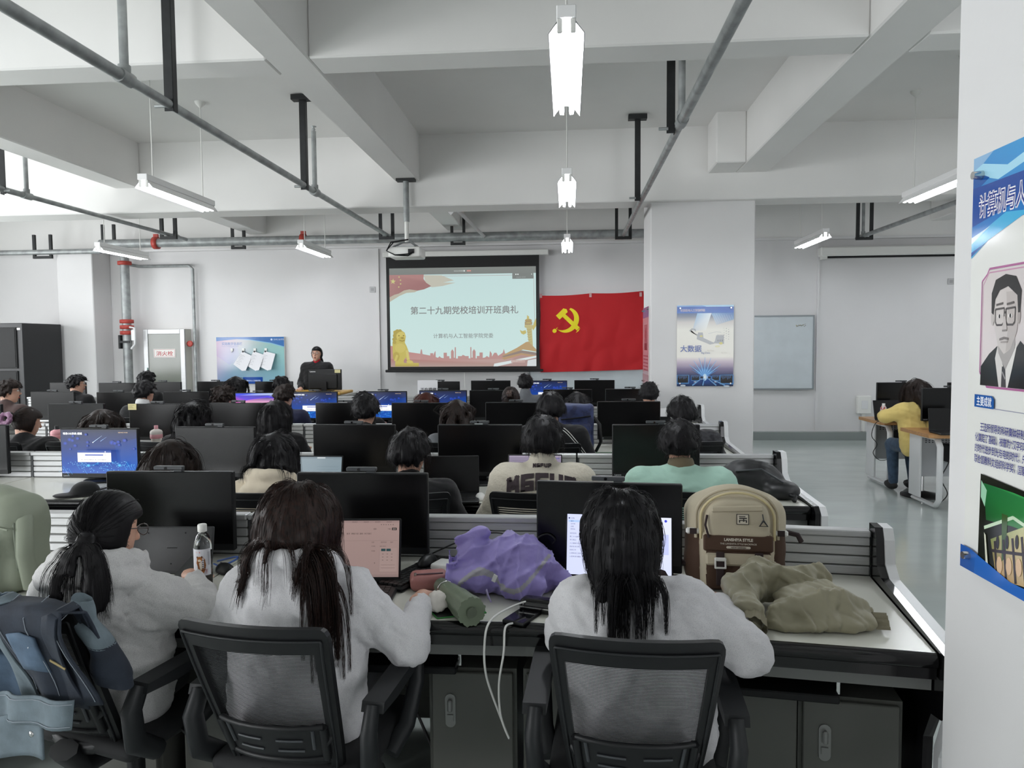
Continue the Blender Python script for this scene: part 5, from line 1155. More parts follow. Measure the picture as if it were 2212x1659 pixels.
# ---------------------------------------------------------------- second to farthest rows: (pixel of head top, hair style, garment ...)
BOY = dict(kind='short', len=.05, vol=.006, lift=.1, mess=.3, grav=.2); CROP = dict(kind='crop', len=.03, vol=.004, lift=.2); BOB = dict(kind='long', len=.18, vol=.014, curl=.07, wmax=.115); CURL = dict(kind='long', len=.24, vol=.022, curl=.24, mess=.4, spread=1.4, wmax=.12); GIRL = dict(kind='long', len=.30, vol=.012, curl=.03, wmax=.095); MUSH = dict(kind='short', len=.075, vol=.009, lift=.05, mess=.22, grav=.35)
cast = [
 # row 2
 (365, 945, 3.82, GIRL, HD, 'crew', BLACKC, 2, dict(yaw=-.3, pitch=-.25), 'person whose straight dark brown hair shows above the nearest left monitor'),
 (592, 930, 3.80, dict(kind='long', len=.2, vol=.014, curl=.1, mess=.2, wmax=.12), HB, 'hoodie', CREAM, 2, dict(bulk=1.1, sw=.17), 'person with wavy black hair in a cream hoodie, second row'),
 (885, 921, 3.80, MUSH, HB, 'crew', BLACKC, 2, dict(yaw=-.35, sw=.185, arms=None), 'person with bowl-cut black hair in a black top, second row'),
 (1172, 893, 3.84, MUSH, HB, 'stand', IVORY, 2, dict(sw=.19, bulk=1.15, yaw=.05, pitch=-.05), 'person in an ivory jacket with big dark letters across the back'),
 (1468, 902, 3.9, BOY, HB, 'jacket', MINT, 2, dict(sw=.2, bulk=1.18, yaw=-.1, collar=cloth('olive_collar', '#6f6450')), 'person in a mint green jacket with a brown collar'),
 # row 3
 (58, 875, 5.55, dict(kind='bun', tie=(-.05, -.06, 1.13), vol=.01, len=.1), HD, 'crew', BLACKC, 2, dict(yaw=-.5, pitch=-.3, bulk=1.25, sw=.19), 'person in a black coat with a mauve scrunchie in the hair'),
 (217, 880, 5.6, GIRL, HD, 'crew', BLACKC, 1, dict(pitch=-.3), 'person with straight dark hair showing above the lit blue screen'),
 (415, 865, 5.6, CURL, HB, 'crew', BLACKC, 2, dict(), 'person with curly black shoulder-length hair in the third row'),
 (594, 862, 5.6, BOB, HB, 'crew', BLACKC, 2, dict(sw=.17, bulk=1.1), 'person with a black wavy bob in dark clothes, third row'),
 (790, 850, 5.6, BOY, HB, 'jacket', BLACKC, 2, dict(yaw=-.1, sw=.19), 'person with short black hair and visible ears in a black jacket'),
 (987, 860, 5.6, GIRL, HD, 'crew', GREYC, 1, dict(), 'person with long straight dark hair left of the aisle monitors, third row'),
 (1190, 843, 5.6, MUSH, HB, 'crew', BLACKC, 2, dict(sw=.19, bulk=1.1, head=(-.02, .12)), 'person in a black track jacket with white piping'),
 (1473, 853, 5.7, MUSH, HB, 'crew', PLAID, 2, dict(sw=.19, yaw=.1, bulk=1.1, head=(-.03, .1)), 'person in a dark plaid shirt at the aisle end of the third row'),
 # row 4
 (18, 818, 7.3, BOY, HD, 'jacket', BROWNC, 1, dict(yaw=-.9, glasses=True, face=True), 'person with glasses and a brown jacket at the far left, fourth row'),
 (312, 820, 7.4, BOY, HB, 'jacket', BLACKC, 1, dict(yaw=-.3, collar=WHITEC), 'person with black hair and a white collar, fourth row'),
 (482, 833, 7.4, dict(kind='short', len=.06, vol=.015, mess=.5, lift=.5), HD, 'crew', BLACKC, 1, dict(), 'person with messy short brown hair, fourth row'),
 (614, 828, 7.4, BOY, HD, 'crew', NAVY, 1, dict(sw=.19, yaw=-.25), 'person in a navy sweater before the lit blue screen'),
 (783, 845, 7.5, BOY, HB, 'crew', BLACKC, 1, dict(), 'person whose dark hair peeks over the head of the person in black'),
 (920, 845, 7.4, BOB, HR, 'crew', BROWNC, 1, dict(), 'person with reddish brown hair before the lit blue screen, fourth row'),
 (1103, 832, 7.4, dict(kind='bun', tie=(.0, -.07, 1.13), vol=.01, len=.1), HD, 'crew', BLACKC, 1, dict(), 'person with pinned-up hair and a claw clip'),
 (1247, 844, 7.4, BOB, HB, 'crew', BLACKC, 1, dict(), 'person whose dark hair shows just above the camouflage backpack'),
 (1402, 823, 7.5, CROP, HB, 'crew', WHITEC, 1, dict(sw=.19, hairtop=.07), 'person with undercut black hair in a white shirt, fourth row'),
 # row 5
 (165, 807, 9.15, BOY, HB, 'jacket', BLACKC, 1, dict(yaw=-.85, glasses=True, face=True), 'person with glasses and tousled hair facing right, farthest row'),
 (316, 800, 9.15, BOY, HB, 'crew', BLACKC, 1, dict(), 'person whose black hair shows in front of the hydrant cabinet'),
 (508, 811, 9.15, GIRL, HB, 'crew', BLACKC, 1, dict(), 'person with smooth black hair in front of the notice board'),
 (607, 811, 9.15, BOY, HB, 'crew', NAVY, 1, dict(), 'person with short hair at the right edge of the notice board'),
 (1135, 806, 9.2, CROP, HB, 'stand', GREYC, 1, dict(sw=.185, pitch=-.05), 'person with cropped hair in a grey top, farthest row'),
]
for i, (px, py, Y, hs, hm, cl, cm, q, kw, lab) in enumerate(cast):
    x, z = headpos(px, py, Y); kw = dict(kw); kw.pop('hairtop', None); hd_ = kw.pop('head', (0, .1)); hs = dict(hs)
    if 'tie' in hs: T = np.array(hs['tie']); hs['tie'] = (hd_[0]+T[0], hd_[1]-.075+T[1]*.4, z-.09)
    if kw.get('arms', 1) is None: kw.pop('arms')
    person(lab, x-hd_[0], Y-hd_[1], z-.005, hs, hm, cl, cm, q, head=hd_, seed=100+i*7, legs=q > 1 or i % 3 == 0, **kw)
    chl = lab.replace('person', 'chair of the person', 1)
    ca = random.Random(i).uniform(-.2, .2); chair(x-hd_[0], Y-hd_[1]+.06, ca, ' '.join(chl.split()[:16]))
chair(-3.35, 3.72, -.35, 'empty office chair at the left edge of the second row')
# presenter behind the lectern
x, z = headpos(683, 747, 11.45)
person('presenter in a black coat and red turtleneck, speaking behind the lectern', x, 11.45, z, dict(kind='pony', len=.3, tie=(-.03, -.12, z-.2), tdir=(-.3, -.2, -1), vol=.003, front=(.12, .6)), HB, 'jacket', BLACKC, 2, head=(0, -.02), rz=PI, stand=True, face=True, glasses=True, sw=.18, bulk=1.05, seed=77, inner=REDC, pitch=0.,
       arms=[((-.27, -.03, z-.6), (-.2, .2, z-.68)), ((.27, -.03, z-.6), (.2, .2, z-.68))])
# person in yellow on the right
x, z = headpos(1992, 817, 8.0)
person('person in a pale yellow top and jeans at the wooden desk', x-.02, 7.9, z, dict(kind='long', len=.34, vol=.008, curl=.015, wmax=.09), HD, 'crew', YELLOWC, 2, head=(.0, .12), yaw=.3, pitch=-.1, sw=.18, bulk=1.15, seed=88, pants=DENIM, rz=.1,
       arms=[((-.33, .16, .84), (-.2, .42, .80)), ((.28, .12, .82), (.12, .40, .80))])
t = thing('stool', 'black round stool under the person in yellow', 'stool', (x-.02, 7.92, 0)); MB().lathe([(.02, .42), (.17, .42), (.185, .44), (.175, .465), (.02, .47)], 20).build('seat', BLKP, t); MB().cyl((0, 0, .05), .025, .37, 12).build('pole', CHROME, t); MB().lathe([(.2, 0), (.2, .02), (.06, .05), (.02, .06)], 20).build('base', BLKP, t)
# ---------------------------------------------------------------- helpers for soft goods
def blob(name, lo, hi, h, fn, mats, parent=None, loc=(0, 0, 0), fmat=None, rz=0.):
    F = Field(lo, hi, h); return F.mesh(name, fn(F.P), mats if isinstance(mats, list) else [mats], parent, loc, (0, 0, rz), fmat)
def on_surface(samp, x, z, y0=-.45, y1=.3, off=.003):
    'first point of a solid met when looking along +y'
    x = np.asarray(x, float); z = np.asarray(z, float); y = np.full(len(x), y0); hit = np.zeros(len(x), bool)
    for s in range(220):
        p = np.stack([x, y, z], 1); f, g = samp(p); hit |= f < off; y = np.where(hit, y, y+.0035)
    return np.stack([x, y, z], 1)
GLY = {'M': [((0, 0), (.06, 1)), ((.06, 1), (.5, .35)), ((.5, .35), (.94, 1)), ((.94, 1), (1, 0))], 'G': [((1, 1), (0, 1)), ((0, 1), (0, 0)), ((0, 0), (1, 0)), ((1, 0), (1, .45)), ((1, .45), (.5, .45))], 'F': [((0, 0), (0, 1)), ((0, 1), (1, 1)), ((0, .48), (.9, .48))], 'U': [((0, 1), (0, .1)), ((0, .1), (.3, 0)), ((.3, 0), (.7, 0)), ((.7, 0), (1, .1)), ((1, .1), (1, 1))], 'P': [((0, 0), (0, 1)), ((0, 1), (.8, 1)), ((.8, 1), (1, .8)), ((1, .8), (.85, .42)), ((.85, .42), (0, .42))]}
def lettering_on(t, samp, s, x, z, h, w, gap, th, arc, m):
    'bold block letters laid on a garment: strokes of width th, letter box w x h, the line bent by arc'
    W = len(s)*w+(len(s)-1)*gap; V = []; F = []
    for i, ch in enumerate(s):
        x0 = x-W/2+i*(w+gap)
        for (ax, ay), (bx, by) in GLY[ch]:
            a = np.array((x0+th/2+ax*(w-th), ay*(h-th)+th/2)); b = np.array((x0+th/2+bx*(w-th), by*(h-th)+th/2)); d = (b-a)/np.linalg.norm(b-a); n = np.array((-d[1], d[0]))*th/2; a = a-d*th/2; b = b+d*th/2
            k = max(2, int(np.linalg.norm(b-a)/.008)); j = max(1, int(th/.008)); o = len(V)
            for q in range(k+1):
                for r in range(j+1): V.append(a+(b-a)*q/k+n*(2*r/j-1))
            F += [[o+q*(j+1)+r, o+q*(j+1)+r+1, o+(q+1)*(j+1)+r+1, o+(q+1)*(j+1)+r] for q in range(k) for r in range(j)]
    V = np.array(V); P = on_surface(samp, V[:, 0], V[:, 1]+z-arc*((V[:, 0]-x)/(W/2))**2, off=.0075)
    return link('lettering', mesh_np('lettering', P, F, m, smooth=True), t)
def bend(o, R):
    for v in o.data.vertices: a = v.co.x/R; r = R-v.co.y; v.co.x = r*math.sin(a); v.co.y = -r*math.cos(a)
def cable(name, label, pts, r, m, n=8):
    'smooth cable through points'
    P = [Vector(p) for p in pts]; out = []
    for i in range(len(P)-1):
        a, b, c, d = P[max(i-1, 0)], P[i], P[i+1], P[min(i+2, len(P)-1)]
        for k in range(n): u = k/n; out.append(.5*((2*b)+(c-a)*u+(2*a-5*b+4*c-d)*u*u+(3*b-a-3*c+d)*u**3))
    out.append(P[-1]); return tag(MB().tube(out, r, 6).build(name, m), label, 'cable')
def wp(px, py, z=DH): p = U(px, py, z=z); return (p.x, p.y, z)
TOP = DH+.001
# ---------------------------------------------------------------- laptops (origin: hinge centre at desk level, screen faces -y)
def laptop(label, x, y, rz, W=.33, D=.225, tilt=.25, art=None, body=BLKP, z=TOP, emit=SCREENON):
    t = thing('laptop', label, 'laptop', (x, y, z), rz)
    b = MB().box(-W/2, W/2, -D, 0, .0, .018, b=.005).build('base', body, t)
    k = MB()
    for r in range(5):
        for c in range(14): k.box(-W*.44+c*W*.063, -W*.44+c*W*.063+W*.054, -D*.32-r*D*.1, -D*.32-r*D*.1+D*.085, .018, .0205)
    tag(k.build('keyboard', mat('laptop_keys', '#0c0c0d', .5), t), kind='stuff'); MB().box(-W*.16, W*.16, -D*.95, -D*.78, .018, .0185).build('touchpad', GREYP, t)
    H = D*.98; l = MB().box(-W/2, W/2, -.004, .006, 0, H, b=.004).build('lid', body, t, (0, 0, .014), (-tilt, 0, 0))
    if art: a = art(W-.014, H-.028); a.build('lit_page', emit, l, (0, -.0045, .02))
    else: MB().box(-W/2+.006, W/2-.006, -.0048, -.004, .016, H-.006).build('screen', SCREENOFF, l)
    return t
def page_pink(W, H):
    a = Art(W, H, 330, 205); a.rect(0, 0, 330, 205, '#b59a94', '#a88f8a'); a.rect(0, 0, 330, 8, '#a98f8b'); a.rect(0, 196, 330, 9, '#9d8682')
    for k in range(4): a.text('新标签页', 150+k*44, 7, 5, '#5d4c4a')
    for k in range(6): a.ell(262+k*9, 15, 1.6, 1.6, '#4a3c3a', 6)
    a.text('搜索', 232, 33, 6, '#4a3c3a'); a.text('下载', 286, 33, 6, '#4a3c3a'); a.rect(303, 26, 18, 9, '#241d1e'); a.text('登录', 306, 33, 6, '#d8c4be')
    a.text('首页  课程介绍  通知  关于我们', 130, 50, 7, '#4a3c3a'); a.line([(110, 73), (325, 73)], .7, '#8d7873')
    for k, s in enumerate(('状态', '提交时间', '操作')): a.text(s, 226+k*36, 81, 5.5, '#5d4c4a')
    a.text('已完成', 226, 95, 5, '#4a3c3a'); a.text('2025-04-25', 258, 95, 5, '#4a3c3a'); a.text('已完成', 226, 112, 5, '#4a3c3a')
    a.rect(258, 100, 66, 86, '#b39a94'); a.line([(258, 100), (258, 186), (324, 186)], .8, '#927d78'); a.rect(264, 102, 17, 9, '#2e4c50'); a.rect(284, 102, 17, 9, '#2e4c50')
    for k in range(3):
        for j in range(3): a.rect(268+k*17, 120+j*11, 6, 2, '#7d6965')
    for k in range(2): a.line([(265, 160+k*11), (318, 160+k*11)], 1, '#7d6965')
    a.poly([(240, 150), (243, 154), (241, 154), (240, 157)], '#2a2220'); return a
def page_blue(W, H):
    a = Art(W, H, 300, 190); a.rect(0, 0, 300, 190, '#dfe2f4', '#ced4ee'); a.rect(0, 0, 300, 6, '#b4b8e0'); a.rect(0, 6, 48, 184, '#ccd2f4'); a.text('首页 - 浏览器', 8, 5, 4.5, '#50557a'); a.rect(4, 26, 42, 6, '#a9c4f4')
    a.ell(6, 20, 2.5, 2.5, '#3a3f66', 8); a.text('文档', 11, 22, 5, '#2a2c40')
    for k, s in enumerate(('首页', '云文档', '云盘', '回收站')): a.text(s, 10, 31+k*8, 4.5, '#3a3e58')
    for k, s in enumerate(('我的空间', '第二十九期培训', '学习笔记', '人工智能与社会发展', '组织生活记录', '支部工作', '心得体会汇总表', '入党申请书模板')): a.text(s, 8, 68+k*10, 4.8, '#2f3350')
    for k in range(9): a.line([(62, 40+k*15), (190+(k*37) % 90, 40+k*15)], 1.6, '#8d92b4')
    a.ell(284, 20, 4, 4, '#3d46c8', 10); a.text('分享', 262, 22, 5, '#4a4f70'); a.rect(262, 60, 30, 60, '#bcc3ec'); return a
def page_pale(W, H):
    a = Art(W, H, 300, 190); a.rect(0, 0, 300, 190, '#9dafb8', '#8ea3ae'); a.rect(0, 0, 300, 10, '#8a9aa4'); a.rect(150, 2, 50, 8, '#e4ecf0')
    for k in range(6): a.ell(252+k*8, 16, 1.5, 1.5, '#6d7c86', 6)
    for k in range(7): a.line([(150, 60+k*18), (282, 60+k*18)], 1.2, '#7f929c')
    return a
def page_mauve(W, H):
    a = Art(W, H, 300, 190); a.rect(0, 0, 300, 190, '#a398b0', '#9a8fa8'); a.rect(0, 0, 300, 9, '#b9aec4'); a.rect(270, 14, 22, 6, '#7a76b4')
    for k in range(14): a.line([(20, 30+k*11), (200+(k*41) % 80, 30+k*11)], 1.5, '#7d728c')
    return a
SCR2 = mat('dim_screen', vcol=True, emit=.62, rough=.3)
laptop('open laptop with a pinkish page on its screen, beside the long brown-black hair', -.795, 2.60, .06, .34, .24, .2, page_pink, emit=SCR2)
laptop('lit tablet-like laptop half hidden by the layered black hair', .185, 2.66, -.1, .40, .265, .2, page_blue)
laptop('open laptop with a pale page beside the cream hoodie, second row', -1.53, 4.25, 0, .32, .22, .2, page_pale, emit=SCR2)
laptop('open black laptop with a dark screen, left of the white mouse', -.69, 4.2, .12, .33, .23, .16)
laptop('open laptop with a mauve page in front of the ivory jacket', -.2, 4.33, 0, .33, .22, .2, page_mauve, emit=SCR2)
laptop('laptop open behind the juice bottle on the farther wooden desk', 3.66, 8.55, .2, .33, .22, .2, z=.746)
laptop('dark laptop with its lid towards the aisle on the nearer wooden desk', 3.72, 7.38, .0, .34, .23, .12, z=.746)
t = thing('leaning_laptop', 'closed dark laptop leaning against the monitor beside the ponytail', 'laptop', ((U(358, 1246, z=TOP)).x, 2.70, TOP), .06); t.rotation_euler = (-.22, 0, .06)
MB().box(-.16, .16, 0, .02, .0, .185, b=.006, seg=2).build('bottom_cover', mat('laptop_bottom', '#2b2c2e', .5, noise=(60, .1)), t)
m = MB()
for x, z in ((-.1, .16), (.05, .16), (-.12, .04), (.0, .04), (.12, .06)): m.cyl((x, -.0015, z), .003, .002, 8, axis=1)
m.box(-.02, .02, -.001, 0, .1, .104); tag(m.build('screw', BLKG, t), kind='stuff')
MB().box(-.14, .14, -.002, .0, .005, .012, b=.001).build('rubber_strip', RUBBER, t)
# ---------------------------------------------------------------- water bottle
p = wp(441, 1272); t = thing('water_bottle', 'clear plastic water bottle with a white cap and tiger label', 'bottle', (p[0], p[1], TOP))
R0 = .032; prof = [(.004, .003), (.024, .0), (.031, .006), (.0315, .03), (R0, .035), (R0, .165), (.031, .175), (.022, .2), (.0135, .212), (.013, .226)]
MB().lathe(prof, 24).build('bottle', mat('bottle_plastic', '#f4f8fa', .04, trans=1.), t)
MB().lathe([(.01, .006), (.029, .01), (.029, .145), (.002, .146)], 20).build('water', mat('water', '#eef4f6', .0, trans=1.), t)
MB().lathe([(.016, .216), (.0165, .22), (.0165, .24), (.014, .243), (.002, .243)], 20).build('cap', WHITEP, t)
a = Art(.09, .098, 90, 98, step=.00008)
for k in range(10): a.rect(k*9, 0, 9, 98, '#e2e3ea'); a.n -= 1
a.n += 1; a.rect(34, 8, 16, 6, '#c02028')
for k in range(6): a.rect(34+k*2.5, 10, 1.5, 2, '#f0d0d0')
a.poly([(40, 32), (46, 28), (58, 28), (66, 36), (70, 60), (66, 80), (60, 92), (54, 92), (54, 70), (48, 92), (40, 92), (42, 66), (36, 50)], '#b06a30'); a.ell(48, 36, 10, 10, '#b8743a'); a.ell(40, 29, 3, 4, '#6a3a1c'); a.ell(56, 28, 3, 4, '#6a3a1c'); a.ell(48, 41, 6, 5, '#e8dcc8'); a.poly([(46, 50), (56, 46), (60, 70), (50, 78)], '#e4d8c8'); a.ell(45, 35, 1.3, 1.3, '#201510', 6); a.ell(51, 35, 1.3, 1.3, '#201510', 6)
for k in range(6): a.line([(56, 42+k*7), (68, 40+k*7)], 2, '#2a1a12'); a.line([(40, 46+k*6), (47, 49+k*6)], 1.6, '#2a1a12')
a.text('1588', 74, 92, 9, '#b03a40', rot=-PI/2); 
for k in range(2): a.line([(78+k*4, 10), (78+k*4, 60)], 1.5, '#7a7c88')
o = a.build('label', PRINT, t, (0, 0, .058)); bend(o, R0+.0006)
# ---------------------------------------------------------------- small things on the nearest desks
def mouse(label, x, y, rz, m, z=TOP):
    t = thing('computer_mouse', label, 'mouse', (x, y, z), rz)
    blob('shell', (-.04, -.07, -.004), (.04, .07, .045), .0045, lambda P: smax(sd_ell(P, (0, 0, .004), (.031, .058, .034)), -(P[:, 2]-.0), .004), m, t)
    MB().box(-.003, .003, .02, .04, .028, .035, b=.002).build('scroll_wheel', GREYP, t); return t
p = wp(487, 1244); mouse('black mouse just behind the water bottle', p[0]-.02, p[1]+.04, .9, BLKP)
p = wp(1037, 1080); mouse('white mouse beside the black laptop in the second row', p[0], p[1]+.02, .1, WHITEP)
t = thing('keyboard', 'black keyboard pushed behind the pinkish laptop', 'keyboard', (-.585, 2.74, TOP), 1.2)
MB().box(-.2, .2, -.06, .06, 0, .018, b=.006).build('case', BLKP, t); m = MB()
for r in range(5):
    for c in range(18): m.box(-.19+c*.021, -.172+c*.021, -.05+r*.02, -.033+r*.02, .018, .026)
tag(m.build('keys', mat('laptop_keys', '#0c0c0d'), t), kind='stuff')
mouse('black mouse lying on the keyboard behind the pinkish laptop', -.56, 2.80, -.3, BLKP, TOP+.027)
t = thing('power_adapter', 'white power adapter block behind the pink case', 'adapter', (-.455, 2.76, TOP), -.35); MB().box(-.075, .075, -.045, .045, 0, .045, b=.01, seg=3).build('body', WHITEP, t)
a = Art(.05, .03, 50, 30); a.rect(0, 0, 50, 30, '#8f9092'); [a.line([(4, 5+k*5), (46, 5+k*5)], 1.5, '#e0e0e0') for k in range(5)]; o = a.build('rating_label', PRINT, t, (.02, -.01, .0455), (-PI/2, 0, 0))
cable('white_cable', 'thin white cable running to the white power adapter', [(-.62, 2.86, .765), (-.58, 2.845, .775), (-.53, 2.8, .775)], .004, WHITEP)
t = thing('pink_case', 'dusty pink zipped earphone case on the desk', 'case', (-.515, 2.60, TOP), .25)
blob('shell', (-.09, -.07, -.005), (.09, .07, .07), .006, lambda P: smax(sd_box(P, (0, 0, .028), (.07, .048, .032), .024), -(P[:, 2]), .004), mat('pink_leather', '#a8706c', .5, bump=(200, .2, .001)), t)
m = MB(); m.tube([(-.05, -.028, .06), (0, -.03, .0615), (.05, -.028, .06)], .003, 6); m.build('zip', mat('zip_dark', '#5a4048', .4), t); MB().box(-.056, -.046, -.034, -.024, .055, .066, b=.002).build('zip_pull', CHROME, t)
# folded umbrella
a0 = Vector(wp(957, 1268, TOP+.038)); b0 = Vector(wp(1018, 1322, TOP+.042)); ax = (b0-a0); L = ax.length; t = thing('folded_umbrella', 'folded sage green umbrella lying before the purple jacket', 'umbrella', a0, 0); Rq = ax.to_track_quat('Z', 'Y').to_matrix().to_4x4()
G_ = mat('umbrella_green', '#6f7a66', .6, bump=(60, .2, .003))
mb = MB()
def umb(u, v): an = 2*PI*u+1.2*v; r = (.029+.018*v**.7)*(1+.05*math.sin(9*an)+.035*math.sin(21*an+3*v)+.03*math.sin(14*v+an)); return Rq @ Vector((r*math.cos(an), r*math.sin(an), L*(.16+.84*v)))
mb.grid(umb, 72, 14); ce = len(mb.v); mb.add([umb(k/72, 1) for k in range(73)]+[Rq @ Vector((0, 0, L*.985))], [[k, k+1, 73] for k in range(72)], None, True); mb.build('canopy', G_, t)
MB().tube([Rq @ Vector((0, 0, -.02)), Rq @ Vector((0, 0, L*.17))], .028, 16).build('handle', mat('umbrella_handle', '#5d6656', .4), t); MB().tube([Rq @ Vector((0, 0, L*.97)), Rq @ Vector((0, 0, L*1.03))], .017, 16).build('end_cap', mat('umbrella_handle', '#5d6656'), t)
MB().tube([Rq @ Vector((.029*math.cos(k), .029*math.sin(k), L*.1)) for k in [j*2*PI/14 for j in range(15)]], .003, 5).build('wrist_ring', CHROME, t)
# crumpled tissue, snack wrapper
t = tag(blob('crumpled_tissue', (-.06, -.06, -.005), (.06, .06, .08), .0045, lambda P: smax(sd_ell(P, (0, 0, .03), (.032, .03, .034))+folds(P, .010, 70, 4)*1.2, -P[:, 2], .003), mat('tissue_paper', '#d8d3cc', .8), None, (*wp(945, 1322)[:2], TOP)), 'crumpled white tissue at the desk edge by the cuff', 'tissue')
p = wp(515, 1292); t = thing('snack_wrapper', 'torn pink and red snack wrapper on the desk', 'wrapper', (p[0]+.01, p[1], TOP), .3)
MB().grid(lambda u, v: (-.045+.09*u, -.03+.06*v, .018*math.sin(PI*v)*abs(math.sin(2.5*PI*u+v))+.002+.02*u), 10, 6).build('foil', mat('wrapper_pink', '#d8a9ae', .3, noise=(18, 0, .45, .55), col2='#a82a4a'), t)
# mouse pads
def pad(label, pts, z=TOP):
    t = thing('mouse_pad', label, 'mouse pad', (0, 0, z)); MB().prism(pts, 2, 0, .003).build('pad', mat('pad_black', '#131514', .8), t)
    MB().tube([Vector((*q, .002)) for q in pts]+[Vector((*pts[0], .002))], .0022, 5).build('green_edge', mat('pad_green', '#2f8a3a', .6), t)
q = [wp(*c)[:2] for c in ((900, 1290), (1010, 1283), (1050, 1325), (945, 1338))]; pad('black mouse pad with green edging under the umbrella', q)
q = [wp(*c)[:2] for c in ((-60, 1290), (-20, 1265), (45, 1275), (0, 1305))]; pad('green-edged mouse pad beside the sage backpack', [(x, y) for x, y in q][::1])
t = thing('mouse_pad', 'green patterned mouse pad on the third-row desk', 'mouse pad', (.33, 5.85, TOP)); MB().box(-.13, .11, -.1, .1, 0, .003).build('pad', mat('pad_leaf', '#2f5a34', .8, noise=(20, .5)), t)
# phone on the desk edge with its charging cable
a0 = Vector(wp(1133, 1340)); t = thing('smartphone', 'black smartphone charging at the desk edge', 'phone', (a0.x, a0.y+.03, TOP), -.45); MB().box(-.04, .04, -.082, .082, 0, .011, b=.004, seg=2).build('case', BLKP, t); MB().box(-.036, .036, -.078, .078, .011, .0118).build('screen', mat('phone_glass', '#0a0a10', .06), t)
t.location.y += .0
e0 = t.location+Vector((-.036, -.075, .006))
cable('charging_cable', 'white charging cable hanging in a loop from the smartphone', [e0, e0+Vector((-.02, -.04, -.0)), (-.20, 2.17, .70), (-.215, 2.165, .6), (-.21, 2.165, .5), (-.185, 2.165, .43), (-.215, 2.175, .5), (-.255, 2.175, .62), (-.26, 2.175, .72), (-.245, 2.2, .785), (-.19, 2.31, .79), (-.12, 2.39, .785), (-.05, 2.41, .765)], .0036, WHITEP)
t = thing('power_bank', 'black glasses case behind the charging smartphone', 'case', (-.09, 2.38, TOP), -.3); blob('shell', (-.1, -.06, -.005), (.1, .06, .06), .007, lambda P: smax(sd_box(P, (0, 0, .022), (.075, .033, .024), .02), -P[:, 2], .004), BLKG, t)
MB().box(-.07, .07, -.034, -.031, .02, .024).build('seam', CHROME, t)
cable('black_cable', 'black cable coiled beside the water bottle and black mouse', [wp(492, 1236), wp(530, 1222), wp(552, 1225), wp(535, 1236), wp(500, 1240), wp(560, 1216), wp(600, 1212)], .004, RUBBER)
cable('blue_cable', 'blue network cable behind the water bottle', [wp(462, 1218, .76), wp(480, 1222, .77), wp(512, 1207, .785), wp(508, 1203, .79), wp(470, 1212, .76)], .0035, mat('blue_cable', '#3a62b0', .5))
cable('black_cable', 'black cable sagging in the knee hole under the desk', [(-.72, 2.6, .62), (-.6, 2.5, .45), (-.48, 2.42, .25), (-.4, 2.4, .06)], .005, RUBBER)
cable('black_cable', 'thin black cable against the slats behind the purple jacket', [(-.56, 2.9, .79), (-.45, 2.9, .84), (-.33, 2.93, .87), (-.24, 2.92, .86), (-.2, 2.85, .8)], .003, RUBBER)
cable('black_cable', 'thin black cable looping over the purple jacket sleeve', [(-.09, 2.75, .86), (-.05, 2.72, .9), (-.08, 2.72, .925), (-.12, 2.72, .9), (-.1, 2.68, .84), (-.05, 2.6, .79)], .003, RUBBER)
# ---------------------------------------------------------------- purple jacket
PUR = mat('purple_nylon', '#8f82c4', .55, bump=(30, .25, .004), sheen=.2); STRIP = mat('reflective_strip', '#9c9aa0', .35)
def fpur(P):
    d = sd_ell(P, (.03, .03, .075), (.165, .12, .125)); d = smin(d, sd_ell(P, (-.12, .02, .1), (.075, .08, .1)), .03); d = smin(d, sd_ell(P, (-.09, -.06, .055), (.1, .075, .06)), .03)
    d = smin(d, sd_cone(P, (.1, .04, .12), (.215, .03, .04), .045, .04), .04); d = smin(d, sd_ell(P, (.1, -.07, .05), (.09, .06, .06)), .03)
    d = smin(d, sd_cone(P, (-.16, .0, .17), (-.09, .03, .2), .03, .035), .02)
    d = d+folds(P, .034, 17, 3, (1, 1, 1), True)+folds(P, .009, 40, 8, (1, 1, 1), True); return smax(d, -(P[:, 2]-.002), .008)
def strip_sel(c):
    q = c[:, 2]-.075-.35*(c[:, 0]-.02)+.05*np.sin(c[:, 0]*20); return ((np.abs(q) < .010) & (c[:, 1] < .03)).astype(np.int32)
t = thing('purple_jacket', 'crumpled lilac nylon jacket with grey reflective strips', 'jacket', (-.235, 2.585, TOP), -.2)
blob('cloth', (-.24, -.18, -.01), (.29, .2, .26), .0055, fpur, [PUR, STRIP], t, fmat=strip_sel)
MB().tube([(-.02, -.145, .05), (-.01, -.16, .035), (.0, -.158, .012), (-.012, -.15, .02), (-.02, -.148, .048)], .003, 5).build('drawcord', mat('lilac_cord', '#a9a0c8', .5), t); MB().box(-.034, -.02, -.135, -.13, .075, .1).build('care_tag', WHITEC, t, (0, -.012, 0), (0, .4, 0))
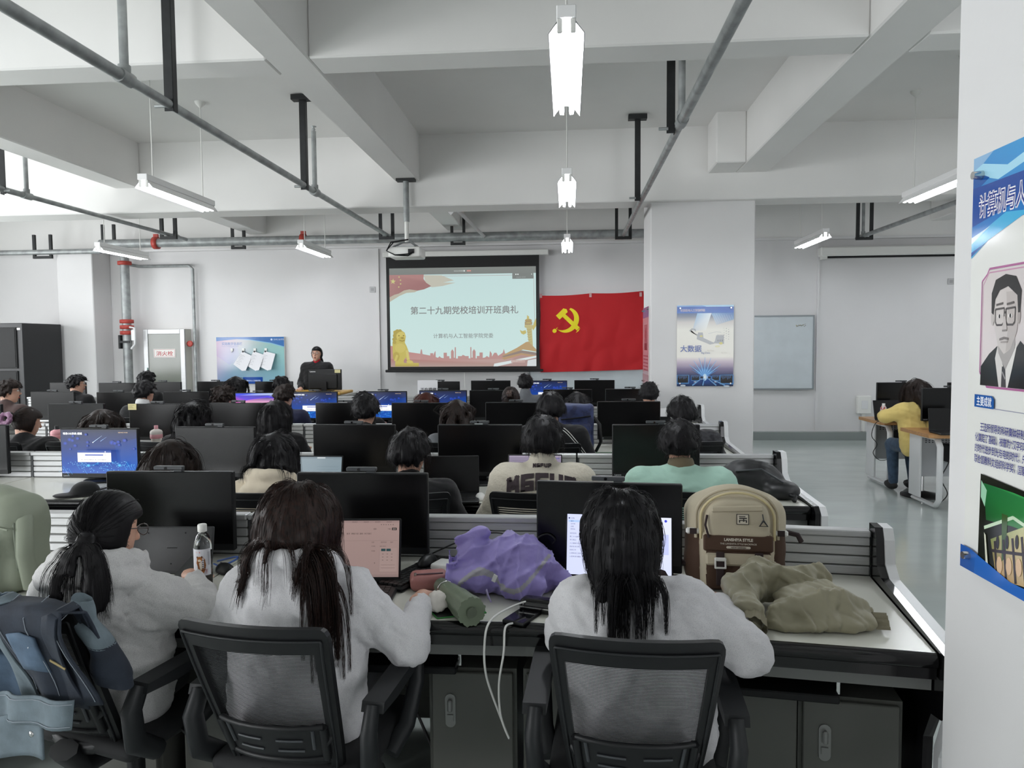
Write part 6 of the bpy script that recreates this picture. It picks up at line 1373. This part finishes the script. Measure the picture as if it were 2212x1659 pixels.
# ---------------------------------------------------------------- olive jacket
OLV = mat('olive_nylon', '#959079', .5, bump=(26, .25, .004), sheen=.15); OLV2 = mat('olive_cuff', '#7b755f', .7, bump=(160, .4, .002), stretch=(1, 1, 1))
def folv(P):
    d = sd_cone(P, (-.19, -.16, .045), (-.21, -.02, .075), .045, .06); d = smin(d, sd_cone(P, (-.21, -.02, .075), (-.12, .12, .1), .06, .065), .03); d = smin(d, sd_cone(P, (-.12, .12, .1), (.0, .13, .085), .065, .05), .03)
    d = smin(d, sd_cone(P, (.0, .1, .09), (.12, .12, .09), .05, .045), .02); d = smin(d, sd_ell(P, (.07, .0, .06), (.15, .1, .075)), .03); d = smin(d, sd_ell(P, (.15, -.06, .03), (.13, .07, .04)), .03); d = smin(d, sd_cone(P, (-.09, -.08, .04), (.02, -.02, .06), .035, .05), .02)
    d = smin(d, sd_ell(P, (.0, -.1, .02), (.11, .05, .03)), .03)
    d = d+folds(P, .030, 15, 6, (1, 1, 1), True)+folds(P, .010, 36, 2, (1, 1, 1)); return smax(d, -(P[:, 2]-.002), .006)
t = thing('olive_jacket', 'crumpled olive bomber jacket heaped on the desk by the backpack', 'jacket', (.735, 2.36, TOP), -.1); t.scale = (.84, .95, 1.)
blob('cloth', (-.32, -.24, -.01), (.33, .25, .2), .0052, folv, [OLV], t)
MB().grid(lambda u, v: (-.185+(.043+.006*math.sin(40*u))*math.cos(2*PI*u)-.01*v, -.165-.06*v, .045+(.038+.003*math.sin(60*u))*math.sin(2*PI*u)-.004*v), 48, 5).build('ribbed_cuff', OLV2, t)
MB().grid(lambda u, v: (.26+.05*v, -.085+.09*u, .012+.035*math.sin(PI*u)+.004*math.sin(40*u)), 20, 4).build('hem_rib', OLV2, t)
# ---------------------------------------------------------------- cream and brown backpack
CRM = mat('backpack_cream', '#bdb39c', .75, bump=(300, .3, .001)); BRN = mat('backpack_brown', '#4a3426', .8, bump=(300, .35, .001)); BRN2 = mat('webbing_brown', '#2f2223', .8)
t = thing('cream_backpack', 'cream and brown backpack with white buckles standing on the desk', 'backpack', (.615, 2.70, TOP), -.08); t.rotation_euler = (-.10, 0, -.08); t.scale = (1.03, 1, .89)
def fbag(P):
    d = sd_box(P, (0, .0, .18), (.175, .075, .19), .07); d = smin(d, sd_ell(P, (0, .01, .30), (.155, .085, .115)), .03); return smax(d+folds(P, .005, 14, 5), -(P[:, 2]-.0), .015)
def bagsel(c): return (((c[:, 2] < .225) & (np.abs(c[:, 0]) > .125)) | ((c[:, 2] < .075) & (c[:, 1] < .06))).astype(np.int32)
blob('main_body', (-.22, -.12, -.01), (.22, .13, .44), .008, fbag, [CRM, BRN], t, fmat=bagsel)
def fpoc(P): d = sd_box(P, (0, -.075, .285), (.115, .035, .088), .03); return smax(d, sd_ell(P, (0, -.07, .255), (.125, .1, .13)), .02)+folds(P, .003, 18, 2)
blob('upper_pocket', (-.15, -.14, .17), (.15, -.02, .41), .006, fpoc, CRM, t)
def fmid(P): return sd_box(P, (0, -.068, .115), (.125, .035, .12), .028)+folds(P, .004, 15, 3)
blob('front_pocket', (-.16, -.13, -.02), (.16, -.01, .26), .007, fmid, [BRN, CRM], t, fmat=lambda c: (np.abs(c[:, 0]) > .108).astype(np.int32))
def arch(w, h, z0, y, n=20): return [(-w, y, z0)]+[(-w*math.cos(PI*k/n), y-.004*math.sin(PI*k/n), z0+h*.45+h*.55*math.sin(PI*k/n)) for k in range(n+1)]+[(w, y, z0)]
MB().tube(arch(.125, .19, .2, -.088), .005, 6).build('zip_track', mat('zip_cream', '#cbbd92', .5), t); MB().tube(arch(.14, .205, .2, -.068), .006, 6).build('piping', CRM, t)
MB().box(-.075, .1, -.118, -.108, .315, .34, b=.005, M=Matrix.Rotation(-.05, 4, 'Y')).build('pocket_flap', CRM, t)
MB().box(-.118, .118, -.112, -.1, .155, .222, b=.006).build('label_panel', BRN, t)
a = Art(.236, .067, 236, 67); a.text('LANSHIYA STYLE', 118, 24, 16, '#d8d2c4', 'c', .8, .5); a.text('THE LANSHIYA STYLE BACKPACK', 118, 38, 9.5, '#cfc8ba', 'c', .86, .1); a.rect(82, 44, 72, 10, '#c9c2b4'); a.ell(82, 49, 5, 5, '#c9c2b4'); a.ell(154, 49, 5, 5, '#c9c2b4'); a.text('NEW DESIGN', 118, 52, 8, '#4a3426', 'c', 1.05, .2); a.build('lettering', PRINT, t, (0, -.1125, .155))
a = Art(.042, .042, 42, 42); a.rect(0, 0, 42, 42, '#2c2723'); a.rect(2.5, 2.5, 37, 37, '#d2cab8'); a.rect(8, 8, 22, 3.5, '#2c2723'); a.rect(9, 14, 26, 5, '#2c2723'); a.rect(22, 14, 4, 16, '#2c2723'); a.rect(8, 23, 24, 3.5, '#2c2723'); a.rect(8, 26, 4, 8, '#2c2723'); a.rect(31, 23, 4, 11, '#2c2723'); a.build('patch', PRINT, t, (.015, -.1125, .265))
MB().box(-.112, .112, -.116, -.1, .098, .148, b=.008).build('lower_flap', CRM, t)
for x in (-.062, .068):
    MB().box(x-.014, x+.014, -.122, -.114, .02, .155, b=.003).build('strap', BRN2, t)
    m = MB(); m.box(x-.02, x+.02, -.128, -.118, .118, .133, b=.003); m.box(x-.02, x-.014, -.127, -.119, .09, .12, b=.002); m.box(x+.014, x+.02, -.127, -.119, .09, .12, b=.002); m.box(x-.02, x+.02, -.127, -.119, .088, .095, b=.002); m.build('white_buckle', WHITEP, t)
for s in (-1, 1):
    m = MB(); m.box(s*.15-.025, s*.15+.025, -.075, -.06, .215, .24, b=.006); m.build('side_buckle', WHITEP, t); MB().box(s*.15-.012, s*.15+.012, -.078, -.074, .216, .239).build('side_strap', BRN2, t)
MB().tube([(-.105, -.11, .3), (-.112, -.118, .26), (-.105, -.12, .23), (-.1, -.118, .21)], .004, 6).build('zip_pull', BRN2, t)
m = MB(); m.tube([(.08, -.12, .31), (.083, -.122, .285)], .002, 5); m.tube([(.083, -.122, .285), (.07, -.122, .262), (.097, -.122, .262), (.083, -.122, .285)], .0035, 5); m.build('triangle_pull', GREYP, t)
MB().tube([(-.17, .0, .08), (-.24, -.03, .1), (-.27, -.06, .08), (-.25, -.08, .03), (-.2, -.06, .02)], .012, 6, sx=2.2).build('shoulder_strap', BRN2, t)
MB().tube([(.17, -.05, .23), (.21, -.05, .22), (.225, -.04, .19)], .01, 6, sx=.4).build('side_webbing', BRN2, t)
# ---------------------------------------------------------------- other bags
SAGE = mat('sage_nylon', '#8f9685', .65, bump=(40, .25, .003))
t = thing('sage_backpack', 'sage green backpack cut by the left edge of the photo', 'backpack', (-2.14, 2.54, TOP), -.25)
def fsage(P): d = sd_box(P, (0, .0, .17), (.175, .1, .19), .08); d = smin(d, sd_ell(P, (-.02, .0, .30), (.12, .08, .09)), .04); d = smin(d, sd_box(P, (.0, -.09, .12), (.13, .04, .11), .03), .02); return smax(d+folds(P, .010, 13, 9), -P[:, 2], .02)
blob('body', (-.23, -.17, -.01), (.23, .15, .44), .009, fsage, SAGE, t)
MB().tube([(-.14, -.132, .15), (0, -.14, .165), (.14, -.128, .155)], .005, 6).build('pocket_zip', mat('sage_zip', '#6d7466', .6), t); MB().tube([(.15, -.06, .3), (.17, -.07, .2), (.165, -.06, .08)], .006, 6).build('side_zip', mat('sage_zip', '#6d7466'), t)
MB().tube([(-.16, -.10, .245), (-.06, -.118, .27), (.06, -.118, .27), (.16, -.09, .245)], .004, 6).build('seam', SAGE, t)
for k in range(2): MB().tube([(-.1+.2*k, -.128, .02), (-.105+.21*k, -.14, .1), (-.1+.2*k, -.13, .2)], .0035, 6).build('seam', SAGE, t)
MB().tube([(.1, .02, .33), (.18, -.04, .27), (.2, -.06, .15), (.19, -.03, .02)], .014, 8, sx=2.).build('shoulder_strap', SAGE, t)
CAMO = mat('blue_camo', '#333e68', .6, noise=(14, 0, .46, .54), col2='#222a4c', bump=(60, .2, .002))
x0 = U(1245, 915, Y=5.92).x
t = thing('camouflage_backpack', 'blue camouflage backpack standing on the third-row desk', 'backpack', (x0, 5.92, TOP), -.05)
blob('body', (-.17, -.12, -.01), (.17, .13, .44), .010, lambda P: smax(sd_box(P, (0, 0, .2), (.14, .085, .205), .035)+folds(P, .006, 14, 12), -P[:, 2], .01), CAMO, t)
blob('front_pocket', (-.15, -.14, .0), (.15, -.04, .3), .010, lambda P: sd_box(P, (.0, -.085, .14), (.118, .03, .12), .025), CAMO, t)
MB().tube([(-.12, -.1, .285), (-.04, -.105, .292), (.05, -.105, .305), (.12, -.1, .315)], .006, 6).build('zip', BLKP, t); MB().tube([(.14, -.02, .3), (.19, -.05, .24), (.2, -.05, .1), (.16, -.03, .02)], .012, 6, sx=1.8).build('shoulder_strap', BLKP, t)
t = thing('black_bag', 'black soft bag slumped on the second-row desk end', 'bag', (1.1, 4.28, TOP), -.2)
def fblk(P): d = sd_ell(P, (-.03, .05, .09), (.19, .12, .11)); d = smin(d, sd_ell(P, (.13, -.04, .05), (.1, .08, .055)), .03); return smax(d+folds(P, .010, 14, 21), -P[:, 2], .01)
blob('body', (-.26, -.16, -.01), (.27, .2, .23), .010, fblk, mat('black_nylon', '#17181a', .45, bump=(40, .2, .003)), t); MB().tube([(-.12, -.05, .15), (.02, -.07, .17), (.14, -.09, .1)], .006, 6).build('zip', GREYP, t); MB().tube([(.16, -.1, .04), (.2, -.13, .03), (.19, -.15, .01)], .014, 6).build('strap_end', BLKP, t)
# second-row left clutter
p = wp(145, 1075); t = tag(blob('peaked_hat', (-.12, -.12, -.005), (.14, .12, .1), .008, lambda P: smax(smin(sd_ell(P, (.03, .02, .02), (.08, .08, .065)), sd_ell(P, (-.04, -.05, .01), (.08, .06, .012)), .02), -P[:, 2], .004), BLACKC, None, (p[0]+.03, p[1]+.06, TOP)), 'black cap lying on the second-row desk at left', 'hat')
t = thing('docking_box', 'dark grey desktop box under the lit monitor', 'computer box', (-2.62, 4.36, TOP), .05); MB().box(-.12, .1, -.07, .07, 0, .035, b=.006).build('case', GREYP, t); MB().box(-.1, -.06, -.072, -.07, .01, .025).build('front_port', BLKG, t)
cable('black_cable', 'black cable curling below the lit monitor', [(-2.83, 4.55, .77), (-2.88, 4.45, .8), (-2.9, 4.36, .765), (-2.95, 4.28, .756), (-3.0, 4.2, .756), (-2.92, 4.18, .758), (-2.98, 4.24, .762)], .005, RUBBER)
cable('black_cable', 'black cable running right from the lit monitor', [(-2.78, 4.56, .77), (-2.68, 4.44, .765), (-2.56, 4.48, .775), (-2.44, 4.52, .78)], .004, RUBBER)
def tumbler(label, px, py, Y, cap):
    p = U(px, py, Y=Y); h = p.z-TOP; t = thing('tumbler', label, 'cup', (p.x, Y, TOP)); Wc = mat('tumbler_cream', '#d9d2cc', .4); Pk = mat('tumbler_pink', '#d99aa2', .4)
    MB().lathe([(.036, 0), (.04, .01), (.044, h*.5), (.047, h*.52)], 18).build('cup', Wc, t); MB().lathe([(.049, h*.5), (.051, h*.52), (.051, h*.64), (.048, h*.66)], 18).build('band', Pk, t); MB().lathe([(.05, h*.66), (.051, h*.74), (.045, h*.8), (.02, h*.86)], 18).build('lid', Wc if cap else Pk, t); MB().lathe([(.016, h*.84), (.016, h), (.006, h)], 12).build('spout', Pk if cap else BLKP, t)
tumbler('cream and pink tumbler before a grey monitor, third row', 337, 919, 5.95, True); tumbler('pink and white tumbler with a black spout behind the lit screen', 122, 920, 5.95, False)
# notices on monitors
mm = [o for o in bpy.data.objects if o.get('label', '').startswith('dark monitor half covered')][0]
t = thing('paper_notice', 'white paper notice hung over the monitor, farthest row', 'notice', (mm.location.x-.17, 9.82, mm.location.z+MH-.28)); MB().grid(lambda u, v: (-.14+.28*u, -.004*math.sin(PI*u), .3*v), 6, 3).build('sheet', PAPER, t)
a = Art(.28, .3, 280, 300); a.text('正在维修', 40, 150, 56, '#4a4a50', 'l', 1., 1); a.text('请勿使用', 40, 230, 56, '#4a4a50', 'l', 1., 1); a.build('lettering', PRINT, t, (0, -.006, 0))
mm = [o for o in bpy.data.objects if o.get('label', '').startswith('grey-reflecting monitor with a yellow')][0]
t = thing('sticky_note', 'pale yellow sticky note on a monitor corner, third row', 'sticky note', (mm.location.x-.235, 6.322, mm.location.z+MH-.055)); MB().box(-.04, .04, -.002, 0, 0, .055).build('sheet', mat('sticky_yellow', '#d9d09c', .8), t)
a = Art(.08, .055, 80, 55); [a.line([(10, 12+k*11), (60-(k*17) % 25, 14+k*11)], 3, '#8a8258') for k in range(3)]; a.build('handwriting', PRINT, t, (0, -.0022, 0))
# juice bottle on the farther wooden desk
p = U(1908, 910, Y=8.42); t = thing('juice_bottle', 'small red and white juice bottle with a white cap', 'bottle', (p.x, 8.42, .746))
MB().lathe([(.028, 0), (.033, .01), (.033, .05), (.029, .09), (.033, .12), (.032, .15), (.016, .18)], 18).build('bottle', mat('juice_label', '#d8cfcf', .4, noise=(34, 0, .48, .52), col2='#b04040'), t); MB().lathe([(.016, .178), (.017, .2), (.003, .2)], 14).build('cap', WHITEP, t)
cable('black_cable', 'black cable hanging from the edge of the farther wooden desk', [(3.6, 8.42, .75), (3.45, 8.35, .74), (3.38, 8.3, .6), (3.44, 8.3, .5), (3.4, 8.3, .4), (3.48, 8.3, .32), (3.6, 8.3, .36), (3.66, 8.35, .5)], .004, RUBBER)
cable('black_cable', 'black cable hanging below the nearer wooden desk', [(3.8, 7.4, .6), (3.7, 7.3, .45), (3.64, 7.3, .3), (3.7, 7.3, .15), (3.62, 7.3, .05)], .005, RUBBER)
# phone held by the ponytailed person
t = thing('smartphone', 'silver-edged smartphone held by the person with the ponytail', 'phone', (-1.425, 2.55, .80), -.3); t.rotation_euler = (.55, 0, -.35); MB().box(-.04, .04, -.08, .08, 0, .009, b=.004, seg=2).build('case', CHROME, t); MB().box(-.036, .036, -.076, .076, .009, .0098).build('screen', mat('phone_glass', '#0a0a10'), t)
# ---------------------------------------------------------------- details worn by people
def by(label): return [o for o in bpy.data.objects if o.get('label', '') == label][0]
ro, samp, zt_ = SAMP['person in an ivory jacket with big dark letters across the back']
lettering_on(ro, samp, 'MGFUP', 0, zt_-.375, .085, .068, .007, .023, .03, mat('dark_felt', '#3a3034', .9))
lettering_on(ro, samp, 'MGFUP', 0, zt_-.262, .02, .017, .003, .006, .004, mat('dark_felt', '#3a3034'))
ro, samp, zt_ = SAMP['person in a black track jacket with white piping']
for o_ in (0, .014):
    xs = np.linspace(.07, .26, 24); zs = zt_-.29-.9*(xs-.07)**1.3*2.2-.0; P_ = on_surface(samp, xs+o_*.6, zs+o_, off=.004); MB().tube([tuple(p) for p in P_], .003, 5).build('white_piping', WHITEP, ro)
ro = SAMP['person with pinned-up hair and a claw clip'][0]; z_ = SAMP['person with pinned-up hair and a claw clip'][2]
m = MB()
for k in range(5): m.tube([(-.02+.01*k, -.06, z_-.04), (-.02+.01*k, -.085, z_-.06), (-.02+.01*k, -.075, z_-.1)], .004, 5)
m.box(-.026, .026, -.092, -.08, z_-.075, z_-.06, b=.003); tag(m.build('claw_clip', mat('clip_brown', '#5a4a44', .2), ro), kind=None)
ro = SAMP['person in a black coat with a mauve scrunchie in the hair'][0]; z_ = SAMP['person in a black coat with a mauve scrunchie in the hair'][2]
blob('scrunchie', (-.13, -.2, z_-.16), (.1, .02, z_+.0), .006, lambda P: sd_tor(P, (-.03, -.095, z_-.085), .035, .018, rotm(1.2, .3, 0))+folds(P, .01, 70, 3), mat('mauve_satin', '#8f6a86', .35), ro)
# ---------------------------------------------------------------- denim jacket over the left chair back
DN = [mat('denim_mid', '#55697f', .85, noise=(18, .3), bump=(240, .3, .002)), mat('denim_dark', '#252d3a', .85, noise=(18, .3), bump=(240, .3, .002)), mat('denim_pale', '#93a0aa', .85, noise=(18, .2), bump=(240, .3, .002)), mat('denim_grey', '#6f7d85', .85, noise=(18, .25), bump=(240, .3, .002))]
jc = by('mesh office chair with a denim jacket over its back')
t = thing('denim_jacket', 'faded blue denim jacket draped over the left chair back', 'jacket', jc.location+Vector((.055*math.cos(-.3), .055*math.sin(-.3), 0)), jc.rotation_euler.z)
def drape(u, v, w=.46, lf=.42, lb=.16, wob=1., x0=-.02):
    'v 0 at the hem behind the chair back, 1 at the hem on the sitter side'
    s = v*(lf+lb)-lf; x = x0+(u-.5)*w; zt2 = .945-.02*abs(u-.5)
    if s < 0: z = zt2+s; y = back_pt(0, max(0, (z-.46)/.46)).y-.045-.014*math.sin(22*x+3*v)*wob*min(1, -s*6)-.006*math.sin(47*x-5*v)*min(1, -s*5)
    else: z = zt2-s; y = back_pt(0, max(0, (z-.46)/.46)).y+.05+.008*math.sin(20*x)
    if abs(s) < .04: k = 1-abs(s)/.04; z += .02*k; y = y*(1-.3*k)+(back_pt(0, 1).y)*.3*k
    return Vector((x+.010*math.sin(7*v+9*x)*wob, y, z))
def piece(name, fn, m, nu=24, nv=22, th=.006):
    mb = MB(); mb.grid(fn, nu, nv); n0 = len(mb.v); V = [Vector(q) for q in mb.v]; o = mb.build(name, m, t); md = o.modifiers.new('thick', 'SOLIDIFY'); md.thickness = th; md.offset = 0; return o
piece('back_panel', lambda u, v: drape(u, v, .27, .38-.06*u, .12, 1.2, -.21), DN[0])
piece('front_panel', lambda u, v: drape(u, v, .24, .27+.04*(1-u), .10, 1., .095)+Vector((.012*math.sin(6*v), -.014, .004)), DN[1])
piece('yoke', lambda u, v: drape(u, v, .19, .13+.05*u, .08, 1.1, -.205)+Vector((-.01, -.012, .006)), DN[2])
piece('pale_panel', lambda u, v: drape(u, v, .075, .34-.04*u, .08, 1.2, -.055)+Vector((-.03*(1-v), -.010, .003)), DN[3])
piece('placket', lambda u, v: drape(u, v, .05, .29, .05, .8, .175)+Vector((-.03*(1-v), -.021, .005)), DN[1])
piece('pocket_flap', lambda u, v: drape(u, v*.35+.3, .10, .26, .05, .8, .06)+Vector((0, -.022, .0)), DN[0], 10, 6)
def sleeve(u, v):
    p = [Vector((.165, -.30, .945)), Vector((.215, -.325, .885)), Vector((.25, -.30, .80)), Vector((.262, -.28, .715))]; k = min(v*3, 2.999); i = int(k); c = p[i].lerp(p[i+1], k-i); r = (.03+.03*v)*(1+.10*math.sin(3*2*PI*u+8*v)+.06*math.sin(17*v)); return c+Vector((r*math.cos(2*PI*u)*.95, r*math.sin(2*PI*u)*.8, -.25*r*math.cos(2*PI*u)))
MB().grid(lambda u, v: sleeve(u, v*.55)+Vector((-.05, 0, 0)), 28, 14).build('sleeve', DN[3], t)
MB().grid(lambda u, v: sleeve(u, .53+v*.35)+Vector((-.05, 0, 0)), 28, 8).build('sleeve_end', DN[1], t)
MB().grid(lambda u, v: sleeve(u, .87+v*.13)+Vector((-.05, -.002, 0)), 28, 4).build('cuff', DN[1], t)
def band_(u, v): # waistband crossing diagonally to the lower left
    p0 = Vector((.185, -.385, .70)); p1 = Vector((-.36, -.42, .585)); q = p0*(1-u)+p1*u; q.z += .035*math.sin(PI*u); return q+Vector((-.015*v, -.015*math.sin(8*u)-.01*math.sin(21*u), -.085*v))
piece('waistband', band_, DN[3], 24, 6)
piece('flap', lambda u, v: Vector((.06-.33*u, -.39-.02*u+.01*math.sin(9*u), .63-.10*u-.12*v+.03*math.sin(PI*u))), DN[3], 16, 8)
st = MB()
for k in range(3): st.tube([drape(.04+.45*k, .03+.7*j/10, .24, .27, .10, 1., .095)+Vector((.012*math.sin(6*(.03+.7*j/10)), -.0195, .004)) for j in range(11)], .0012, 4)
st.tube([band_(j/20, .12)+Vector((0, -.006, 0)) for j in range(21)], .0012, 4); st.tube([band_(j/20, .88)+Vector((0, -.006, 0)) for j in range(21)], .0012, 4)
tag(st.build('stitch', mat('denim_stitch', '#8f97a0', .8), t), kind='stuff')
MB().lathe([(.0085, 0), (.0085, .003), (.003, .005)], 14, M=Matrix.Translation((.06, -.42, .60)) @ Matrix.Rotation(PI/2, 4, 'X')).build('metal_button', CHROME, t)
MB().box(-.03, .03, -.002, .0, -.003, .003).build('buttonhole', mat('tan_thread', '#8a7a50', .8), t, (.15, -.402, .80), (0, .25, 0))
a = Art(.075, .035, 75, 35, step=.0001); a.text('MOUNTAIN', 2, 14, 14, '#c9ccd2', 'l', .85, .2); a.text('GOTTIC', 16, 30, 14, '#c9ccd2', 'l', .85, .2); a.build('lettering', PRINT, t, (.055, -.428, .885), (.0, PI+.45, 0))
